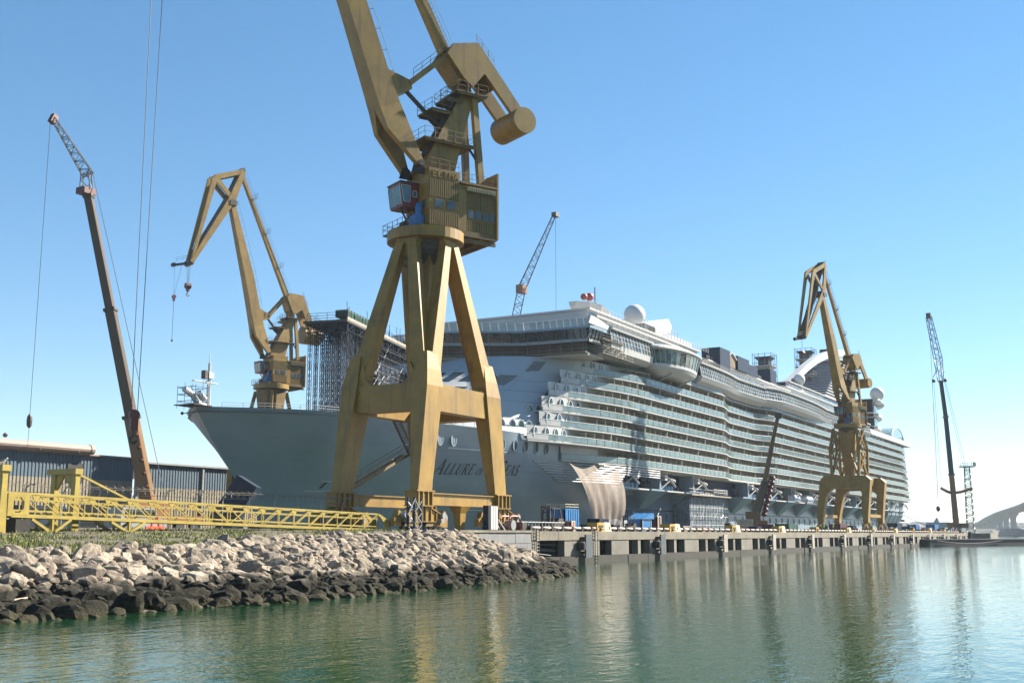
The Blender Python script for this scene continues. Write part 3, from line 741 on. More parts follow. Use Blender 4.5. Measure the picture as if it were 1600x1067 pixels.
mb = MB(); mb.tube((188,65,46),(188,65,58.5),.6,8); mb.build('chute_post', WHITE, ship)
# radomes on pedestals
for x, y, z, r in ((163,58,57.4,2.75),(278.5,48,53.8,1.95),(382,44,59.6,2.9)):
    p = MB().lathe([(2.2,0),(1.2,.5),(.9,2.2),(1.6,3.0)],(x,y,z-r-2.3),14).build('radome_pedestal', WHITE, ship)
    MB().sphere((x,y,z),r,24).build('radome', RADOME, p, smooth=True)
MB().box(152,182,50,70,48.5,52.3).build('radome_deck', WHITE, ship)
MT = Matrix.Translation((141,YC-6,42.6)) @ Matrix.Diagonal((.86,.84,.80,1)) @ Matrix.Translation((-141,-(YC-6),-42.6))
# sculpted mast over the bridge
mb = MB(MT)
mb.loft([[(x+dx, YC-6+k*dy, z) for dx, dy in ((-1,-1),(1.6,-1),(1.6,1),(-1,1))] for x, z, k in ((134,42.6,5),(139,46,3.2),(143,49,2.2),(146,52,1.6))])
ms = mb.build('mast_base', WHITE, ship)
rings = []
for x, hw, zt_, zb_ in ((129,1.2,58.6,57.2),(133,3.2,58.9,55.2),(138,4.6,58.6,53.4),(143,4.6,57.6,51.6),(147,3.4,56.2,50.4),(149.5,1.6,54.6,50.8)):
    rings.append([(x,YC-6-hw,zt_),(x,YC-6+hw,zt_),(x,YC-6+hw*.55,zb_),(x,YC-6-hw*.55,zb_)])
mb = MB(MT); mb.loft(rings); mb.build('mast_wing', WHITE, ms)
mb = MB(MT); mb.prism([(147,55.0),(164,59.6),(165,58.8),(149,53.4)],'y',YC-6.8,YC-5.2); mb.build('mast_spur', WHITE, ms)
mb = MB(MT); mb.tube((143,YC-6,57),(143,YC-6,65.5),.22,6); mb.tube((140,YC-6,61),(147,YC-6,61),.1,4); mb.tube((138.5,YC-6,58),(138.5,YC-6,62),.12,4); mb.rail([(136,YC-9,58.7),(146,YC-9,57)],1.2,1.6,.05); mb.path([(143,YC-6,62.5),(152,YC-6,58.2)],.05,4); mb.build('mast_aerial', TIN, ms)
mb = MB(MT); mb.sphere((132,YC-8,60.3),1.0,12); mb.sphere((135.4,YC-8,60.9),1.2,12); mb.build('red_horn', REDDOME, ms, smooth=True)
mb = MB(MT); mb.tube((131,YC-5,50),(131,YC-5,56),.12,5); mb.tube((128,YC-5,55.3),(134,YC-5,55.8),.12,4); mb.build('radar_post', TIN, ms)
mb = MB(); mb.rail([(148,44,48.5),(178,44,48.5)],1.2,2,.05,3); mb.rail([(150,50,52.4),(172,50,52.4)],1.2,2,.05,3); mb.build('deck_rail', WHITE, ms)

# ---------------------------------------------------------------- slatted funnel casing, white arch and uptakes
mb = MB(); mb.loft([[(xa,63-hw,z),(xb,63-hw,z),(xb,63+hw,z),(xa,63+hw,z)] for xa, xb, hw, z in ((331,389,9,52),(350,387,8,62),(373,385,6.5,73))]); fn = mb.build('funnel_casing', DKBLUE, ship)
mb = MB()
for i in range(17):
    z = 52.6+i*1.2; t = (z-52)/21; xa = 331+42*t; xb = 389-4*t; y = 54+2.5*t; mb.box(xa,xb,y-.45,y-.05,z,z+.42); mb.box(xa-.4,xa,y,126-y,z,z+.42)
mb.build('casing_slat', WHITE, fn)
mb = MB(); mb.loft([[(x_,55.5,z_),(x_,70.5,z_),(x_,70.5,z_+.8),(x_,55.5,z_+.8)] for x_, z_ in ((369,72.6),(376,73.6),(382,73.6),(388,73.0))]); mb.build('casing_roof', TIN, fn)
rings = []
for i in range(21):
    a = i/20; x = 272+88*a; z = interp([(272,51.3),(283,55),(296,60),(310,64.6),(324,68.2),(340,71.4),(360,74)], x)-1.2; rings.append([(x,YC-15.6,z-.2),(x,YC-15.6,z+2.4),(x+.4,YC-13.2,z+2.4),(x+.4,YC-13.2,z-.2)])
mb = MB(); mb.loft(rings); mb.build('white_arch', WHITE, fn)
mb = MB(); mb.lathe([(15,0),(16,.6),(16,1.6),(15,2)],(0,0,0),8); 
mb = MB(); mb.box(320,392,50.4,76,51.0,52.2); mb.build('casing_deck', WHITE, fn)
mb = MB(); mb.prism([(370,68),(376.5,68),(381.5,79.4),(375.5,78.8)],'y',61.5,65); mb.build('uptake', SCAFD, fn)
house('aft_deck_house', 262, 352, 47.2, 48.4, 51.0, DKBLUE, (49,50.6), .3)
# scaffolded uptakes
def uptake_scaf(cx, cy, z0, z1, hw, label):
    t = thing('uptake_scaffold', label, 'scaffold tower', (cx,cy,z0), 'scaffold towers on the funnel deck')
    MB().box(cx-hw*.55,cx+hw*.55,cy-hw*.55,cy+hw*.55,z0,z1-.6).build('sheeted_core', SCAFD, t)
    n = 4 if z1-z0 > 8 else 3
    for i in range(n):
        z = z0+(z1-z0)*(i+.7)/n; k = 1.0 if i < n-1 else .85
        MB().loft([[(cx-hw*k*s,cy-hw*k*s,zz),(cx+hw*k*s,cy-hw*k*s,zz),(cx+hw*k*s,cy+hw*k*s,zz),(cx-hw*k*s,cy+hw*k*s,zz)] for s, zz in ((.6,z-1.0),(1,z),(1,z+.25))]).build('platform', SCAFD if i % 2 else TIN, t)
    mb = MB()
    for a in (-1,-.33,.33,1):
        for b in (-1,1): mb.tube((cx+hw*a,cy+hw*b,z0-1),(cx+hw*a,cy+hw*b,z1+.6),.09,4); mb.tube((cx+hw*b,cy+hw*a,z0-1),(cx+hw*b,cy+hw*a,z1+.6),.09,4)
    for i in range(n): z = z0+(z1-z0)*(i+.7)/n+1.1; mb.path([(cx-hw,cy-hw,z),(cx+hw,cy-hw,z),(cx+hw,cy+hw,z),(cx-hw,cy+hw,z),(cx-hw,cy-hw,z)],.07,4)
    mb.build('tube', SCAF, t, kind='stuff')
uptake_scaf(285, 61.5, 51.5, 63.8, 3.3, 'scaffolded dark funnel uptake standing further forward on the ship')
uptake_scaf(345, 63, 62.0, 74.2, 3.4, 'scaffolded dark funnel uptake directly under a crane hook')
# ---------------------------------------------------------------- round aft tower and stern
def dtower(k, z0, z1, m, mb, cx=367, cy=66):
    k = .87+(k-.87)*.55
    n = 30; mb.loft([[(cx+46*k*math.cos(PI*(-.5+i/n)), cy+28*k*math.sin(PI*(-.5+i/n)), z) for i in range(n+1)] for z in (z0,z1)]); return mb
at = dtower(.80,43,56,0,MB()).build('aft_tower', WHITE, ship)
dtower(.825,50.8,54.6,0,MB()).build('tower_glazing', GLG, at); dtower(.82,45.4,48.6,0,MB()).build('tower_glazing', GLT, at)
dtower(1.0,54.6,55.2,0,MB()).build('tower_roof', WHITE, at); dtower(.93,55.2,56.2,0,MB()).build('tower_roof', WHITE, at); dtower(.93,49.0,50.2,0,MB()).build('tower_balcony', WHITE, at); dtower(.9,44.2,45,0,MB()).build('tower_balcony', WHITE, at)
mb = MB()
for i in range(25):
    a = PI*(-.5+i/24); mb.tube((367+38.3*math.cos(a),66+23.3*math.sin(a),50.2),(367+38.3*math.cos(a),66+23.3*math.sin(a),54.6),.16,5)
mb.build('tower_post', WHITE, at)
mb = MB(); mb.box(330,412,37.0,2*YC-37,39.3,41.2); mb.build('aft_deck', WHITE, ship)
mb = MB(); 
for i in range(5): x = 334+i*6; mb.loft([[(x-2.6,37.2,40.5),(x+2.6,37.2,40.5),(x+2.6,40,40.5),(x-2.6,40,40.5)],[(x-.2,38.6,36.2),(x+.2,38.6,36.2),(x+.2,40,36.2),(x-.2,40,36.2)]])
mb.build('deck_bracket', WHITE, ship)
mb = MB(); n = 16
mb.loft([[(x,44+0*i,41.2) for i in (0,)]*1+[(386+13*(1-math.cos(PI*i/n)),y,41.2+5.2*math.sin(PI*i/n)) for i in range(n+1)] for x, y in ((386,40),(386,41.0))], closed=False, caps=False); 
mb = MB(); mb.loft([[(386+13*(1-math.cos(PI*i/n)),y,41.2+5.6*math.sin(PI*i/n)) for i in range(n+1)] for y in (40.0,80.0)], closed=False, caps=False); mb.loft([[(386+13*(1-math.cos(PI*i/n)),40.0,41.2+5.6*math.sin(PI*i/n)*k) for i in range(n+1)] for k in (0,1)], closed=False, caps=False); mb.build('glass_arch_roof', GLS, ship)
mb = MB(); mb.path([(386+13*(1-math.cos(PI*i/n)),39.95,41.2+5.6*math.sin(PI*i/n)) for i in range(n+1)],.14,5); mb.box(408,413,40,46,41.2,43.6); mb.build('arch_frame', TIN, ship)
# ---------------------------------------------------------------- boat deck recess, sponsons, davits
mb = MB(); mb.box(104,408,42.6,42.95,12.4,16.3); rec = mb.build('boat_deck_recess_shade', DKBLUE, ship)  # dark blue panel on the hull imitates the shaded interior of the recess
mb = MB(); mb.box(100,411,39.2,42.6,16.1,16.34); mb.build('boat_deck_soffit', SOFF, ship)
BX = [112+20.3*i for i in range(15)]
for i, x in enumerate(BX):
    if 160 < x < 182: continue
    b = MB()
    b.loft([[(x-4.4,42.98,8.3),(x-1.4,42.98,8.3),(x-1.4,42.98,8.3),(x-4.4,42.98,8.3)],[(x-7.5,38.6,12.0),(x+1.4,38.6,12.0),(x+1.4,43,12.0),(x-7.5,43,12.0)],[(x-7.5,38.6,12.35),(x+1.4,38.6,12.35),(x+1.4,43,12.35),(x-7.5,43,12.35)]])
    sp = b.build('sponson', HULL, ship)
    MB().box(x-1.6,x-.6,39.2,42.6,12.36,16.1).build('boat_bay_column', HULL, sp)
    MB().box(x+1.42,x+12.2,38.9,42.9,12.0,12.28).build('boat_bay_ledge', WHITE, sp)
    MB().box(x+3,x+11.6,41.2,42.5,12.3,13.5).build('blue_screen', MIDBLUE, sp)
    d = MB(); d.path([(x-.9,39.6,15.8),(x+.4,37.6,14.6),(x+3.6,37.6,13.0)],.22,6); d.tube((x-.9,39.3,12.4),(x+2.8,38.0,14.8),.16,5); d.sphere((x+3.4,38.2,14.3),.75,10,.6); d.box(x+.2,x+1.6,38.6,40.2,14.4,15.6); d.build('davit', WHITE, sp)
    d = MB(); rr = random.Random(i)
    for k in range(9): xx = x-6+rr.random()*17; zz = 12.6+rr.random()*2.8; d.box(xx,xx+.5+rr.random()*2,41.6,42.5,zz,zz+.3+rr.random()*.8)
    for k in range(5): xx = x-6+rr.random()*17; d.tube((xx,40.5,12.4),(xx+rr.random(),40.5,16.1),.09,4)
    d.build('boat_gear', FENDG, sp, kind='stuff')
# tender boats seen between the right crane's legs
for k, x in enumerate((236,250,262)):
    t = MB(); t.loft([[(x+dx*s,40+dy*s2,z) for dx, dy in ((-5,0),(-3.5,-1.7),(3.5,-1.7),(5,0),(3.5,1.7),(-3.5,1.7))] for s, s2, z in ((.5,.3,11.6),(.92,.9,12.4),(1,1,13.2),(.9,.85,14.0),(.6,.5,14.6))])
    b = t.build('tender_boat', WHITE); tag(b, ('white tender boat hung nearest the bow side of the three under the balconies','white tender boat hung in the middle of three under the balconies','white tender boat hung furthest aft of three under the balconies')[k], 'boat', 'tender boats on the ship'); 
    MB().box(x-3.6,x+3.6,38.2,41.8,12.95,13.3).build('boat_stripe', MIDBLUE, b)
# tubular screen over the mooring opening near the bow quarter
mb = MB(); mb.box(101,122,42.5,43.2,12.2,16.2); mb.build('mooring_opening_shade', DKBLUE, ship)  # solid dark slab: shade inside the opening is put into its colour
for j in range(8):
    z = 15.95-.46*j; x0 = 82+j*1.2; x1 = 127 if j < 4 else 112-j*.6
    mb = MB(); mb.path([(x, max(YC-hb(x,z)-.1 if x < 92 else 0, 0) if x < 92 else yb(min(x,127),91)+.1+(0 if x > 100 else (100-x)*.15), z) for x in [x0+(x1-x0)*i/12 for i in range(13)]], .14, 6); mb.build('screen_tube', WHITE, ship)
mb = MB()
for i in range(9): x = 92+i*4; mb.tube((x,yb(x,91)+.15+max(0,(100-x)*.15),12.9 if x < 108 else 14.5),(x,yb(x,91)+.15+max(0,(100-x)*.15),16.2),.09,4)
mb.build('screen_post', WHITE, ship)
# stern: mooring deck with columns, platform
mb = MB(); mb.box(398,409,44,86,12.3,12.7); mb.box(404,420,40,48,8.2,9.0); mb.build('stern_platform', WHITE, ship)
mb = MB()
for x in (372,380,388,396): mb.loft([[(x-3,42.98,4.5),(x+3,42.98,4.5),(x+3,43,4.5),(x-3,43,4.5)],[(x-3.4,39.5,10.5),(x+3.4,39.5,10.5),(x+3.4,43,10.5),(x-3.4,43,10.5)],[(x-3.4,39.3,16.1),(x+3.4,39.3,16.1),(x+3.4,43,16.1),(x-3.4,43,16.1)]])
mb.build('stern_sponson', HULL, ship)
# stem head gear: bow mast, platform, rails
mb = MB(); mb.tube((22.4,YC,20.3),(22.4,YC,27.6),.34,8,.2); mb.tube((20.6,YC-1.2,24.6),(22.4,YC,24.3),.12,5); mb.bar((19.2,YC,24.7),(24,YC,24.7),.5,.15); mb.box(21.9,22.9,YC-.5,YC+.5,25.3,26.2); mb.tube((22.4,YC,27.6),(22.4,YC,29.0),.07,5); bm_ = mb.build('bow_mast', WHITE, ship)
mb = MB(); mb.box(21.2,21.9,YC-.4,YC+.4,25.2,26.4); mb.build('bow_lamp', DARKST, bm_)
mb = MB(); mb.path([(17.6,YC,23.3),(19.3,YC,22.6),(20.2,YC,21.6),(22.2,YC,21.0)],.45,8); mb.path([(19.4,YC-1,22.9),(20.6,YC-1,22.0)],.5,8); mb.build('bow_windlass_cowl', WHITE, ship)
fs = thing('bow_staging', 'small blue grey tube staging cage round the bow mast foot', 'scaffold', (18,YC,20.6))
mb = MB()
for x in (17.8,19.2,20.6):
    for y in (YC-2,YC+1.5): mb.tube((x,y,20.6),(x,y,23.9+(.6 if x > 18 else 0)),.05,4)
for z in (21.6,22.6,23.6): mb.path([(17.8,YC-2,z),(20.6,YC-2,z),(20.6,YC+1.5,z),(17.8,YC+1.5,z),(17.8,YC-2,z)],.05,4)
mb.path([(16.8,YC-2,21),(18.4,YC-2,23.6)],.045,4); mb.path([(18.4,YC-2,21),(16.8,YC-2,23.6)],.045,4); mb.build('tube', mat('blue_grey_tube',(.10,.17,.24)), fs, kind='stuff')
MB().box(17.4,21,YC-2.2,YC+1.7,21.0,21.12).build('walkway_boards', BOARDK, fs)
mb = MB(); mb.path([(20.2,YC,20.3),(17.6,YC,19.8)],.06,4); mb.sphere((17.4,YC,19.8),.24,8); mb.build('stem_light', DARKST, ship)
mb = MB(); mb.rail([(x, YC-hb(x,20.5)+.25, 20.5) for x in (22,24,26,28,32,36,42,48,54,62,70)], 1.15, 2.2, .035, 3); mb.rail([(x, YC+hb(x,20.5)-.25, 20.5) for x in (22,24,30,40,54,66)], 1.15, 2.2, .035, 3); mb.build('foredeck_rail', WHITE, ship)
rr = random.Random(8); o = thing('scaffold_material', 'jumbled pale scaffold frames stacked on the foredeck behind the near crane', 'scaffold parts', (55,48,20.4))
for k in range(34):
    x = 46+rr.random()*18; y = YC-hb(x,20.5)+1+rr.random()*5; L = 1+rr.random()*2.5; mb = MB(); h_ = .8+rr.random()*1.3
    for q in (0,.5,1): mb.tube((x+L*q,y,20.4),(x+L*q+.2,y+.3,20.4+h_),.06,4)
    mb.tube((x,y,20.4+h_*.5),(x+L,y+.1,20.4+h_*.5),.06,4); mb.tube((x,y,20.4+h_),(x+L,y+.3,20.4+h_),.06,4); mb.build('scaffold_frame', SCAF, o)
# mooring line from the stern to the far quay
mb = MB(); pts = [Vector((409,46,14.2)).lerp(Vector((395,16,3.6)), t/14)+V(0,0,-7*math.sin(PI*t/14)*.35) for t in range(15)]; mb.path(pts,.12,5)
tag(mb.build('mooring_line', ROPE), 'heavy mooring line sagging from the ship stern to the quay', 'rope')
# ================================================================ level-luffing double-link quay cranes
def rot2(p, c, a):
    x, y = p[0]-c[0], p[1]-c[1]; return (c[0]+x*math.cos(a)-y*math.sin(a), c[1]+x*math.sin(a)+y*math.cos(a))
def crane_upper(root, A, zh, ang, k, J, Ft, K, T, lev, hook, detail=2, disc_fwd=False, paint=YEL):
    """slewing part; local u = jib direction, v = left of it, z from the machine house floor"""
    TM = Matrix.Translation((A[0],A[1],zh)) @ Matrix.Rotation(ang,4,'Z') @ Matrix.Scale(k,4)
    M = lambda: MB(TM)
    # ring, bearing, base frame
    m = M(); m.lathe([(3.3,-1.5),(3.82,-1.42),(3.82,-.42),(3.3,-.36)],(0,0,0),40); m.build('slewing_ring', paint, root)
    m = M(); m.lathe([(2.3,-2.9),(2.7,-1.5)],(0,0,0),32); m.lathe([(2.6,-.32),(2.6,-.1)],(0,0,0),24); m.build('slewing_bearing', DARKST, root)
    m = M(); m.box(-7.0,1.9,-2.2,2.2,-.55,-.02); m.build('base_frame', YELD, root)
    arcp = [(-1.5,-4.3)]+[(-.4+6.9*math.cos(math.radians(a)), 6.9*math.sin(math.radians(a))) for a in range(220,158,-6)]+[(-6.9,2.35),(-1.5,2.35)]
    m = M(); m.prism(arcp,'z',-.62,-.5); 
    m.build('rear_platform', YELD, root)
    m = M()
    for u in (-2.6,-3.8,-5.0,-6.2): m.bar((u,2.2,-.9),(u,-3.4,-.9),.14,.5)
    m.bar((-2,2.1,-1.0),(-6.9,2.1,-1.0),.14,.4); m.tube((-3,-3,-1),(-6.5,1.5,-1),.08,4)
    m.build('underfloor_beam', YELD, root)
    # machine house: front block, set-back bay, rear block
    m = M(); m.box(-2.55,.96,-2.25,2.25,0,5.85); hs = m.build('machine_house', paint, root)
    m = M(); m.box(-6.95,-2.56,-2.25,2.05,-.1,4.75); m.build('rear_house', paint, root)
    m = M(); m.prism([(-7.15,-.4),(-7.0,-.6),(-6.95,-.6),(-6.95,6.5),(-7.15,6.5)],'y',-2.3,2.35); m.prism([(-6.95,4.8),(-6.95,6.45),(-4.3,5.1),(-4.3,4.8)],'y',-2.3,-2.15); m.prism([(-6.95,4.8),(-6.95,5.0),(-4.3,4.95),(-4.3,4.8)],'y',2.0,2.2); m.build('rear_screen', paint, root)
    m = M(); m.box(-7,-2.6,-2.6,2.42,4.76,4.98); m.build('rear_roof', YELD, root)
    # ribbed sheeting panels, one object each
    def panel(u0, u1, v, z0, z1, rib=.23):
        m = M(); n = max(2,int((u1-u0)/rib)); 
        m.box(u0+.02,u1-.02,v,v+.04,z0,z1)
        for i in range(n): a = u0+(u1-u0)*(i+.25)/n; b = a+(u1-u0)/n*.5; m.box(a,b,v+.04,v+.085,z0+.03,z1-.03)
        m.build('siding_panel', CORR, root)
    for u0, u1 in ((-2.5,-.75),(-.75,.95)): panel(u0,u1,2.25,2.85,4.75); panel(u0,u1,2.25,.05,1.6)
    for u0, u1 in ((-6.9,-5.1),(-5.1,-3.45)): panel(u0,u1,2.05,2.35,4.2); 
    for u0, u1 in ((-6.9,-5.8),(-5.8,-4.65),(-4.65,-3.45)): panel(u0,u1,2.05,.0,1.15)
    m = M(); m.box(-3.4,-2.56,2.05,2.2,-.1,4.2); m.box(-2.52,.97,2.25,2.30,1.65,2.8); m.box(-6.9,-3.45,2.05,2.1,1.2,2.3); m.box(.97,1.02,-2.2,2.2,1.65,2.8); m.build('window_band', paint, root)
    wins = [(-.55,.35,2.31,1.85,2.65),(-1.95,-1.05,2.31,1.85,2.65),(-4.25,-3.6,2.11,1.35,2.15),(-5.1,-4.5,2.11,1.35,2.15),(-5.95,-5.35,2.11,1.35,2.15),(-6.75,-6.2,2.11,1.35,2.15)]
    for a, b, v, z0, z1 in wins:
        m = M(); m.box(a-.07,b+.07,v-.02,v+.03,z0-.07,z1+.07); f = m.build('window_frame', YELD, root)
        m = M(); m.box(a,b,v,v+.045,z0,z1); m.build('pane', GLWIN, f)
    m = M(); m.box(1.03,1.06,1.0,1.75,1.9,2.65); m.build('window_frame', GLWIN, root)
    m = M()
    for i in range(13): a = -3.55-i*.26; m.hexa([(a,2.12,4.2),(a+.15,2.12,4.2),(a+.15,2.5,4.05),(a,2.5,4.05),(a,2.12,4.55),(a+.15,2.12,4.55),(a+.15,2.62,4.5),(a,2.62,4.5)])
    m.build('eave_baffle', CREAM, root)
    # raised maker's letters on the front block
    if detail > 1:
        G = {'E': [((0,0),(0,1)),((0,1),(.6,1)),((0,.5),(.5,.5)),((0,0),(.6,0))], 'L': [((0,0),(0,1)),((0,0),(.55,0))], 'T': [((.3,0),(.3,1)),((0,1),(.6,1))],
             'M': [((0,0),(0,1)),((0,1),(.35,.45)),((.35,.45),(.7,1)),((.7,1),(.7,0))], 'A': [((0,0),(.35,1)),((.35,1),(.7,0)),((.15,.35),(.55,.35))]}
        m = M(); u = .55
        for ch in 'ELTMA':
            for (a,b),(c,d) in G[ch]: m.bar((u-a*.62,2.30,4.95+b*.62),(u-c*.62,2.30,4.95+d*.62),.11,.11,up=(0,1,0))
            u -= .62
        m.build('maker_letters', YEL, root)
    # driver's cab
    m = M(); m.hexa([(1.0,-2.4,2.1),(2.7,-2.4,2.1),(2.7,.2,2.1),(1.0,.2,2.1),(1.0,-2.4,4.5),(3.05,-2.4,4.5),(3.05,.2,4.5),(1.0,.2,4.5)]); cb = m.build('cab', REDC, root)
    m = M(); m.hexa([(2.76,-2.2,2.3),(2.82,-2.2,2.3),(2.82,0,2.3),(2.76,0,2.3),(3.02,-2.2,4.2),(3.07,-2.2,4.2),(3.07,0,4.2),(3.02,0,4.2)]); m.hexa([(2.0,.2,2.6),(2.6,.2,2.6),(2.6,.23,2.6),(2.0,.23,2.6),(2.0,.2,4.15),(2.9,.2,4.15),(2.9,.23,4.15),(2.0,.23,4.15)]); m.box(1.25,1.6,.2,.23,3.2,3.7); m.build('cab_glass', GLT, cb)
    m = M()
    for a, b in (((1.95,.24,2.55),(2.65,.24,2.55)),((1.95,.24,4.2),(2.95,.24,4.2)),((1.95,.24,2.55),(1.95,.24,4.2)),((2.65,.24,2.55),(2.95,.24,4.2))): m.bar(a,b,.07)
    m.path([(1.2,.24,3.15),(1.65,.24,3.15),(1.65,.24,3.75),(1.2,.24,3.75),(1.2,.24,3.15)],.045,4)
    for v in (-2.3,-1.1,.1): m.bar((2.8,v,2.25),(3.08,v,4.25),.07)
    m.build('cab_window_frame', WHITE, cb)
    m = M(); m.box(.8,3.1,-2.5,.3,4.5,4.62); m.bar((1.2,-.5,2.1),(1.1,.5,.6),.12); m.bar((2.3,-1.0,2.1),(1.2,-1.0,.2),.14); m.build('cab_support', DARKST, cb)
    m = M(); m.box(1.1,2.1,.4,1.6,.0,1.0); m.lathe([(.35,0),(.35,1.0),(.2,1.3)],(1.5,1.2,1.0),10); m.build('blue_motor', BLUEP, root)
    m = M(); m.box(1.0,3.2,-3.0,2.2,-.5,-.35); m.lathe([(.5,0),(.5,.9)],(2.0,-.8,-.3),10); m.lathe([(.35,0),(.35,1.2)],(1.6,-1.9,-.3),10); m.tube((2.8,-2,-.3),(1.2,-.5,1.6),.07,4); m.tube((2.9,.4,-.3),(1.5,.2,2),.07,4); m.build('slewing_drive', DARKST, root)
    m = M(); m.rail([(3.2,2.0,-.35),(3.2,-3.0,-.35),(1.2,-3.0,-.35)],1.0,1.0,.035); m.rail([(.9,2.2,5.85),(-2.5,2.2,5.85)],1.0,1.1,.03); m.rail([(.9,2.2,5.85),(.9,1.6,5.85)],1.0,.6,.03); m.rail([(-2.7,2.1,4.98),(-6.9,2.1,4.98)],1.0,1.2,.03); m.build('handrail', YELD, root)
    # jib
    F = (1.7,6.2); d = V(J[0]-F[0],J[1]-F[1]); L = d.length; d = d/L; p = V(d.y,-d.x)
    if p.x < 0: p = -p
    fr_ = [(0,.35),(4.1,2.0),(8.0,1.75),(12,1.5),(17,1.2),(L,.55)]; bk = [(0,-.35),(5,-.5),(9,-.55),(17,-.95),(L,-.55)]; wd = [(0,1.9),(6.5,1.2),(9,1.12),(17,1.0),(L,.7)]
    def jp(t, o): return (F[0]+d.x*t+p.x*o, F[1]+d.y*t+p.y*o)
    m = M(); ts = [6.4,8,9,12,17,L*.75,L]
    m.loft([[(*[jp(t,interp(fr_,t))[0]],-interp(wd,t),jp(t,interp(fr_,t))[1]),(jp(t,interp(fr_,t))[0],interp(wd,t),jp(t,interp(fr_,t))[1]),(jp(t,interp(bk,t))[0],interp(wd,t),jp(t,interp(bk,t))[1]),(jp(t,interp(bk,t))[0],-interp(wd,t),jp(t,interp(bk,t))[1])] for t in ts])
    jb = m.build('jib', paint, root)
    for sg in (-1,1):
        m = M(); rg = []
        for t in (0,2,4.2,6.0,6.45):
            a, b = jp(t,interp(fr_,t)), jp(t,interp(bk,t)); vo = sg*(interp([(0,1.95),(6.45,1.2)],t)); vi = sg*interp([(0,1.25),(4.2,.75),(6.0,.1),(6.45,.02)],t)
            rg.append([(a[0],vi,a[1]),(a[0],vo,a[1]),(b[0],vo,b[1]),(b[0],vi,b[1])])
        m.loft(rg); m.build('jib_leg', paint, jb)
        m = M(); m.tube((F[0],sg*1.1,F[1]),(F[0],sg*2.05,F[1]),.32,12); m.prism([(.6,5.3),(2.4,5.3),(2.1,6.4),(1.3,6.4)],'y',sg*1.2,sg*1.35); m.build('foot_bearing', DARKST, jb)
    m = M(); a = jp(7.2,-.4); b = jp(10.0,-.5); c = jp(8.2,-2.9); e_ = jp(7.4,-2.6); m.prism([a,b,c,e_],'y',-.9,.9); m.build('luffing_bracket', paint, jb)
    m = M(); rl = [Vector((*[jp(t,interp(bk,t)-.05)[0]],.7,jp(t,interp(bk,t)-.05)[1])) for t in (9.6,14,20,26,L-1)]
    off = Vector((-p.x*.75,0,-p.y*.75))
    m.path([q+off for q in rl],.03,4)
    for a_, b_ in zip(rl, rl[1:]):
        n = max(1,int((b_-a_).length/1.6))
        for i in range(n+1): c_ = a_.lerp(b_,i/n); m.tube(c_,c_+off,.025,4)
    m.build('jib_handrail', ROPE, jb)
    # leaning tower
    m = M(); m.loft([[(u0,-w_,z),(u0,w_,z),(u1,w_,z),(u1,-w_,z)] for z, u0, u1, w_ in ((5.8,1.3,-2.5,1.25),(10.2,-1.0,-3.6,1.15),(14.7,-3.45,-5.0,.95))]); tw = m.build('tower', paint, root)
    m = M(); m.bar((.75,.5,7.5),(-2.6,.5,13.8),.5,.2); m.bar((.9,0,6.6),(-3.2,0,14.6),.25,.3); m.box(-2.8,-1.2,-.7,.7,11.0,12.0); m.build('tower_ladder_trunk', DARKST, tw)
    def plat(u0,u1,v0,v1,z,nm='platform',mm=YELD):
        m = M(); m.box(u0,u1,v0,v1,z-.12,z); m.box(u0+.1,u1-.1,v1-.2,v1-.1,z-.34,z-.12); m.box(u0+.1,u1-.1,v0+.1,v0+.2,z-.34,z-.12); pl_ = m.build(nm, mm, tw)
        m = M(); m.rail([(u0,v0,z),(u1,v0,z),(u1,v1,z),(u0,v1,z),(u0,v0,z)],1.05,1.1,.03); m.build('handrail', SCAFRAIL, pl_)
    plat(-4.6,1.3,-1.9,1.9,9.1); plat(-2.2,.3,-1.5,1.5,12.4); plat(-6.2,-2.5,-1.7,1.8,14.8); plat(-3.6,-1.6,-1.3,1.3,14.0)
    m = M()
    for i, (a,b) in enumerate((((0,1.0,9.1),(-1.6,1.0,12.4)),((-1.6,1.0,12.4),(-3.0,1.0,14.8)))): m.ladder(a,b,.5,.33,.03,(0,1,0)); 
    m.build('stair', DARKST, tw)
    m = M(); m.lathe([(.75,-.5),(.75,.5)],(0,0,0),16); 
    m = M(); m.tube((-4.2,-.5,16.0),(-4.2,.5,16.0),.75,14); m.box(-4.9,-3.4,-.6,.6,14.8,15.6); m.build('rope_sheave', YELD, tw)
    for sg in (-1,1):
        m = M(); m.bar((-4.9,sg*1.0,14.6),(-5.6,sg*1.4,5.0),.55,.65); m.build('rear_strut', paint, root)
    m = M(); m.bar((-4.4,1.0,9.0),(-5.4,1.2,7.6),.2); m.path([(-4.0,.6,14.8),(-4.2,.6,5)],.025,4); m.path([(-4.4,-.6,14.8),(-5.0,-.6,5)],.025,4); m.build('guy_rope', ROPE, root)
    # rocking counterweight lever
    PV = (-4.4,16.0); rt = lambda q: rot2(q,PV,lev)
    poly = [rt(q) for q in [(-1.4,18.5),(-2.1,19.7),(-5.1,20.5),(-10.8,14.2),(-9.8,13.2),(-5.9,17.3),(-4.5,15.5),(-3.4,16.3)]]
    lv = None
    for sg in (-1,1):
        m = M(); m.prism(poly,'y',sg*1.15,sg*1.6)
        o = m.build('counterweight_lever' if lv is None else 'lever_plate', paint, root if lv is None else lv)
        lv = lv or o
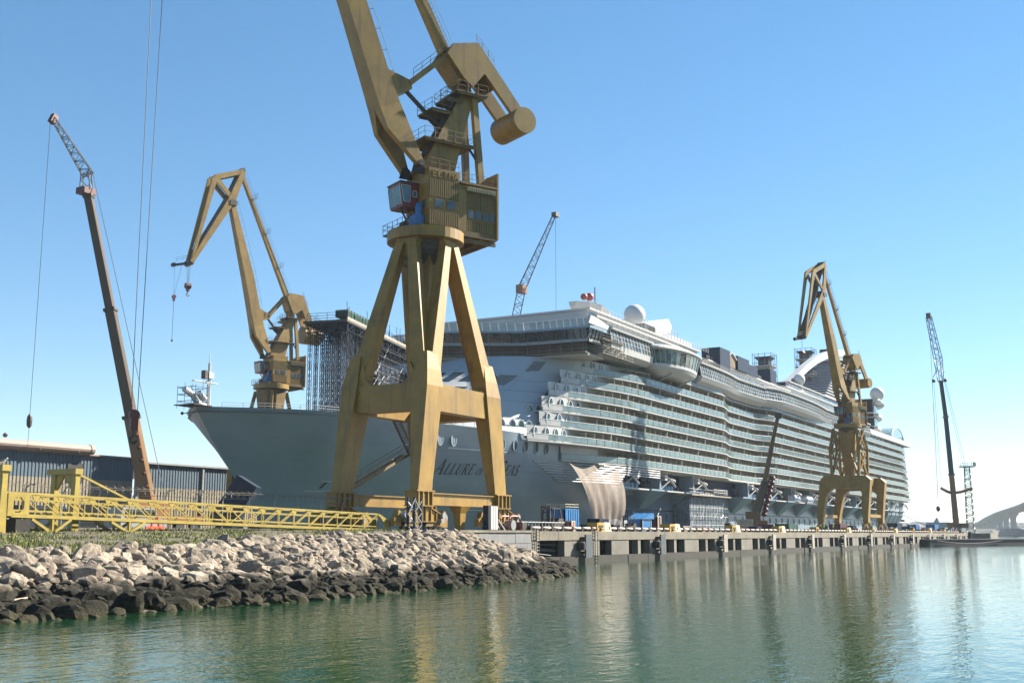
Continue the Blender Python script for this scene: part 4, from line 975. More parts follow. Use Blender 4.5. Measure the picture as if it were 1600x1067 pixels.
    m = M(); m.prism([rt(q) for q in [(-2.1,19.6),(-5.0,20.35),(-5.1,20.0),(-2.3,19.2)]],'y',-1.15,1.15); m.prism([rt(q) for q in [(-5.1,20.35),(-8.4,16.9),(-8.2,16.6),(-5.1,19.9)]],'y',-1.15,1.15); m.prism([rt(q) for q in [(-1.5,18.4),(-3.2,15.9),(-3.4,16.2),(-1.9,18.6)]],'y',-1.15,1.15); m.build('lever_cover', paint, lv)
    C = rt((-10.5,13.0)); m = M()
    if disc_fwd: m.tube((C[0]+2.0,-.2,C[1]+.2),(C[0]-2.4,.0,C[1]+.2),2.0,28)
    else: m.tube((C[0],-2.3,C[1]),(C[0],2.3,C[1]),1.40,32)
    m.build('counterweight_drum', paint, lv)
    m = M(); q = rt((-5.0,20.6)); q2 = rt((-7.2,18.5)); m.rail([(q[0],1.4,q[1]),(q2[0],1.4,q2[1])],.9,.8,.03); m.build('handrail', SCAFRAIL, lv)
    # links
    E1 = rt((-1.9,19.2)); B = jp(8.0,-2.6)
    for sg in (-1,1):
        m = M(); m.bar((rt((-1.6,18.4))[0],sg*.9,rt((-1.6,18.4))[1]),(B[0],sg*.8,B[1]),.42,.5); m.build('link_rod', paint, root)
    m = M(); a = Vector((rt((-1.6,18.4))[0],1.2,rt((-1.6,18.4))[1]+.3)); b = Vector((B[0],1.2,B[1]+.3)); m.rail([b.lerp(a,.05),a],1.0,1.3,.03); m.build('handrail', SCAFRAIL, root)
    m = M(); m.tube((B[0],0,B[1]-.5),(-1.2,0,11.2),.22,6); m.tube((-.2,0,11.9),(-1.6,0,10.9),.36,8); m.build('luffing_rack', DARKST, root)
    # tie bar with small platforms
    m = M(); m.taper((E1[0],0,E1[1]),(Ft[0],0,Ft[1]),(1.0,.95),(.7,.7),up=(1,0,0)); ti = m.build('tie_bar', paint, root)
    dv = V(Ft[0]-E1[0],0,Ft[1]-E1[1]); pn = V(-dv.z,0,dv.x).normalized(); 
    if pn.z < 0: pn = -pn
    for f in (.22,.5,.78):
        c = V(E1[0],0,E1[1])+dv*f; m = M(); m.bar(c-pn*.2,c+pn*1.5,1.3,.1,up=(0,0,1)); m.rail([c+pn*.5+V(0,.6,.05),c+pn*1.5+V(0,.6,.05),c+pn*1.5+V(0,-.6,.05)],.95,.7,.03); m.build('inspection_platform', DARKST, ti)
    m = M(); a = V(E1[0],.3,E1[1])+pn*.9; b = V(Ft[0],.3,Ft[1])+pn*.9; m.ladder(a-pn*.2, b-pn*.2,.5,.5,.025,(0,1,0)); m.path([a+pn*.4,b+pn*.4],.025,4); m.build('tie_ladder', ROPE, ti)
    # fly jib
    dT = V(T[0]-Ft[0],T[1]-Ft[1]).normalized(); pT = V(-dT.y,dT.x); 
    if pT.x < 0: pT = -pT
    fj = None
    for sg in (-1,1):
        m = M(); v0, v1 = sg*1.0, sg*1.4
        m.prism([(Ft[0]-pT.x*.5,Ft[1]-pT.y*.5),(Ft[0]+pT.x*.5,Ft[1]+pT.y*.5),(J[0]+pT.x*1.15,J[1]+pT.y*1.15),(T[0]+pT.x*.4,T[1]+pT.y*.4),(T[0]-pT.x*.4,T[1]-pT.y*.4),(J[0]-pT.x*.5,J[1]-pT.y*.5)],'y',v0,v1)
        o = m.build('fly_jib' if fj is None else 'fly_jib_side', paint, root if fj is None else fj); fj = fj or o
        m = M(); m.taper((Ft[0],sg*1.12,Ft[1]),(K[0],sg*1.12,K[1]),(.5,1.0),(.5,1.1)); m.taper((K[0],sg*1.12,K[1]),(T[0],sg*1.12,T[1]),(.5,1.1),(.45,.5)); m.taper((K[0],sg*1.12,K[1]),(J[0],sg*1.12,J[1]),(.45,1.0),(.45,.9)); m.build('fly_jib_arm', paint, fj)
    m = M()
    for i in range(1,9): 
        f = i/9; c = V(Ft[0]+(T[0]-Ft[0])*f,0,Ft[1]+(T[1]-Ft[1])*f); m.bar(c+V(0,-.85,0),c+V(0,.85,0),.15)
    m.prism([(Ft[0]+pT.x*.1,Ft[1]+pT.y*.1),(T[0]+pT.x*.1,T[1]+pT.y*.1),(T[0]+pT.x*.0,T[1]+pT.y*.0),(Ft[0],Ft[1])],'y',-.99,.99); m.build('fly_jib_deck', DARKST, fj)
    m = M(); m.tube((Ft[0],-1,Ft[1]+.3),(Ft[0],1,Ft[1]+.3),.6,12); m.tube((J[0],-1.3,J[1]),(J[0],1.3,J[1]),.55,12); m.tube((T[0],-1.15,T[1]),(T[0],1.15,T[1]),.65,12); m.bar((T[0],0,T[1]),(T[0]+3.2,0,T[1]-.9),.5,.5); m.tube((T[0]+3.4,-.4,T[1]-.9),(T[0]+3.4,.4,T[1]-.9),.45,10); m.box(J[0]-.8,J[0]+.8,-1.5,1.5,J[1]-1.2,J[1]-.2); m.build('fly_sheave', DARKST, fj)
    m = M()
    for (a0,a1),(b0,b1) in (((Ft[0]-.5,Ft[1]+.5),(J[0]+.3,J[1]+1.4)),((J[0]+1.2,J[1]-.2),(T[0]+.6,T[1]+.8)),((T[0]+.3,T[1]+.5),(T[0]+3.3,T[1]-.4))): m.rail([(a0,.98,a1),(b0,.98,b1)],.95,1.4,.03)
    m.rail([(J[0]-1.2,1.4,J[1]-1.0),(J[0]+1.2,1.4,J[1]-1.0)],1.0,.8,.03); m.build('handrail', ROPE, fj)
    # hoist rope over the top, main hook and whip hook
    m = M(); m.path([(-4.2,0,16.7),(Ft[0],.2,Ft[1]+.9),(T[0],.2,T[1]+.6)],.035,4); m.build('hoist_rope', ROPE, root)
    hz_, hy = hook; 
    m = M()
    for uu in (-.62,.62) if detail > 1 else (-.5,-.15,.2,.55): m.tube((T[0]+uu,uu*.5,T[1]-.2),(T[0]+uu*.5,uu*.3,hz_+.6),.032,4)
    m.build('hook_rope', ROPE, root)
    m = M(); m.tube((T[0]-.55,0,hz_+.1),(T[0]+.55,0,hz_+.1),.62,12) if detail < 2 else m.tube((T[0],-.2,hz_+.3),(T[0],.2,hz_+.3),.44,18)
    m.box(T[0]-.3,T[0]+.3,-.28,.28,hz_-1.0,hz_); hk = m.build('hook_block', REDH, root)
    m = M(); m.path([(T[0],0,hz_-1.0),(T[0],0,hz_-1.4),(T[0]+.3,0,hz_-1.75),(T[0],0,hz_-2.1),(T[0]-.35,0,hz_-1.8)],.12,6); m.build('hook', DARKST, hk)
    if hy:
        m = M(); m.path([(T[0]+3.2,0,T[1]-1.2),(T[0]+3.0,0,hy+.5)],.03,4); m.path([(T[0]+1.6,0,T[1]-.8),(T[0]+2.9,0,hy+.5)],.03,4); m.tube((T[0]+2.95,0,hy-.6),(T[0]+2.95,0,hy-9),.05,4); m.build('whip_rope', ROPE, root)
        m = M(); m.tube((T[0]+2.95,-.25,hy),(T[0]+2.95,.25,hy),.42,12); m.box(T[0]+2.75,T[0]+3.15,-.2,.2,hy-.9,hy); m.box(T[0]+2.8,T[0]+3.1,-.15,.15,hy-9.4,hy-9); m.build('whip_hook_block', REDH, root)
SCAFRAIL = mat('weathered_handrail', (.16,.14,.10), .6, .3, 1)
GLWIN = mat('dusty_blue_pane', (.05,.085,.11), .25, .4, 1.5)

def bogie(root, x, y, z0, paint=YEL, L=6.2, zt_=2.15):
    """gabled equaliser beam on rail wheels, axis along X"""
    m = MB(); h = L/2
    m.prism([(x-h,z0+.75),(x+h,z0+.75),(x+h,z0+1.25),(x+.45,z0+zt_),(x-.45,z0+zt_),(x-h,z0+1.25)],'y',y-.32,y+.32)
    b = m.build('bogie_beam', paint, root)
    m = MB(); m.prism([(x-h-.05,z0+1.25),(x-.45,z0+zt_),(x+.45,z0+zt_),(x+h+.05,z0+1.25),(x+h+.05,z0+1.33),(x+.45,z0+zt_+.08),(x-.45,z0+zt_+.08),(x-h-.05,z0+1.33)],'y',y-.5,y+.5); m.box(x-h,x+h,y-.48,y+.48,z0+.68,z0+.75)
    for dx in (-2.2,-1.3,-.45,.45,1.3,2.2): m.box(x+dx-.05,x+dx+.05,y-.46,y+.46,z0+.75,z0+1.25+(zt_-1.3)*(1-abs(dx)/h))
    m.build('flange', paint, b)
    for dx in (-2.55,-1.75,-.9,.9,1.75,2.55):
        m = MB(); m.tube((x+dx,y-.14,z0+.36),(x+dx,y+.14,z0+.36),.34,14); m.build('wheel', DARKST, b)
    for dx in (-1.7,1.7):
        m = MB(); m.prism([(x+dx-1.2,z0+.3),(x+dx+1.2,z0+.3),(x+dx+.9,z0+.62),(x+dx-.9,z0+.62)],'y',y-.36,y-.2); m.prism([(x+dx-1.2,z0+.3),(x+dx+1.2,z0+.3),(x+dx+.9,z0+.62),(x+dx-.9,z0+.62)],'y',y+.2,y+.36); m.build('wheel_frame', YELD, b)
    for sg in (-1,1):
        m = MB(); e_ = x+sg*(h+.5); m.prism([(e_-.5,z0+.3),(e_+.5,z0+.3),(e_+.5,z0+1.55),(e_+.1,z0+1.7),(e_-.1,z0+1.2),(e_-.5,z0+1.0)],'y',y-.25,y+.25); m.build('rail_clamp_box', paint, b)
        m = MB(); m.tube((x+sg*(h-.1),y-.75,z0+1.25),(x+sg*(h-.1),y-.1,z0+1.25),.3,10); m.box(x+sg*(h-.4)-.25,x+sg*(h-.4)+.25,y-.8,y-.35,z0+.6,z0+1.0); m.build('travel_motor', TIN, b)
    m = MB(); m.lathe([(.55,0),(.35,.25),(.35,.5),(.6,.75)],(x,y,z0+zt_-.05),12); m.build('swivel', YELD, b)

def stair(root, p, q, wd=.8, up=1.0):
    p, q = Vector(p), Vector(q); d = q-p; h = Vector((d.x,d.y,0)).normalized(); sd = Vector((h.y,-h.x,0))*wd/2
    m = MB(); m.bar(p-sd,q-sd,.06,.24); m.bar(p+sd,q+sd,.06,.24); o = m.build('stair_flight', YELD, root)
    m = MB(); n = int(abs(d.z)/.22)
    for i in range(1,n): c = p.lerp(q,i/n); m.hexa([c-sd-h*.11,c+sd-h*.11,c+sd+h*.11,c-sd+h*.11]+[v+Vector((0,0,.03)) for v in (c-sd-h*.11,c+sd-h*.11,c+sd+h*.11,c-sd+h*.11)])
    m.build('tread', DARKST, o)
    m = MB()
    for s_ in (-1,1):
        m.tube(p+sd*s_+V(0,0,up),q+sd*s_+V(0,0,up),.03,4); m.tube(p+sd*s_+V(0,0,up*.5),q+sd*s_+V(0,0,up*.5),.025,4)
        for i in range(7): c = p.lerp(q,i/6)+sd*s_; m.tube(c,c+V(0,0,up),.025,4)
    m.build('stair_rail', SCAFRAIL, o)

# ---------------------------------------------------------------- the near crane
AX = (-8.4, 7.6); PCX, PCY = -8.75, 7.4
big = thing('quay_crane', 'towering ochre portal crane on four splayed legs close to the stone embankment', 'crane', (AX[0],AX[1],DZ), 'ochre double link quay cranes')
zb, zm, zr0, zr1 = 6.75, 14.1, 14.1, 16.7
for sx in (-1,1):
    for sy in (-1,1):
        def sec(z):
            t = (z-zb)/(zr1-zb); hx = 7.85-1.25*t; hy = 4.8+.02*t; wx = 2.15+.55*t; wy = .85+.95*t
            xo = PCX+sx*hx; yo = PCY+sy*hy; xi = xo-sx*wx; yi = yo-sy*wy
            return [(xo,yo,z),(xi,yo,z),(xi,yi,z),(xo,yi,z)]
        tp = sec(zr1); ct = V(PCX+sx*4.9, PCY+sy*3.5, zr1+7.0)
        MB().loft([sec(z) for z in (zb,9,11.5,zr0,zr1-.4)]+[[tuple(V(q).lerp(ct,.16)) for q in tp],[tuple(V(q).lerp(ct,.4)) for q in tp]]).build('portal_leg', YEL, big, fix=True)
        # head block on the sill and bogie
        xo = PCX+sx*7.0; yo = PCY+sy*4.35
        m = MB(); m.box(xo-1.25,xo+1.25,yo-.55,yo+.55,5.5,6.70); m.box(xo-1.45,xo+1.45,yo-.75,yo+.75,6.70,6.82); m.box(xo-1.4,xo+1.4,yo-.7,yo+.7,5.42,5.5)
        for dx in (-1.1,-.4,.4,1.1): m.box(xo+dx-.06,xo+dx+.06,yo-.72,yo+.72,5.5,6.7)
        m.build('leg_foot', YEL, big)
        bogie(big, xo, yo, DZ+.12)
for sy in (-1,1):
    y = PCY+sy*4.35; m = MB(); m.box(PCX-5.74,PCX+5.74,y-.32,y+.32,5.62,6.55); m.box(PCX-5.74,PCX+5.74,y-.5,y+.5,6.55,6.64); m.box(PCX-5.74,PCX+5.74,y-.5,y+.5,5.54,5.62); m.build('sill_beam', YEL, big)
y = PCY-4.35; m = MB(); m.loft([[(PCX-.2+dx*w_,y+dy*w_,z) for dx,dy in ((-.5,-.4),(.5,-.4),(.5,.4),(-.5,.4))] for z, w_ in ((DZ,.75),(4.9,1.0),(5.53,1.7))]); m.build('storm_anchor', YEL, big)
# ring beam
hx, hy = 6.65, 4.8
for sy in (-1,1):
    y = PCY+sy*(hy-.8); MB().box(PCX-hx+2.4,PCX+hx-2.4,y-.6,y+.6,zr0,zr1-.1).build('portal_beam', YEL, big)
for sx in (-1,1):
    x = PCX+sx*(hx-1.1); MB().box(x-.85,x+.85,PCY-hy+1.6,PCY+hy-1.6,zr0,zr1-.1).build('portal_beam', YEL, big)
# inclined arms: from each corner to the mid-side nodes under the ring
zr2 = 30.2
def arm(foot, apex, n_hint, w0=1.5, w1=1.15, d0=1.25, d1=1.0):
    m = MB(); m.taper(foot, apex, (d0,w0), (d1,w1), up=n_hint); return m.build('pyramid_arm', YEL, big)
for sx in (-1,1):
    for sy in (-1,1):
        cx_, cy_ = PCX+sx*5.6, PCY+sy*4.1
        ax_ = V(AX[0]+sx*3.1, AX[1]+sy*.7, zr2+.6); ay_ = V(AX[0]+sx*.7, AX[1]+sy*2.75, zr2+.6)
        fx_ = V(PCX+sx*5.75, PCY+sy*(3.75), zr1-.9); fy_ = V(PCX+sx*5.45, PCY+sy*3.98, zr1-.9)
        arm(fx_, ax_, (0,1,0), 1.7, .95, 1.5, .85); arm(fy_, ay_, (1,0,0), 1.7, .95, 1.5, .85)
        # gusset webs where the arm springs from the beam
        g = fx_; h_ = ax_-fx_; m = MB(); m.prism([(g.y-sy*.2,zr1-.12),(g.y-sy*2.0,zr1-.12),(g.y-sy*1.2+h_.y*.02,zr1+.55),(g.y-sy*.7+h_.y*.14,zr1+1.9)],'x',g.x-.45,g.x+.45); m.build('gusset', YEL, big)
        g = fy_; h_ = ay_-fy_; m = MB(); m.prism([(g.x-sx*.2,zr1-.12),(g.x-sx*2.1,zr1-.12),(g.x-sx*1.3+h_.x*.02,zr1+.55),(g.x-sx*.8+h_.x*.14,zr1+1.9)],'y',g.y-.45,g.y+.45); m.build('gusset', YEL, big)
for a in range(4):
    c = V(AX[0]+math.cos(a*PI/2)*2.85, AX[1]+math.sin(a*PI/2)*2.6, 0); hw = (.42,1.2) if a % 2 == 0 else (1.2,.42)
    MB().loft([[(c.x+dx*hw[0]*k,c.y+dy*hw[1]*k,z) for dx,dy in ((-1,-1),(1,-1),(1,1),(-1,1))] for z, k in ((29.6,.6),(30.3,.85),(31.35,1.05))]).build('node_block', YEL, big)
m = MB(); m.loft([[(AX[0]+dx*w_,AX[1]+dy*w_,z) for dx,dy in ((-1,-1),(1,-1),(1,1),(-1,1))] for z, w_ in ((15.5,.7),(24,1.15),(29.3,1.5),(31,1.6))]); m.build('centre_column', YEL, big)
m = MB(); m.lathe([(1.7,29.0),(2.5,30.4),(2.6,31.3)],(AX[0],AX[1],0),24); m.build('ring_support', DARKST, big)
m = MB(); m.box(AX[0]-3.3,AX[0]-1.6,AX[1]-.6,AX[1]+.9,28.7,28.85); m.build('access_platform', YELD, big)
# access stairs, landing and cabinet
stair(big, (-14.2,PCY+5.3,6.8), (-4.0,PCY+5.3,10.9)); stair(big, (-4.0,PCY+4.4,10.9), (-9.0,PCY+4.4,zr1-.2))
m = MB(); m.box(-4.4,-2.8,PCY+3.8,PCY+5.8,10.8,10.9); m.rail([(-2.8,PCY+3.8,10.9),(-2.8,PCY+5.8,10.9)],1.05,.9,.03); m.build('stair_landing', YELD, big)
m = MB(); m.rail([(-15.2,PCY+5.0,6.82),(-13.0,PCY+5.0,6.82)],1.1,.7,.03); m.ladder((-13.6,PCY+4.9,3.4),(-13.6,PCY+4.9,6.8),.5,.3,.03,(1,0,0)); m.rail([(-14,PCY-4,zr1-.1),(-14,PCY+3,zr1-.1)],1.0,1.4,.03); m.build('sill_ladder', YELD, big)
m = MB(); m.box(-4.2,-3.3,PCY+2.9,PCY+3.7,20.6,22.4); m.box(-4.5,-2.8,PCY+2.5,PCY+4,20.4,20.55); m.build('switch_cabinet', SCAFD, big)
m = MB(); m.rail([(-3.6,5.6,zr1-.1),(-1.8,4.0,zr1-.1)],1.1,.8,.03); m.path([(-3.2,4.2,zr1),(-3.2,4.2,zr1+1),(-1.2,4.2,zr1+1),(-1.2,4.2,zr1)],.03,4); m.build('walkway_rail', WHITE, big)
crane_upper(big, AX, 32.8, math.radians(153.2), 1.0, (15.4,37.6), (11.9,43.9), (22.0,43.6), (27.7,24.5), 0.0, (-20.3+0, None), 2)

# ---------------------------------------------------------------- crane on the far side of the dock
LX = (90.5, 113.0)
lc = thing('quay_crane', 'sunlit ochre crane rising behind the ship bow beside the foredeck scaffold', 'crane', (LX[0],LX[1],DZ), 'ochre double link quay cranes')
crane_upper(lc, LX, 35.4, math.radians(160.5), 1.0, (11.4,38.8), (9.3,45.6), (15.9,43.0), (20.4,23.6), math.radians(18), (18.6,16.0), 1, True)
m = MB(); m.loft([[(LX[0]+dx*w_,LX[1]+dy*w_,z) for dx,dy in ((-1,-.5),(-.5,-1),(.5,-1),(1,-.5),(1,.5),(.5,1),(-.5,1),(-1,.5))] for z, w_ in ((12,2.2),(28,2.4),(31,2.7),(33.6,3.0))]); m.build('centre_column', YELD, lc)
for sx in (-1,1):
    for sy in (-1,1):
        m = MB(); m.bar((LX[0]+sx*2.3,LX[1]+sy*2.3,33.4),(LX[0]+sx*5.8,LX[1]+sy*4.6,15.6),.6,.7); m.build('pyramid_arm', YEL, lc)
        m = MB(); m.taper((LX[0]+sx*5.8,LX[1]+sy*4.6,16.3),(LX[0]+sx*6.6,LX[1]+sy*4.6,5.2),(1.6,2.2),(.9,1.8)); m.build('portal_leg', YEL, lc)
        bogie(lc, LX[0]+sx*6.6, LX[1]+sy*4.6, DZ+.1)
for sy in (-1,1): MB().box(LX[0]-5,LX[0]+5,LX[1]+sy*4.6-.5,LX[1]+sy*4.6+.5,13.6,16).build('portal_beam', YEL, lc)
for sx in (-1,1): MB().box(LX[0]+sx*5.8-.5,LX[0]+sx*5.8+.5,LX[1]-4,LX[1]+4,13.7,15.9).build('portal_beam', YEL, lc)

# ---------------------------------------------------------------- crane further along the quay, arched portal
RX = (170.6, 8.1)
rc = thing('quay_crane', 'ochre crane with arched portal and lattice pedestal further along the quay', 'crane', (RX[0],RX[1],DZ), 'ochre double link quay cranes')
crane_upper(rc, RX, 28.5, math.radians(164), .82, (11.6,36.0), (10.4,44.2), (17.0,41.0), (22.6,22.0), math.radians(8), (17.5,None), 1)
arch = [(12.0,15.9),(2.7,15.9),(1.7,14.95),(2.2,10.5),(2.6,6.6),(3.9,6.6),(3.9,9.5),(3.7,12.0),(4.5,13.05),(10.3,13.05),(11.3,12.1),(11.9,10),(12.6,6.6),(14.0,6.6),(13.5,10.5),(12.9,14.95)]
for x in (163.0, 178.4):
    MB().prism(arch,'x',x-1.1,x+1.1).build('portal_frame', YEL, rc)
    for y in (3.2,13.2): bogie(rc, x, y, DZ+.1, YEL, 5.4, 2.2); MB().box(x-1.0,x+1.0,y-.6,y+.6,5.5,6.59).build('leg_foot', YEL, rc)
for y in (3.2,13.2): MB().box(164.2,177.2,y-.35,y+.35,6.7,7.4).build('sill_beam', YEL, rc)
for y in (4.6,11.6): MB().box(164.2,177.2,y-.5,y+.5,14.2,15.8).build('portal_beam', YEL, rc)
m = MB(); m.loft([[(RX[0]+dx*w_,RX[1]+dy*w_,z) for dx,dy in ((-1,-.5),(-.5,-1),(.5,-1),(1,-.5),(1,.5),(.5,1),(-.5,1),(-1,.5))] for z, w_ in ((15.6,1.0),(22,1.6),(26.6,1.9))]); m.build('centre_column', YEL, rc)
for sx in (-1,1):
    for sy in (-1,1):
        c0 = V(RX[0]+sx*4.6, RX[1]+sy*3.0, 15.9); c1 = V(RX[0]+sx*3.0, RX[1]+sy*2.6, 27.0); md = V(RX[0]+sx*4.2, RX[1]+sy*3.3, 22)
        m = MB(); m.bar(c0, md, .55); m.bar(md, c1, .5); m.bar(c0, V(RX[0]+sx*1.4,RX[1]+sy*2.4,22), .35); m.bar(V(RX[0]+sx*1.4,RX[1]+sy*2.4,22), c1, .35); m.bar(c0,V(RX[0]+sx*3.6,RX[1]+sy*1.0,22),.35); m.bar(V(RX[0]+sx*3.6,RX[1]+sy*1.0,22),c1,.35)
        m.build('lattice_leg', YEL, rc)
for sy in (-1,1):
    m = MB(); y = RX[1]+sy*3.0; m.bar((RX[0]-4.4,y,21.8),(RX[0]+4.4,y,21.8),.3); m.bar((RX[0]-4.5,y,16.2),(RX[0]+3.8,y,21.8),.3); m.bar((RX[0]+4.5,y,16.2),(RX[0]-3.8,y,21.8),.3); m.bar((RX[0]-4.2,y,22),(RX[0]+2.8,y,26.6),.28); m.bar((RX[0]+4.2,y,22),(RX[0]-2.8,y,26.6),.28); m.build('lattice_brace', YEL, rc)
# ================================================================ mobile cranes
def telescopic(root, base, secs, tipdir, m, w0):
    """boom: list of (length, width); returns the tip"""
    p = Vector(base); d = Vector(tipdir).normalized()
    for i, (L, w_) in enumerate(secs):
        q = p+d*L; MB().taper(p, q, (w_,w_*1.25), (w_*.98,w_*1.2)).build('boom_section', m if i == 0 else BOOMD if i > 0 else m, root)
        MB().taper(q-d*.5, q, (w_*1.12,w_*1.4), (w_*1.12,w_*1.4)).build('boom_collar', DARKST, root); p = q
    return p
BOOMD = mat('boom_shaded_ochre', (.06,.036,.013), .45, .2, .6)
# left: tall boom with lattice fly jib standing beyond the fence
def sight(px, py, Yd):
    v = (533.5-py)/1800; t = Yd/(math.cos(PITCH)-v*math.sin(PITCH)); return cw(t*(px-800)/1800, Yd, 3+t*(math.sin(PITCH)+v*math.cos(PITCH)))
b0 = sight(237,800,140); b0.z = DZ+1.5; t1 = sight(135,290,140)
lm = thing('mobile_crane', 'tall brown telescopic crane with grey lattice fly jib standing before the shed', 'mobile crane', (b0.x,b0.y,DZ))
MB().box(b0.x-5,b0.x+7,b0.y-1.5,b0.y+1.5,DZ+.9,DZ+1.9).build('carrier', ORANGE, lm)
for i in range(5):
    for s in (-1,1): MB().tube((b0.x-4+2.4*i,b0.y+s*1.1,DZ+.65),(b0.x-4+2.4*i,b0.y+s*1.55,DZ+.65),.65,14).build('wheel', BLACK, lm)
MB().box(b0.x-3.5,b0.x+1.5,b0.y-1.4,b0.y+1.4,DZ+1.92,DZ+3.4).build('upper_body', ORANGE, lm)
d = (t1-b0); p = b0.copy(); L = d.length; d = d/L
cur = b0
for i, (f, w_) in enumerate(((.30,1.45),(.62,1.15),(.97,.95))):
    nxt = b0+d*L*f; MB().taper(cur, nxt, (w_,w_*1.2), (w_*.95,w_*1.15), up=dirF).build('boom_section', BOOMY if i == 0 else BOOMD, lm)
    MB().taper(nxt-d*.4, nxt, (w_*1.2,w_*1.35), (w_*1.2,w_*1.35), up=dirF).build('boom_collar', DARKST, lm); cur = nxt
MB().box(t1.x-.9,t1.x+.9,t1.y-.8,t1.y+.8,t1.z-1.2,t1.z-.4).build('boom_head', REDH, lm)
k0 = t1+V(0,0,.2); k1 = sight(144,267,140); t2 = sight(84,186,140)
MB().truss(k0+V(0,0,-.8), k0+dirR*-.15+V(0,0,1.6), (1.3,1.0), (.9,.9), 2, .09, .06, up=dirF).build('jib_root', TIN, lm)
MB().truss(k0+V(0,0,1.4), t2, (1.2,1.2), (.5,.6), 14, .07, .045, up=dirF).build('lattice_fly_jib', FENDG, lm)
MB().truss(k0+V(0,0,1.0), k1, (.5,.5), (.4,.4), 3, .06, .04, up=dirF).build('jib_mast', TIN, lm)
MB().taper(t2-V(.3,0,.6), t2+V(.2,0,.5), (.7,.8),(.7,.8)).build('jib_head', REDH, lm)
m = MB(); m.path([t2+V(0,0,.3),k1,b0+d*2+dirR*2.2],.04,4); m.tube(t2+V(0,0,.4),t2+V(0,0,1.6),.03,3); hk = sight(46,657,140); m.path([t2-dirR*.4,hk],.035,4); hk2 = sight(43,700,140); m.path([hk,hk2],.03,4); m.build('hoist_rope', ROPE, lm)
MB().lathe([(.1,-.9),(.3,-.6),(.34,0),(.28,.5),(.1,.8)],hk,10).build('hook_block', DARKST, lm)
m = MB()
for i in range(7): c = b0+d*(4+1.6*i); m.sphere(c-dirF*.85+dirR*.45,.26,8)
m.build('hose_reel', REDH, lm); 
# right: slim boom with Y-shaped spreader near the quay end
b0 = V(338, 9, DZ+3); D = (b0-Vector((-101.5,-54.2,3)))
Yd = D.dot(dirF); Xd = D.dot(dirR); sc_ = Yd/1800
def at(px, py): return sight(px, py, Yd)
b0 = at(1490,815); rm = thing('mobile_crane', 'slender dark telescopic crane with spread guy frame at the far quay end', 'mobile crane', (b0.x,b0.y,DZ))
MB().box(b0.x-7,b0.x+7,b0.y-1.6,b0.y+1.6,DZ+.8,DZ+2).build('carrier', DKBLUE, rm)
for i in range(6):
    for s in (-1,1): MB().tube((b0.x-6+2.4*i,b0.y+s*1.2,DZ+.7),(b0.x-6+2.4*i,b0.y+s*1.65,DZ+.7),.7,12).build('wheel', BLACK, rm)
for a, b, z0, z1, m_ in ((1483,1493,824,816,ORANGE),(1500.5,1510,824.5,817,ORANGE),(1490,1499,824,819,DARKST)):
    p, q = at(a,z0), at(b,z1); MB().hexa([p+dirF*-2,V(q.x,q.y,p.z)+dirF*-2,V(q.x,q.y,p.z)+dirF*2,p+dirF*2,V(p.x,p.y,q.z)+dirF*-2,q+dirF*-2,q+dirF*2,V(p.x,p.y,q.z)+dirF*2]).build('counterweight' if m_ == ORANGE else 'upper_body', m_, rm)
pts = [(1494,818,1.6),(1486.5,740,1.4),(1477.5,650,1.2),(1470,595,1.05)]
for i in range(3):
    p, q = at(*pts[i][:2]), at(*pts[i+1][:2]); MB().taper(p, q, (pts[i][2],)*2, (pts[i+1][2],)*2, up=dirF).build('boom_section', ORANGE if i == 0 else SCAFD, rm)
    MB().taper(q+(p-q).normalized()*.6, q, (pts[i+1][2]*1.35,)*2, (pts[i+1][2]*1.35,)*2, up=dirF).build('boom_collar', DARKST, rm)
MB().truss(at(1470,595), at(1465.5,560), (1.6,1.6), (2.3,2.3), 3, .14, .1, up=dirF).build('jib_root', TIN, rm)
MB().truss(at(1465.5,560), at(1451,495), (2.3,2.3), (1.6,1.6), 13, .11, .075, up=dirF).build('lattice_fly_jib', FENDG, rm)
p = at(1451,493); MB().box(p.x-1,p.x+1,p.y-.8,p.y+.8,p.z-1,p.z+.8).build('jib_head', DARKST, rm)
m = MB(); c = at(1488,770)
for e_ in (at(1470,762), at(1519,763)): m.path([c, c.lerp(e_,.4)+V(0,0,-.3), e_], .55, 6)
m.build('guy_spreader', ORANGE, rm)
m = MB(); m.path([at(1465,565), at(1476,582)],.12,4); m.path([at(1465,575), at(1458,590)],.12,4); m.sphere(at(1477,594),.7,8); m.sphere(at(1459,595),.7,8); m.build('jib_outrigger', DARKST, rm)
m = MB(); m.path([at(1452,495), at(1466,795), at(1466,815)],.06,4); m.path([at(1459,595), at(1471,762)],.06,4); m.path([at(1477,594), at(1513,745), at(1519,763)],.06,4); m.path([at(1475,594), at(1509,745)],.05,4); m.path([at(1472,763), at(1489,812)],.05,4); m.path([at(1517,764), at(1498,812)],.05,4); m.path([at(1456,590),at(1463,700),at(1466,795)],.04,4); m.build('guy_rope', ROPE, rm)
MB().sphere(at(1466,794.5),.75,8,1.4).build('hook_block', DARKST, rm)
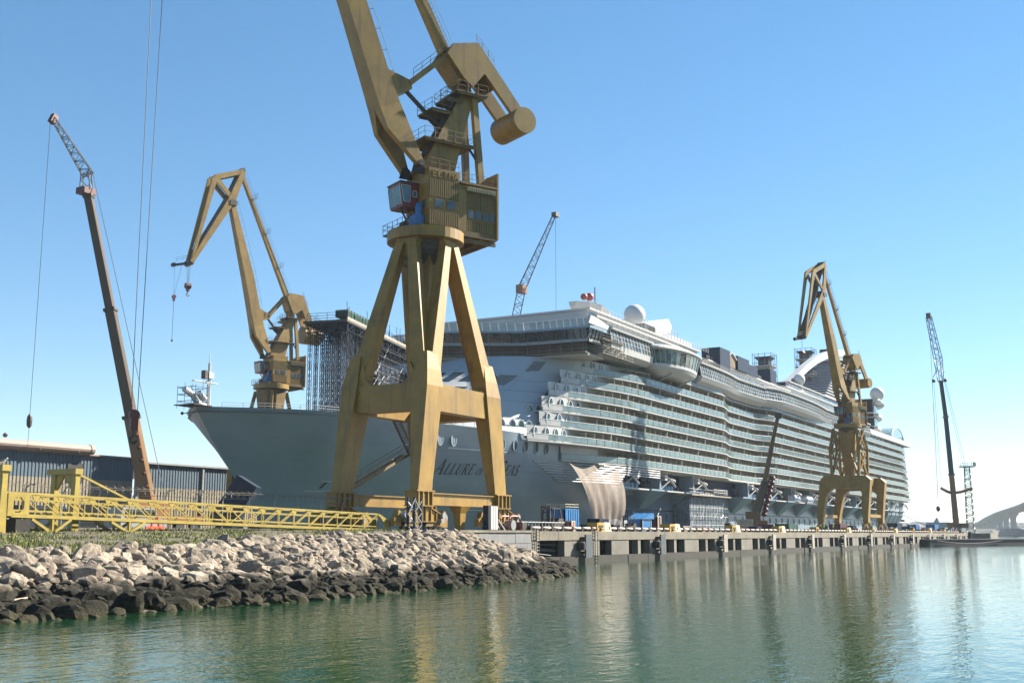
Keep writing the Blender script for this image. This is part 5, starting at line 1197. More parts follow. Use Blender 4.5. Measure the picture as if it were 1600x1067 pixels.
# middle: small telescopic crane working against the hull
b0 = V(103, 12, DZ+3.2); D = b0-Vector((-101.5,-54.2,3)); Yd2 = D.dot(dirF); s2 = Yd2/1800
def at2(px, py): return sight(px, py, Yd2)
b0 = at2(1177,812); sm = thing('mobile_crane', 'small telescopic crane with maroon boom rams parked beside the hull', 'mobile crane', (b0.x,b0.y,DZ))
ux = (at2(1210,812)-at2(1150,812)).normalized(); uy = dirF
def slab(nm, m_, px0, px1, py0, py1, dep, off=0, root=sm):
    p, q = at2(px0,py0), at2(px1,py1); p = p+uy*off; q = q+uy*off
    return MB().hexa([V(p.x,p.y,p.z),V(q.x,q.y,p.z),V(q.x,q.y,p.z)+uy*dep,V(p.x,p.y,p.z)+uy*dep,V(p.x,p.y,q.z),V(q.x,q.y,q.z),V(q.x,q.y,q.z)+uy*dep,V(p.x,p.y,q.z)+uy*dep]).build(nm, m_, root)
slab('carrier', ORANGE, 1153, 1208, 827, 822, 2.6, -1.3); cb = slab('cab', CREAM, 1153, 1175, 821.8, 811, 2.4, -1.2); slab('cab_glass', GLD, 1154, 1172, 818.5, 812.5, .1, -1.3, cb)
slab('upper_body', ORANGE, 1177, 1197, 821.8, 813, 2.4, -1.2); slab('counterweight', MAROON, 1183, 1206, 826, 819, 2.9, -1.45)
for i in range(5):
    c = at2(1157+11*i, 828.2); MB().tube(c-uy*1.4,c+uy*1.4,.62,12).build('wheel', BLACK, sm)
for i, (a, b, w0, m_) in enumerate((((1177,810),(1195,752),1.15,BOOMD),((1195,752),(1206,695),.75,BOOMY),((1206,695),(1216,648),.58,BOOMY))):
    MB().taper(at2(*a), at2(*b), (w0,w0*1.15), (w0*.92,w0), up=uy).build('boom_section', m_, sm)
MB().taper(at2(1215,653), at2(1217,645), (1.1,1.2), (1.0,1.0), up=uy).build('boom_head', DARKST, sm)
m = MB()
for i in range(9): c = at2(1186+1.7*i, 803-7.0*i); m.sphere(c+ux*.9+uy*-.4*(i%2),.55,8)
m.path([at2(1185,806), at2(1203,744)],.18,5); m.build('hose_drum', MAROON, sm)
m = MB(); m.bar(at2(1166,807),at2(1187,807),1.8,1.5,up=uy); m.build('boom_pivot', BOOMY, sm)
# far centre: lattice luffing crane beyond the ship
f0 = V(290,150,0); D = f0-Vector((-101.5,-54.2,3)); Y3 = D.dot(dirF); s3 = Y3/1800
def at3(px, py): return sight(px, py, Y3)
g = at3(790,560); fc = thing('lattice_crane', 'thin grey lattice luffing crane rising behind the ship roof', 'crane', (g.x,g.y,DZ))
MB().truss(at3(800,525), at3(815,452), (3.0,3.0), (3.0,3.0), 9, .16, .1, up=dirF).build('lattice_boom', FENDG, fc)
MB().truss(at3(815,452), at3(866,337), (3.0,3.0), (1.2,1.2), 20, .14, .09, up=dirF).build('lattice_fly_jib', FENDG, fc)
p = at3(815,452); MB().box(p.x-2,p.x+2,p.y-1.5,p.y+1.5,p.z-1.6,p.z+1.6).build('boom_joint', ORANGE, fc)
p = at3(868,336); MB().box(p.x-1.6,p.x+1.6,p.y-1,p.y+1,p.z-.8,p.z+.8).build('jib_head', DARKST, fc)
m = MB(); m.path([p+V(0,0,-.6), V(p.x,p.y,40)],.07,4); m.build('hoist_rope', ROPE, fc)
MB().truss(V(at3(800,525).x,at3(800,525).y,DZ), at3(800,525), (3.4,3.4), (3,3), 20, .18, .12, up=dirF).build('mast', FENDG, fc)
b = at3(800,525); MB().box(b.x-5,b.x+5,b.y-4,b.y+4,DZ,DZ+4).build('base', ORANGE, fc)
# ================================================================ scaffold tower over the foredeck
sct = thing('foredeck_scaffold', 'huge tube scaffold tower with shoring columns and a dark roof deck on the foredeck', 'scaffold tower', (56,60,20.5))
SX0, SX1, SY0, SY1, SZ0, SZ1 = 45.5, 84, 46.5, 72.5, 20.6, 36.6
# the deck is swung so that its corner points towards the quay head
cA, cB, cC, cD = V(46.4,59.0), V(44.7,66.0), V(76,75), V(78.5,68.0)   # near corner, left corner, far, right
def sq(a, b): return cA + (cB-cA)*a + (cD-cA)*b
def s3(a, b, z): p = sq(a,b); return V(p.x,p.y,z)
m = MB(); m.loft([[s3(a,b,z) for a, b in ((-.03,-.02),(1.05,-.02),(1.05,1),(-.03,1))] for z in (37.0,37.35)]); m.build('roof_boarding', BOARDK, sct)
m = MB(); m.loft([[s3(a,b,z) for a, b in ((-.01,0),(.03,0),(.03,1),(-.01,1))] for z in (37.36,37.9)]); m.build('pale_edge_boards', BOARD, sct)
m = MB()
for i in range(13): m.truss(s3(0,i/12,36.2), s3(1,i/12,36.2), (.4,1.3),(.4,1.3), 10, .06,.045, nn=4)
for i in range(6): m.truss(s3(i/5,0,36.2), s3(i/5,1,36.2), (.4,1.3),(.4,1.3), 14, .06,.045, nn=4)
m.build('lattice_beam', SCAFD, sct, kind='stuff')
m = MB(); m.rail([s3(0,0,37.4),s3(1,0,37.4)],1.3,1.5,.045,3); m.rail([s3(0,0,37.4),s3(0,1,37.4)],1.3,1.6,.045,3); m.rail([s3(1,0,37.4),s3(1,1,37.4)],1.3,1.6,.045,3)
rr = random.Random(5)
for k in range(14): p = s3(.02, rr.random(), 37.4); m.tube(p, p+V(0,0,1.6+rr.random()*1.6),.05,4)
m.build('guard_rail', SCAFD, sct)
# shoring columns (blue-grey lattice) in rows under the seaward part
for r in range(3):
    for c in range(7):
        a = .03+.155*c+.05*(r%2); b = .03+.10*r
        p0 = s3(a,b,20.6); p1 = s3(a,b,35.6)
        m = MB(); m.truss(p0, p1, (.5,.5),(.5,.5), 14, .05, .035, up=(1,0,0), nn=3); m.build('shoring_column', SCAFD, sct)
# close-set tube scaffold behind and towards the ship
m = MB(); md = MB(); lg = MB()
for i in range(15):
    b = i/14
    zlo = 20.6 if b < .42 else 20.6+8*sstep(.42,.95,b)
    for a in (0,.3) if b > .3 else (0,):
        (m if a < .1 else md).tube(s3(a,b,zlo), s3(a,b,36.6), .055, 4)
for z in [22.2+1.45*k for k in range(10)]:
    b0_ = 0 if z < 99 else 0
    bmax = .55+.45*sstep(20.6,31,z)
    for a in (0,.3): lg.tube(s3(a,.3 if z > 24 else .02,z), s3(a,bmax,z), .05, 4)
    for b in (.42,.56,.7,.84): 
        if b <= bmax: lg.tube(s3(0,b,z), s3(.6,b,z), .04, 4)
for k in range(70):
    b = rr.random()*.85; z = 21+rr.random()*13; db = .07+.07*rr.random()
    if b > .5 and z < 26+9*(b-.5): continue
    a = rr.choice((0,.01,.08,.3)); s_ = rr.choice((-1,1)); lg.tube(s3(a,b,z), s3(a,b+db,z+s_*1.5+.9), .05, 4)
for i in range(8): b = .35+.08*i; lg.tube(s3(0,b,34.5), s3(.0,b+.08,30.5), .06, 4); lg.tube(s3(0,b,36.5), s3(0,b+.08,33.5), .06, 4)
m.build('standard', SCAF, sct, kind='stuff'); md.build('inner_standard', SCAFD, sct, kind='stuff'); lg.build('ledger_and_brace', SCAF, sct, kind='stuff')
m = MB(); m.loft([[s3(a,b,z) for a, b in ((.1,.5),(.75,.5),(.75,.98),(.1,.98))] for z in (23.5,33)]); m.build('dark_debris_sheet', SCAFD, sct)
p = s3(.12,.06,37.9); g = thing('skip_container', 'green skip container on top of the foredeck scaffold', 'container', p)
m = MB(); m.loft([[s3(a,b,z) for a, b in ((.02,.02),(.32,.02),(.32,.34),(.02,.34))] for z in (38.0,39.2)]); m.build('body', GREEN, g)
m = MB()
for i in range(9): m.bar(s3(.015,.02+.04*i,38.0), s3(.015,.02+.04*i,39.2), .12)
for i in range(8): m.bar(s3(.02+.042*i,.015,38.0), s3(.02+.042*i,.015,39.2), .12)
m.build('rib', GREEN, g)

# ---------------------------------------------------------------- debris net hung from the side of the ship
def net_mat():
    m = mat('pinkish_debris_net', (.205,.165,.135), .85, .2, .5, alpha=.82); n = m.node_tree; p = n.nodes['Principled BSDF']
    g = n.nodes.new('ShaderNodeNewGeometry'); t = n.nodes.new('ShaderNodeTexNoise'); mp = n.nodes.new('ShaderNodeMapping'); mp.inputs['Scale'].default_value = (1.3,1.3,.12)
    n.links.new(g.outputs['Position'], mp.inputs[0]); n.links.new(mp.outputs[0], t.inputs['Vector']); t.inputs['Scale'].default_value = .8
    mr = n.nodes.new('ShaderNodeMapRange'); mr.inputs[1].default_value = .35; mr.inputs[2].default_value = .65; mr.inputs[3].default_value = .68; mr.inputs[4].default_value = .9
    n.links.new(t.outputs['Fac'], mr.inputs[0]); n.links.new(mr.outputs[0], p.inputs['Alpha']); 
    p.inputs['Subsurface Weight'].default_value = 0
    return m
m = MB(); rows = []; n, k = 30, 18
for j in range(k+1):
    v = j/k; row = []
    for i in range(n+1):
        u = i/n; top = 15.6 - .9*math.sin(PI*min(1,u*2)) - .8*math.sin(PI*max(0,u*2-1))
        if u > .5: top -= .9*math.sin(PI*(u-.5)*2)
        xt = 82.5+21.5*u; xb = 92.5+12.5*u; z = top*(1-v)+4.4*v
        x = xt+(xb-xt)*v**.75; y = 37.0-.3*v-1.2*math.sin(PI*v)*(.5+.5*u)+.10*math.sin(u*31+v*3)*(.3+v)+.05*math.sin(u*9-v*5)
        row.append((x,y,z))
    rows.append(row)
m.loft(rows, closed=False, caps=False)
tag(m.build('debris_net', net_mat(), smooth=True), 'translucent pinkish debris net draped from the hull screen down to the quay', 'net')

# ================================================================ left: shed, ducts, fence, gangway
WY = 130
sh = thing('warehouse', 'long blue and cream corrugated shed behind the yellow gangway', 'warehouse', (60,WY,DZ))
def wall(nm, x0, x1, z0, z1, m_, pitch=.8, y=WY):
    m = MB(); poly = []; x = x0; i = 0
    while x < x1-.01:
        w_ = min(pitch/2, x1-x); poly += [(x, y-(.12 if i % 2 else 0)), (x+w_*.8, y-(.12 if i % 2 else 0))]; x += pitch/2; i += 1
    poly += [(x1,y+.3),(x0,y+.3)]; m.prism(poly,'z',z0,z1); return m.build(nm, m_, sh)
wall('cream_wall', -30, 68.6, DZ, 13.6, TWALL); wall('blue_wall', -30, 68.6, 13.62, 18.2, BWALL)
wall('cream_wall', 70.4, 118, DZ, 12.6, TWALL); wall('blue_wall', 70.4, 118, 12.62, 17.4, BWALL)
m = MB(); m.prism([(WY-.8,18.22),(WY-.8,18.5),(WY+30,21),(WY+60,18.5),(WY+60,18.2)],'x',-31,69.4); m.build('roof', PIPEW, sh)
m = MB(); m.prism([(WY-.8,17.42),(WY-.8,17.8),(WY+30,19.6),(WY+60,17.6),(WY+60,17.4)],'x',69.6,119); m.build('roof', TIN, sh)
m = MB(); m.tube((-30,WY-1.2,19.3),(56,WY-1.2,19.3),.85,12); m.tube((56,WY-1.2,19.3),(56.8,WY-1.2,19.3),.98,12); m.build('roof_duct', PIPEW, sh, smooth=False)
m = MB()
for x in range(-28,57,9): m.box(x-.15,x+.15,WY-2.0,WY-.4,18.5,18.8)
for x in (24,37): m.lathe([(.2,0),(.5,.4),(.2,.8)],(x,WY-1,20.4),8)
m.build('duct_bracket', DARKST, sh)
m = MB(); m.box(69.0,69.9,WY-.6,WY,DZ,18.2); m.box(88,88.5,WY-.5,WY,DZ,17.4); m.box(101.5,103,WY-.6,WY,DZ,17.4); m.build('downpipe', TIN, sh)
m = MB(); m.box(52,55.6,WY-.22,WY-.14,12.8,16.6); m.build('broken_panel', BLACK, sh)
# grey box girder leaning beside the bow
p, q = sight(345,822,150), sight(390,752,150); m = MB(); m.taper(p,q,(3.2,3.0),(3.0,3.0),up=dirF)
tag(m.build('leaning_girder', SCAFD), 'dark box girder leaning below the ship bow', 'girder')
# gangway truss on the embankment top
GY0, GY1 = 3.4, 4.8; GX0, GX1 = -57.2, -19.6
gw = thing('gangway', 'yellow lattice gangway lying along the top of the stone embankment', 'gangway', (GX0,GY0,2.4))
def gz(x, top): t = (x-GX0)/(GX1-GX0); return (4.02-.75*t) + (1.33 if top else 0)
for y in (GY0,GY1):
    m = MB(); m.bar((GX0-.4,y,gz(GX0,1)),(GX1-1.9,y,gz(GX1-1.9,1)),.11,.12); m.build('top_chord', GANG, gw)
    m = MB(); m.bar((GX0,y,gz(GX0,0)+.03),(GX1-.9,y,gz(GX1,0)+.02),.14,.2); m.build('bottom_chord', GANG, gw)
    m = MB(); m.bar((GX0,y,gz(GX0,1)-.35),(GX1-1.9,y,gz(GX1,1)-.35),.06,.06); m.bar((GX0,y,gz(GX0,0)+.35),(GX1-1.9,y,gz(GX1,0)+.35),.06,.06); m.build('hand_rail', GANG, gw)
    n = 19; dx = (GX1-2.0-GX0-1.6)/n
    for i in range(n+1):
        x = GX0+1.6+i*dx; m = MB(); m.bar((x,y,gz(x,0)+.1),(x,y,gz(x,1)-.06),.065,.065); m.build('post', GANG, gw)
        if i < n:
            a, b = (x, x+dx) if i < 10 else (x+dx, x)
            m = MB(); m.bar((a,y,gz(a,1)-.07),(b,y,gz(b,0)+.12),.065,.07); m.build('diagonal_brace', GANG, gw)
            m = MB(); m.prism([(x-.25,gz(x,1)-.08),(x+.25,gz(x,1)-.08),(x+.12,gz(x,1)-.32),(x-.12,gz(x,1)-.32)],'y',y-.03,y+.03); m.build('gusset', GANG, gw)
    # end plates: pointed at the right, slotted panel at the left
    m = MB(); m.prism([(GX1-2.0,gz(GX1,1)+.05),(GX1-1.6,gz(GX1,1)+.05),(GX1,gz(GX1,0)+.75),(GX1,gz(GX1,0)+.4),(GX1-.8,gz(GX1,0)-.1),(GX1-1.1,gz(GX1,0)-.1),(GX1-.9,gz(GX1,0)+.6),(GX1-1.5,gz(GX1,0)+1.1)],'y',y-.06,y+.06); m.build('end_plate', GANG, gw)
    z0_, z1_ = gz(GX0,0), gz(GX0,1); m = MB(); xx = GX0-.3
    m.box(xx,xx+.28,y-.07,y+.07,z0_,z1_); m.box(xx+1.1,xx+1.45,y-.07,y+.07,z0_,z1_); m.box(xx+.28,xx+1.1,y-.07,y+.07,z0_,z0_+.2); m.box(xx+.28,xx+1.1,y-.07,y+.07,z1_-.24,z1_)
    for cx_, cz_, sx, sz in ((.28,.2,1,1),(1.1,.2,-1,1),(.28,1.09,1,-1),(1.1,1.09,-1,-1)): m.prism([(xx+cx_,z0_+cz_),(xx+cx_+sx*.25,z0_+cz_),(xx+cx_,z0_+cz_+sz*.25)],'y',y-.065,y+.065)
    m.build('slotted_panel', GANG, gw)
m = MB(); m.hexa([(GX0,GY0+.1,gz(GX0,0)+.02),(GX1-1.5,GY0+.1,gz(GX1,0)+.02),(GX1-1.5,GY1-.1,gz(GX1,0)+.02),(GX0,GY1-.1,gz(GX0,0)+.02),(GX0,GY0+.1,gz(GX0,0)+.09),(GX1-1.5,GY0+.1,gz(GX1,0)+.09),(GX1-1.5,GY1-.1,gz(GX1,0)+.09),(GX0,GY1-.1,gz(GX0,0)+.09)]); m.build('walking_deck', YELD, gw)
m = MB(); n = 20
for i in range(n): x = GX0+1+i*1.8; m.bar((x,GY0,gz(x,0)),(x,GY1,gz(x,0)),.1,.14); m.bar((x,GY0,gz(x,1)),(x,GY1,gz(x,1)),.07,.07)
m.build('cross_member', GANG, gw)
for x in (-54.3,-48.4):
    zg = zt(x,4)-.1; m = MB()
    for y in (GY0,GY1): m.bar((x-1.5,y,gz(x,0)-.1),(x-.1,y,zg),.16); m.bar((x+1.3,y,gz(x,0)-.1),(x+.1,y,zg),.16); m.bar((x,y,gz(x,0)-.1),(x,y,zg),.14)
    m.box(x-.5,x+.5,GY0-.1,GY1+.1,zg-.2,zg+.05); m.build('trestle_leg', GANG, gw)
MB().box(-57.0,-56.0,GY0-.2,GY1+.2,1.6,gz(-56,0)-.15).build('support_block', CONCB, gw)
# yellow gantry frames at its landward end
def gantry(x, y0, y1, h, lab, br=False):
    g = thing('gangway_gantry', lab, 'gantry', (x,y0,3), 'yellow gantry frames beside the gangway')
    for y in (y0,y1):
        m = MB(); m.loft([[(x-a,y-.2,z),(x+a,y-.2,z),(x+a,y+.2,z),(x-a,y+.2,z)] for z, a in ((2.2,.30),(h-.5,.17),(h,.19))]); m.build('post', GANG, g)
    m = MB(); m.box(x-.3,x+.3,y0-.3,y1+.5,h,h+.35); m.prism([(y0+.2,h),(y0+1.0,h),(y0+.2,h-1.1)],'x',x-.1,x+.1); m.prism([(y1-.2,h),(y1-.9,h),(y1-.2,h-1.0)],'x',x-.1,x+.1); m.build('cross_beam', GANG, g)
    if br:
        m = MB(); m.bar((x+.2,y0,h),(x+5.4,y0,4.9),.13); m.bar((x+.2,y1,h-1.2),(x+4.6,y1,4.7),.1); m.build('back_stay', GANG, g)
    return g
gantry(-57.9, 3.4, 5.4, 6.55, 'yellow gantry frame with two gulls standing on top')
gantry(-50.6, 6.0, 7.9, 6.75, 'yellow gantry frame with diagonal back stays beside the gangway', True)
m = MB(); m.bar((-60.5,3,5.2),(-58,3.3,4.4),.14); m.bar((-60.5,3,3.6),(-58,3.3,4.3),.14); m.box(-61,-57.8,3.0,3.4,3.1,3.5); m.build('winch_bracket', GANG, bpy.data.objects['gangway_gantry'])
# herring gulls
def gull(x, y, z, a, lab):
    g = thing('seagull', lab, 'gull', (x,y,z), 'gulls on the gantry'); T = Matrix.Translation((x,y,z)) @ Matrix.Rotation(a,4,'Z')
    m = MB(T); prof = [(-.30,.24,.01),(-.2,.22,.05),(-.08,.20,.085),(.04,.20,.095),(.13,.25,.075),(.18,.32,.05),(.22,.365,.052),(.26,.365,.035),(.285,.355,.012)]
    m.loft([[(u, r*.9*math.cos(2*PI*i/10), zc+r*math.sin(2*PI*i/10)) for i in range(10)] for u, zc, r in prof]); m.build('body', GULLW, g, smooth=True)
    for s in (-1,1):
        m = MB(T); m.loft([[(u, s*(.05+.05*math.sin(PI*t)), zc+dz) for dz in (-h,h)]+[(u, s*(.085+.05*math.sin(PI*t)), zc) ] for u, zc, h, t in ((.1,.24,.03,.2),(0,.24,.06,.5),(-.15,.23,.05,.5),(-.40,.21,.01,0))]); m.build('wing', GULLG, g)
        m = MB(T); m.tube((.02,s*.04,.0),(.03,s*.04,.13),.008,4); m.build('leg', BEAK, g)
    m = MB(T); m.tube((.28,0,.355),(.345,0,.34),.014,5,.004); m.build('beak', BEAK, g)
gull(-57.9, 3.5, 6.9, math.radians(-62), 'gull seen side on with folded grey wings on the gantry beam')
gull(-57.9, 4.5, 6.9, math.radians(-100), 'gull facing the water beside another on the gantry beam')
# low kerb wall and security fence with razor wire
mb = MB()
k = 0; x = -100
kw = MB().box(-100,-15.2,9.2,9.5,2.2,2.6).build('kerb_wall', CONC); tag(kw, 'low grey concrete kerb wall behind the grass strip', 'wall')
while x < -15.5: MB().box(x+.015,min(x+3,-15.2)-.015,9.14,9.56,2.61,3.42).build('panel', CONC, kw); x += 3
fn_ = thing('security_fence', 'wire fence with curved post tops and razor wire behind the gangway', 'fence', (-40,11,3))
fxs = [-66+3.1*i for i in range(17)]
for i, x in enumerate(fxs):
    m = MB(); m.path([(x,11,2.4),(x,11,5.6),(x+.05,10.85,6.0),(x+.15,10.55,6.25),(x+.25,10.2,6.2)],.045,5); m.build('fence_post', TIN, fn_)
m = MB()
for z, y in ((5.2,11),(5.75,10.95),(6.1,10.7),(6.2,10.3)): m.path([(x,y,z+.05*math.sin(i*2.3)) for i, x in enumerate(fxs)],.018,3)
t = 0; pts = []
while t < 49: pts.append((-66+t, 10.6+.28*math.cos(t*9), 6.1+.28*math.sin(t*9))); t += .12
m.path(pts,.016,3); m.build('razor_wire', SCAFRAIL, fn_)
m = MB(); rr = random.Random(2)
for z in [2.6+.3*i for i in range(9)]: m.path([(x,11,z) for x in fxs],.008,3)
m.build('fence_wire', ROPE, fn_)
# a few vehicles and pieces glimpsed behind the gangway
def van(x, y, m_, lab, nm='parked_van', cat='van'):
    v = thing(nm, lab, cat, (x,y,3)); z = 3.0
    m = MB(); m.prism([(x-2.3,z+.35),(x+2.3,z+.35),(x+2.3,z+1.1),(x+1.5,z+1.2),(x+.9,z+1.95),(x-2.2,z+2.0),(x-2.35,z+1.2)],'y',y-.9,y+.9); m.build('body', m_, v)
    m = MB(); m.prism([(x+1.38,z+1.25),(x+.85,z+1.85),(x-1.9,z+1.85),(x-1.95,z+1.25)],'y',y-.93,y+.93); m.build('side_glass', GLD, v)
    for dx in (-1.45,1.45):
        for s in (-1,1): MB().tube((x+dx,y+s*.7,z+.33),(x+dx,y+s*.93,z+.33),.33,14).build('wheel', BLACK, v)
van(-37.5, 14.5, TIN, 'pale grey parked van half hidden behind the gangway truss'); van(-45, 15.5, SCAFD, 'dark parked car behind the left part of the gangway', 'parked_car', 'car')
b = thing('road_barrier', 'orange red barrier trestle behind the gangway', 'barrier', (-41.5,8.2,3)); RB = mat('orange_red_plastic',(.5,.09,.04),.5)
MB().bar((-42.3,8.2,2.5),(-41.7,8.2,4.2),.14).bar((-40.9,8.2,2.5),(-41.4,8.2,4.2),.14).build('trestle_leg', RB, b); MB().box(-42.5,-40.7,8.15,8.25,3.3,3.55).build('board', RB, b)
# tide-line litter: pale pole and boards on the rocks
m = MB(); m.tube(sight(0,942,43.5), sight(43,934,44.2), .07, 8, .05); tag(m.build('driftwood_pole', mat('bleached_wood',(.52,.43,.33),.8)), 'pale driftwood pole lying on the dark wet rocks', 'pole')
# ================================================================ things standing on the quay
def tbox(nm, lab, cat, x, y, L, W, H, m_, z=DZ, group=None, ribs=0, lid=None, rail=False):
    t = thing(nm, lab, cat, (x,y,z), group); MB().box(x-L/2,x+L/2,y-W/2,y+W/2,z+.12,z+H).build('body', m_, t)
    m = MB()
    for sx in (-1,1):
        for sy in (-1,1): m.box(x+sx*(L/2-.12)-.12,x+sx*(L/2-.12)+.12,y+sy*(W/2-.1)-.14,y+sy*(W/2-.1)+.14,z,z+H+.02)
    for zz in (z+.1,z+H): m.box(x-L/2-.03,x+L/2+.03,y-W/2-.03,y-W/2+.06,zz-.06,zz+.06); m.box(x-L/2-.03,x-L/2+.06,y-W/2,y+W/2,zz-.06,zz+.06)
    m.build('frame', m_ if not lid else lid, t)
    if ribs:
        m = MB()
        for i in range(ribs): a = x-L/2+L*(i+.5)/ribs; m.box(a-.06,a+.06,y-W/2-.05,y-W/2,z+.2,z+H-.1)
        for i in range(max(2,int(ribs*W/L))): a = y-W/2+W*(i+.5)/max(2,int(ribs*W/L)); m.box(x-L/2-.05,x-L/2,a-.06,a+.06,z+.2,z+H-.1)
        m.build('rib', m_, t)
    if rail:
        m = MB(); m.rail([(x-L/2,y-W/2,z+H),(x+L/2,y-W/2,z+H),(x+L/2,y+W/2,z+H)],.55,.9,.035,2); m.rail([(x-L/2,y-W/2,z+H),(x-L/2,y+W/2,z+H)],.55,.9,.035,2); m.build('top_rail', CREAM, t)
    return t
def forklift(x, y, lab, k=1., face=1):
    t = thing('forklift', lab, 'forklift', (x,y,DZ), 'forklifts on the quay'); z = DZ; s = face
    b = MB().prism([(x-s*1.3*k,z+.35*k),(x+s*.9*k,z+.35*k),(x+s*.9*k,z+.8*k),(x-s*.1*k,z+.9*k),(x-s*.4*k,z+1.25*k),(x-s*1.3*k,z+1.2*k)],'y',y-.65*k,y+.65*k).build('body', DARKST, t, fix=True)
    for dx, r in ((.65,.38),(-.85,.3)):
        for sy in (-1,1): MB().tube((x+s*dx*k,y+sy*.5*k,z+r*k),(x+s*dx*k,y+sy*.72*k,z+r*k),r*k,14).build('wheel', BLACK, t)
    m = MB()
    for sy in (-1,1): m.bar((x+s*1.05*k,y+sy*.4*k,z+.1*k),(x+s*1.1*k,y+sy*.4*k,z+2.35*k),.14*k)
    for zz in (.3,1.1,1.8,2.3): m.bar((x+s*1.07*k,y-.4*k,z+zz*k),(x+s*1.07*k,y+.4*k,z+zz*k),.1*k)
    m.build('mast', BLACK, t)
    m = MB()
    for sy in (-1,1): m.box(*sorted((x+s*1.15*k,x+s*2.1*k)),y+sy*.3*k-.06,y+sy*.3*k+.06,z+.12*k,z+.18*k)
    m.build('fork', DARKST, t)
    m = MB()
    for sy in (-1,1): m.bar((x+s*.7*k,y+sy*.55*k,z+.8*k),(x+s*.45*k,y+sy*.55*k,z+2.1*k),.09*k); m.bar((x-s*1.0*k,y+sy*.55*k,z+1.2*k),(x-s*.75*k,y+sy*.55*k,z+2.1*k),.09*k)
    m.box(x-.9*k,x+.6*k,y-.6*k,y+.6*k,z+2.1*k,z+2.18*k); m.box(*sorted((x-s*.5*k,x-s*.05*k)),y-.3*k,y+.3*k,z+.9*k,z+1.1*k); m.build('overhead_guard', DARKST, t)
forklift(10.8, 3.6, 'dark forklift truck beside the blue container and the net', 1.15, -1); forklift(31.8, 3.6, 'smaller dark forklift truck right of the debris net', .85, -1)
tbox('site_container', 'bright blue site container with cream top rail next to the forklift', 'container', 15.2, 4.4, 3.4, 2.3, 2.45, BLUEC, ribs=6, rail=True)
tbox('machine_cabinet', 'red and white machine bundle between the forklift and blue container', 'machine', 12.1, 2.0, .9, .8, 1.1, mat('pale_red_plastic',(.5,.12,.11),.5,.5,3), lid=CREAM)
tbox('pallet_stack', 'dark green low pallet stack in front of the net', 'pallets', 18.6, 2.4, 3.4, 1.2, .75, GREEN, ribs=5, lid=SCAFD); tbox('steel_skip', 'dark open steel skip behind the cream cabinet', 'skip', 22.4, 3.4, 2.6, 1.5, 1.45, SCAFD, ribs=5)
# mooring hook housings: yellow box with slot, cream block beside it
def hookbox(x, lab1, lab2):
    t = thing('mooring_hook', lab1, 'mooring hook', (x,.75,DZ), 'yellow mooring hooks along the quay')
    m = MB(); m.prism([(x-.95,DZ+.02),(x+.95,DZ+.02),(x+.95,DZ+.85),(x+.8,DZ+1.0),(x-.8,DZ+1.0),(x-.95,DZ+.85)],'y',.25,1.5); m.build('housing', YBOX, t)
    m = MB(); m.box(x-.6,x+.6,.21,.26,DZ+.45,DZ+.72); m.build('slot', BLACK, t)
    m = MB(); m.tube((x-.3,.15,DZ+.3),(x+.3,.15,DZ+.3),.12,8); m.build('hook', DARKST, t)
    if lab2:
        c = thing('bollard_block', lab2, 'block', (x+1.9,.75,DZ), 'cream blocks beside the mooring hooks'); m = MB(); m.loft([[(x+1.95+dx*a,.8+dy*a*.6,z) for dx,dy in ((-1,-1),(1,-1),(1,1),(-1,1))] for z, a in ((DZ,.95),(DZ+.95,.75),(DZ+1.0,.7))]); m.build('body', CREAM, c)
        MB().box(x+1.4,x+2.5,.5,1.1,DZ+1.0,DZ+1.06).build('lid', TIN, c)
hookbox(16.3, 'yellow mooring hook housing nearest the debris net', 'cream block beside the nearest yellow mooring hook')
hookbox(38.0, 'yellow mooring hook housing below the blue shelter', 'cream block beside the hook below the blue shelter')
hookbox(62.5, 'yellow mooring hook housing beside the small telescopic crane', 'cream block beside the red box near the telescopic crane')
for i in range(8): hookbox(86+23.3*i, 'distant yellow mooring hook housing on the far quay edge', 'distant cream block beside a far mooring hook' if i % 2 == 0 else None)
tbox('shelter', 'blue sloped roof shelter on the quay', 'shelter', 36.6, 4.2, 3.0, 2.0, 1.6, BLUEC, lid=TIN); t = tbox('gas_rack', 'dark red and white cabinet pair beside the blue shelter', 'cabinet', 40.6, 3.6, 1.2, 1.0, 2.0, MAROON, lid=CREAM)
m = MB(); m.prism([(35,DZ+1.65),(38.6,DZ+1.65),(38.6,DZ+2.3),(38.2,DZ+2.4)],'y',3.0,5.4); m.build('roof', BLUEC, bpy.data.objects['shelter'])
rr = random.Random(21)
PAL = [(SCAFD,'dark steel'),(CREAM,'cream'),(YBOX,'yellow'),(BLUEP,'blue'),(MAROON,'maroon'),(TIN,'galvanised'),(GREEN,'dark green'),(ORANGE,'orange'),(BOARD,'timber')]
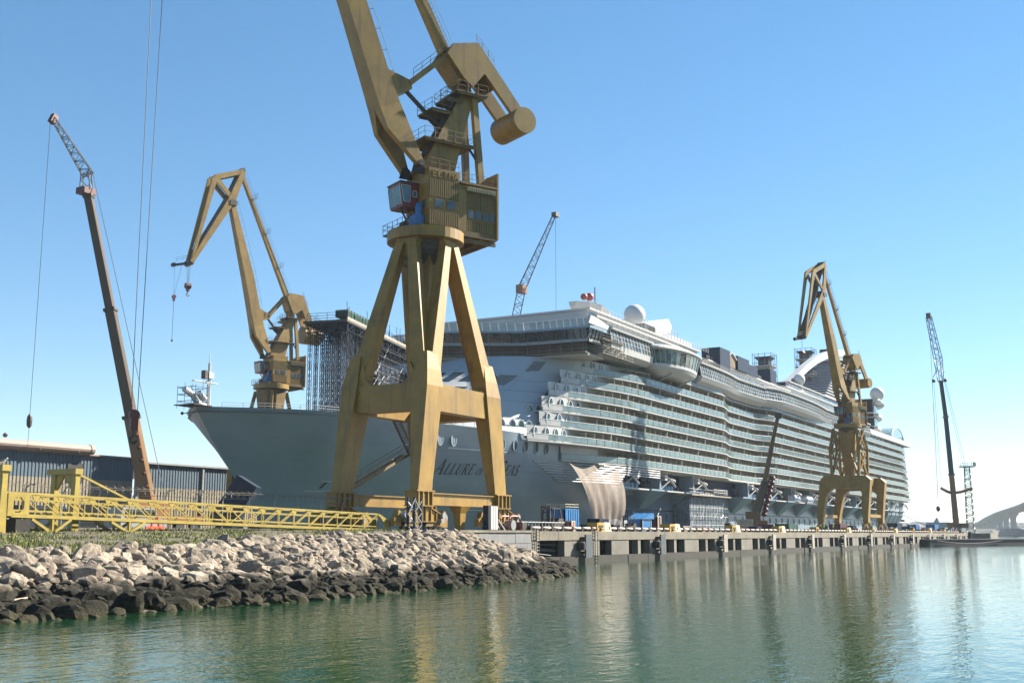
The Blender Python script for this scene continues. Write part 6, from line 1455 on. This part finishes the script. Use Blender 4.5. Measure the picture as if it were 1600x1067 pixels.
spots = [(29,4.5,1.8,1,.8,0,'dark steel tool bin beside the smaller forklift'),(44.5,3.2,2.6,1.2,.7,3,'blue tarpaulin bundle left of the scaffold boards'),(52,4.2,3.2,1.3,.8,8,'timber stack in front of the hull scaffold'),(57,3.4,3.4,1.2,.6,7,'orange steel trestle in front of the hull scaffold'),(66,2.4,.8,.7,1.3,4,'red upright box between cream block and telescopic crane'),(83,3.6,2.2,1.4,.9,0,'dark steel bin behind the telescopic crane'),(78,4.5,4,1.5,.7,4,'maroon pipe rack behind the telescopic crane'),(104,4.4,6,2.4,1.5,6,'dark green container left of the right crane'),(118,4,5,1.4,.6,2,'yellow beam pile left of the right crane'),(141,4.2,6.2,2.2,1.7,4,'maroon container between the legs of the right crane'),(151,4.2,3.2,2,1.5,0,'dark box right of the maroon container'),(147,1.9,1.6,1,.9,1,'cream box in front of the maroon container'),(190,4,5,2,1.3,5,'galvanised bin right of the right crane'),(203,5,6,2.3,2.4,0,'grey green cabin right of the right crane'),(214,4,4,2,1.6,6,'dark green bin near the far quay'),(228,5,5,2.2,2.2,3,'dark blue container near the far quay'),(243,4,5,2,1.4,2,'yellow machine near the far quay'),(258,5,7,2.4,2.4,3,'dark blue far container left of the slender crane'),(270,4,6,2,1.6,8,'timber stack left of the slender crane'),(281,3.6,4,2,1.7,7,'orange machine at the quay corner')]
for x, y, L, W, H, ci, lab in spots: tbox('quay_crate' if H < 1.4 else 'quay_container', lab, 'crate' if H < 1.4 else 'container', x, y, L, W, H, PAL[ci][0], ribs=4 if L > 2.5 else 0)
for i in range(26):
    x = 188+i*3.9; m_, nm = PAL[rr.randrange(len(PAL))]; tbox('quay_crate', 'small '+nm+' crate among the clutter on the far quay edge', 'crate', x, 1.4+rr.random()*1.4, .8+rr.random()*1.6, .9, .6+rr.random()*.8, m_, group='crates at the far quay edge')
# white cabinet with props, hose reel, small lattice mast by the near crane
t = thing('white_cabinet', 'white louvred cabinet with slanting props at the corner of the quay', 'cabinet', (-6.4,1.0,DZ))
for i in range(3): MB().box(-7.05+.45*i,-6.67+.45*i,.75,1.05,DZ+.15,DZ+2.35).build('door', WHITE, t)
MB().box(-7.1,-5.65,1.05,1.6,DZ,DZ+2.4).build('body', SCAFD, t); MB().bar((-5.6,.8,DZ+1.1),(-4.6,.6,DZ+.05),.1).bar((-5.6,1.3,DZ+1.3),(-4.4,1.3,DZ+.05),.1).build('prop', WHITE, t)
t = thing('hose_reel', 'dark red hose reel frame beside the white cabinet', 'hose reel', (-2.6,1.2,DZ))
m = MB()
for y in (.7,1.7): m.path([(-3.7,y,DZ),(-3.6,y,DZ+1.2),(-3.3,y,DZ+1.45),(-2.0,y,DZ+1.45),(-1.6,y,DZ+1.2),(-1.3,y,DZ)],.08,6)
m.build('frame', mat('hose_frame_red',(.28,.03,.04),.5), t); MB().tube((-2.6,.8,DZ+.6),(-2.6,1.6,DZ+.6),.5,16).build('drum', TIN, t); MB().box(-1.2,-.3,.6,1.6,DZ,DZ+.9).build('pump', DARKST, t)
t = thing('lattice_post', 'dark square lattice post with pale cross bars beside the near crane bogie', 'post', (-18.6,1.6,3)); 
m = MB()
for sx in (-1,1):
    for sy in (-1,1): m.bar((-18.6+sx*.5,1.6+sy*.35,2.6),(-18.6+sx*.5,1.6+sy*.35,6.1),.16)
m.build('upright', SCAFD, t); m = MB()
for k in range(3): z = 2.9+k*1.0; m.bar((-19.1,1.2,z),(-18.1,1.2,z+.9),.07); m.bar((-18.1,1.2,z),(-19.1,1.2,z+.9),.07); m.bar((-19.15,1.2,z),(-19.15,2,z+.9),.07)
m.bar((-20.2,1.2,4.6),(-19.1,1.2,6.0),.07); m.build('cross_bar', TIN, t)
m = MB()
for i in range(14): x = 1.5+.75*i; m.tube((x,2.2,DZ),(x,2.2,DZ+1.05),.05,5)
m.path([(1.5,2.2,DZ+.95),(11.2,2.2,DZ+.95)],.035,4); tag(m.build('post_and_chain_barrier', TIN), 'row of short grey barrier posts left of the forklift', 'barrier')
# scaffold box against the hull with boards on top
t = thing('hull_scaffold', 'sheeted tube scaffold with a board deck against the ship hull', 'scaffold', (156,38,DZ))
MB().box(147,170,38.6,42.4,DZ,11.2).build('net_sheeting', mat('bluish_sheeting',(.13,.17,.21),.6,.7,.9), t); MB().box(145,172,37.2,42.4,11.6,11.9).build('board_deck', BOARD, t)
m = MB()
for i in range(14): x = 146+1.9*i; m.tube((x,38,DZ),(x,38,13.2),.07,4)
for z in (5,7,9,11.3,12.4,13.1): m.tube((145.5,38,z),(171.5,38,z),.06,4)
for i in range(12): x = 146+2*i; m.tube((x,37.95,DZ+rr.random()*4),(x+2.2,37.95,DZ+3+rr.random()*4),.05,4)
m.build('tube', SCAF, t, kind='stuff'); m = MB(); m.rail([(160,37.4,12.0),(170,37.4,12.0)],1.3,1.5,.08,2); m.build('white_rail', WHITE, t)
# people in working clothes by the right crane
def person(x, y, z, rz, lab, vest=HIVIS):
    t = thing('person', lab, 'person', (x,y,z), 'workers on the quay'); T = Matrix.Translation((x,y,z)) @ Matrix.Rotation(rz,4,'Z')
    J = {'pel':(0,0,.95,.14),'che':(0,.02,1.32,.15),'nec':(0,.02,1.5,.06),'hed':(0,.04,1.64,.095),'top':(0,.03,1.74,.07)}
    E = [('pel','che'),('che','nec'),('nec','hed'),('hed','top')]
    for s, n in ((-1,'r'),(1,'l')):
        J.update({n+'hip':(s*.1,0,.9,.1),n+'kne':(s*.12,-.03+.08*s,.5,.07),n+'ank':(s*.12,.05+.12*s,.08,.05),n+'toe':(s*.13,-.1+.12*s,.04,.04),n+'sho':(s*.19,.02,1.42,.07),n+'elb':(s*.26,.04,1.14,.05),n+'wri':(s*.27,-.1,.92,.035),n+'han':(s*.27,-.14,.84,.035)})
        E += [('pel',n+'hip'),(n+'hip',n+'kne'),(n+'kne',n+'ank'),(n+'ank',n+'toe'),('che',n+'sho'),(n+'sho',n+'elb'),(n+'elb',n+'wri'),(n+'wri',n+'han')]
    ks = list(J); me = bpy.data.meshes.new('body'); me.from_pydata([tuple(T @ Vector(J[k][:3])) for k in ks],[(ks.index(a),ks.index(b)) for a,b in E],[]); me.materials.append(NAVY)
    o = link('body', me, t); sk = o.modifiers.new('skin','SKIN'); o.modifiers.new('sub','SUBSURF').levels = 1
    for i, k in enumerate(ks): me.skin_vertices[0].data[i].radius = (J[k][3],)*2
    me.skin_vertices[0].data[0].use_root = True
    m = MB(T); m.loft([[(a*math.cos(2*PI*i/12),.02+b*math.sin(2*PI*i/12),h) for i in range(12)] for h, a, b in ((.92,.19,.15),(1.15,.2,.16),(1.36,.22,.15),(1.48,.12,.1))]); m.build('vest', vest, t, smooth=True)
    m = MB(T); m.sphere((0,.04,1.66),.105,12); m.build('face', SKIN, t, smooth=True); m = MB(T); m.lathe([(.15,1.70),(.125,1.72),(.11,1.80),(.03,1.84)],(0,.03,0),12); m.build('helmet', WHITE, t, smooth=True)
person(124.5, 3.0, DZ, 2.2, 'worker in yellow green vest and white helmet left of the right crane bogie'); person(131, 2.8, DZ, .4, 'worker in yellow green vest walking beside the right crane bogie')
# quay end: lattice light mast, barge, fendering, pale shed behind
p0 = V(293.5, 8, 0); p0 = sight(1517,826,430); L_ = thing('light_mast', 'slim lattice floodlight mast at the end of the quay', 'light mast', (p0.x,p0.y,DZ))
MB().truss(V(p0.x,p0.y,DZ), V(p0.x,p0.y,27.5), (2.6,2.6),(1.8,1.8), 22, .16,.1, up=(1,0,0)).build('lattice_mast', TIN, L_)
m = MB(); m.box(p0.x-2.6,p0.x+2.6,p0.y-2.6,p0.y+2.6,27.5,27.8); m.rail([(p0.x-2.6,p0.y-2.6,27.8),(p0.x+2.6,p0.y-2.6,27.8),(p0.x+2.6,p0.y+2.6,27.8)],1.4,1.3,.08); m.build('lamp_platform', TIN, L_)
for i in range(4): MB().box(p0.x-2.4+1.5*i,p0.x-1.5+1.5*i,p0.y-2.9,p0.y-2.5,28.0,29.2).build('floodlight', DARKST, L_)
m = MB(); m.box(p0.x-12,p0.x+10,p0.y-8,p0.y+14,-2,DZ); o = m.build('quay_head', CONC, kind='structure')
bx0, by0 = 196, -21.0
bg_ = thing('pontoon', 'long low black pontoon with a grey end moored at the quay corner', 'pontoon', (224,-15,0))
def bpt(a, b, z): p = V(207,-2.6).lerp(V(262,-26.5),a)+V(.40,.91)*b; return V(p.x,p.y,z)
MB().loft([[bpt(a,b,z) for a, b in ((0,0),(.78,0),(.78,7),(0,7))] for z in (-.6,1.5)]).build('hull', BLACK, bg_); MB().loft([[bpt(a,b,z) for a, b in ((.785,.0),(1,.0),(1,7),(.785,7))] for z in (-.6,1.2)]).build('end_float', CONC, bg_)
MB().loft([[bpt(a,b,z) for a, b in ((-.005,-.15),(1.0,-.15),(1.0,7.1),(-.005,7.1))] for z in (1.52,1.72)]).build('deck', FENDG, bg_)
m = MB(); m.path([bpt(.05+.5*i/12,-.2,1.3-.7*math.sin(PI*i/12)) for i in range(13)],.05,4); m.build('mooring_rope', FENDG, bg_)
for x, z in ((291.8,1.0),(291.8,2.2)): pass
m = MB()
for y in (-.6,1.6,3.8): m.tube((292.2,y,-.3),(292.2,y,3.6),.5,10)
tag(m.build('corner_fender_piles', BLACK), 'black fender piles at the far corner of the quay', 'fender piles')
p, q_ = sight(1466,826,520), sight(1483,815.5,520); b = thing('far_shed', 'pale grey far shed left of the slender crane', 'shed', (p.x,p.y,DZ))
mm = MB(); mm.hexa([V(p.x,p.y,0),V(q_.x,q_.y,0),V(q_.x,q_.y,0)+dirF*15,V(p.x,p.y,0)+dirF*15,V(p.x,p.y,q_.z),V(q_.x,q_.y,q_.z),q_+dirF*15,V(p.x,p.y,q_.z)+dirF*15]); mm.build('wall', GREYB, b); mm = MB(); c = V(p.x,p.y,q_.z)+dirF*3; mm.lathe([(1.6,0),(1.0,1),(.1,2.2)],c+dirR*.8,8); mm.build('roof_vent', GREYB, b)
# ================================================================ stone embankment
def rock_mat():
    m = bpy.data.materials.new('limestone_boulder'); m.use_nodes = True; n = m.node_tree; p = n.nodes['Principled BSDF']; p.inputs['Roughness'].default_value = .9; p.inputs['Specular IOR Level'].default_value = .25
    g = n.nodes.new('ShaderNodeNewGeometry'); oi = n.nodes.new('ShaderNodeObjectInfo')
    a = n.nodes.new('ShaderNodeTexNoise'); a.inputs['Scale'].default_value = 1.4; a.inputs['Detail'].default_value = 8; a.inputs['Roughness'].default_value = .7; n.links.new(g.outputs['Position'], a.inputs['Vector'])
    r = n.nodes.new('ShaderNodeValToRGB'); e = r.color_ramp.elements; e[0].position = .3; e[0].color = (.125,.10,.075,1); e[1].position = .62; e[1].color = (.30,.255,.20,1); x = e.new(.78); x.color = (.32,.255,.18,1)
    n.links.new(a.outputs['Fac'], r.inputs[0])
    # pale / brown stones and pores
    v = n.nodes.new('ShaderNodeTexVoronoi'); v.inputs['Scale'].default_value = 5.5; n.links.new(g.outputs['Position'], v.inputs['Vector'])
    vr = n.nodes.new('ShaderNodeMapRange'); vr.inputs[1].default_value = .05; vr.inputs[2].default_value = .35; vr.inputs[3].default_value = .45; vr.inputs[4].default_value = 1.08; n.links.new(v.outputs['Distance'], vr.inputs[0])
    mu = n.nodes.new('ShaderNodeMix'); mu.data_type = 'RGBA'; mu.blend_type = 'MULTIPLY'; mu.inputs['Factor'].default_value = .55; n.links.new(r.outputs[0], mu.inputs['A']); n.links.new(vr.outputs[0], mu.inputs['B'])
    rn = n.nodes.new('ShaderNodeMapRange'); rn.inputs[3].default_value = .72; rn.inputs[4].default_value = 1.3; n.links.new(oi.outputs['Random'], rn.inputs[0])
    m2 = n.nodes.new('ShaderNodeMix'); m2.data_type = 'RGBA'; m2.blend_type = 'MULTIPLY'; m2.inputs['Factor'].default_value = 1; n.links.new(mu.outputs['Result'], m2.inputs['A']); n.links.new(rn.outputs[0], m2.inputs['B'])
    # weed and algae up to the tide mark, ragged upper edge
    s = n.nodes.new('ShaderNodeSeparateXYZ'); n.links.new(g.outputs['Position'], s.inputs[0])
    b = n.nodes.new('ShaderNodeTexNoise'); b.inputs['Scale'].default_value = .65; b.inputs['Detail'].default_value = 5; n.links.new(g.outputs['Position'], b.inputs['Vector'])
    ad = n.nodes.new('ShaderNodeMath'); ad.operation = 'MULTIPLY_ADD'; ad.inputs[1].default_value = -1.5; n.links.new(b.outputs['Fac'], ad.inputs[0]); n.links.new(s.outputs['Z'], ad.inputs[2])
    t = n.nodes.new('ShaderNodeMapRange'); t.inputs[1].default_value = .10; t.inputs[2].default_value = .46; t.inputs[3].default_value = 1; t.inputs[4].default_value = 0; n.links.new(ad.outputs[0], t.inputs[0])
    c = n.nodes.new('ShaderNodeValToRGB'); c.color_ramp.elements[0].position = .35; c.color_ramp.elements[0].color = (.006,.006,.004,1); c.color_ramp.elements[1].position = .75; c.color_ramp.elements[1].color = (.030,.027,.015,1); n.links.new(a.outputs['Fac'], c.inputs[0])
    t2 = n.nodes.new('ShaderNodeMapRange'); t2.inputs[1].default_value = .05; t2.inputs[2].default_value = .40; t2.inputs[3].default_value = .55; t2.inputs[4].default_value = 0; n.links.new(s.outputs['Z'], t2.inputs[0])
    wl = n.nodes.new('ShaderNodeMix'); wl.data_type = 'RGBA'; wl.inputs['B'].default_value = (.06,.055,.027,1); n.links.new(t2.outputs[0], wl.inputs['Factor']); n.links.new(c.outputs[0], wl.inputs['A'])
    m3 = n.nodes.new('ShaderNodeMix'); m3.data_type = 'RGBA'; n.links.new(t.outputs[0], m3.inputs['Factor']); n.links.new(m2.outputs['Result'], m3.inputs['A']); n.links.new(wl.outputs['Result'], m3.inputs['B'])
    n.links.new(m3.outputs['Result'], p.inputs['Base Color'])
    d = n.nodes.new('ShaderNodeTexNoise'); d.inputs['Scale'].default_value = 5; d.inputs['Detail'].default_value = 8; d.inputs['Roughness'].default_value = .7; n.links.new(g.outputs['Position'], d.inputs['Vector'])
    bn = n.nodes.new('ShaderNodeBump'); bn.inputs['Strength'].default_value = .9; bn.inputs['Distance'].default_value = .12; n.links.new(d.outputs['Fac'], bn.inputs['Height']); n.links.new(bn.outputs[0], p.inputs['Normal'])
    return m
ROCK = rock_mat()
def rock_mesh(seed, sub=3):
    rr = random.Random(seed); bm = bmesh.new(); bmesh.ops.create_icosphere(bm, subdivisions=sub, radius=1)
    pl = []
    for _ in range(11):
        v = Vector((rr.gauss(0,1),rr.gauss(0,1),rr.gauss(0,1))).normalized(); pl.append((v, .62+.3*rr.random()))
    off = Vector((seed*3.1,seed*1.7,seed*.7))
    for v in bm.verts:
        n = v.co.normalized(); r = 1.05
        for p, d in pl:
            c = n.dot(p)
            if c > .05: r = min(r, d/c)
        r *= 1+.20*noise.noise(n*2.2+off)+.10*noise.noise(n*5+off)+.06*noise.noise(n*11+off)
        v.co = n*r
    for v in bm.verts: v.co = Vector((v.co.x*(1.05), v.co.y*.86, v.co.z*.66))
    me = bpy.data.meshes.new('boulder'); bm.to_mesh(me); bm.free(); me.materials.append(ROCK); return me
RM = [rock_mesh(i, 3 if i < 10 else 2) for i in range(16)]
RL = [rock_mesh(100+i, 2) for i in range(8)]
emb = bpy.data.objects.new('embankment_slope', None); COL.objects.link(emb); emb['kind'] = 'structure'
rr = random.Random(42); grid = {}; rocks = []
def ok(x, y, r):
    gx, gy_ = int(x//1), int(y//1)
    for i in range(gx-2, gx+3):
        for j in range(gy_-2, gy_+3):
            for (a,b,c) in grid.get((i,j),()):
                if (a-x)**2+(b-y)**2 < (.70*(r+c))**2: return False
    return True
def slope_ok(x, y):
    d = seg_dist(x, y)
    if d < -.7: return False
    k = .205+.13*sstep(-42,-18,x); top = crest(x)/k + (2.6 if x > -50 else .6)
    if x > -14 and y > -.4: return False
    return d < top
for rmin, rmax, tries in ((.62,.82,700),(.44,.62,4200),(.30,.44,16000),(.19,.30,30000),(.12,.19,30000)):
    for _ in range(tries):
        x = -92+93*rr.random(); y = -21+22*rr.random(); r = rmin+(rmax-rmin)*rr.random()
        if rmin > .6 and x > -48 and seg_dist(x,y) > 5: continue
        if not slope_ok(x, y) or not ok(x, y, r): continue
        grid.setdefault((int(x//1),int(y//1)),[]).append((x,y,r)); rocks.append((x,y,r))
rocks.sort(key=lambda q: -q[2]/math.hypot(q[0]+101.5, q[1]+54.2)*(1 if q[0] > -74 and slope_ok(q[0],q[1]) else .3))
pool = MB()
small = []
def lowmesh(me): return [v.co.copy() for v in me.vertices], [tuple(p.vertices) for p in me.polygons]
LOW = [lowmesh(m) for m in RL]
for i, (x,y,r) in enumerate(rocks):
    z = zt(x,y)+r*.12-.03
    M4 = Matrix.Translation((x,y,z)) @ Matrix.Rotation(rr.uniform(0,6.28),4,'Z') @ Matrix.Rotation(rr.gauss(-.3,.35),4,'X') @ Matrix.Rotation(rr.gauss(0,.3),4,'Y')
    sc_ = Vector((r*rr.uniform(.95,1.35), r*rr.uniform(.95,1.15), r*rr.uniform(.9,1.2)))
    if i < 300:
        o = link('boulder', RM[rr.randrange(len(RM))], emb); o.matrix_world = M4 @ Matrix.Diagonal((*sc_,1))
    else:
        vs, fs = LOW[rr.randrange(len(LOW))]; T = M4 @ Matrix.Diagonal((*sc_,1)); o_ = len(pool.v); pool.v += [T @ v for v in vs]; pool.f += [tuple(k+o_ for k in f) for f in fs]
pool.build('boulders', ROCK, emb, kind='stuff')
print('rocks', len(rocks))
# ---------------------------------------------------------------- grass strip along the crest
GR = mat('rough_grass', (.12,.15,.018), .8, .5, .8); nG = GR.node_tree
GRY = mat('dry_grass_heads', (.32,.30,.11), .8, .4, 1.5)
g1, g2 = MB(), MB(); rr = random.Random(6)
def grassy(x, y):
    d = seg_dist(x,y); k = .205+.13*sstep(-42,-18,x); top = crest(x)/k
    lo = top+1.6-3.4*sstep(-56,-66,x)
    if x > -14.5: return 0
    if y > 9.0: return 0
    base = sstep(lo, lo+1.2, d)*(1-sstep(top+8,top+12,d)*.6)
    return base*(.5+1.3*noise.noise((x*.3,y*.5,3)))
for _ in range(80000):
    x = -84+70*rr.random(); y = -11+20*rr.random()
    if rr.random() > grassy(x,y): continue
    z = zt(x,y)+.02; h = (.05+.17*rr.random()**1.5)*(1+.6*sstep(-57,-66,x)); a = rr.random()*6.28; w_ = .015+.02*rr.random(); lx, ly = rr.gauss(0,.08), rr.gauss(0,.08)
    ca, sa = math.cos(a)*w_, math.sin(a)*w_
    (g1 if rr.random() < .86 else g2).add([(x-ca,y-sa,z-.03),(x+ca,y+sa,z-.03),(x+lx*.5+ca*.6,y+ly*.5+sa*.6,z+h*.6),(x+lx,y+ly,z+h)],[(0,1,2),(0,2,3)])
go = g1.build('grass', GR, kind='stuff'); tag(go, 'rough green grass strip along the top of the embankment', 'grass')
go = g2.build('dry_grass', GRY, kind='stuff'); tag(go, 'pale flowering grass heads among the green strip', 'grass')
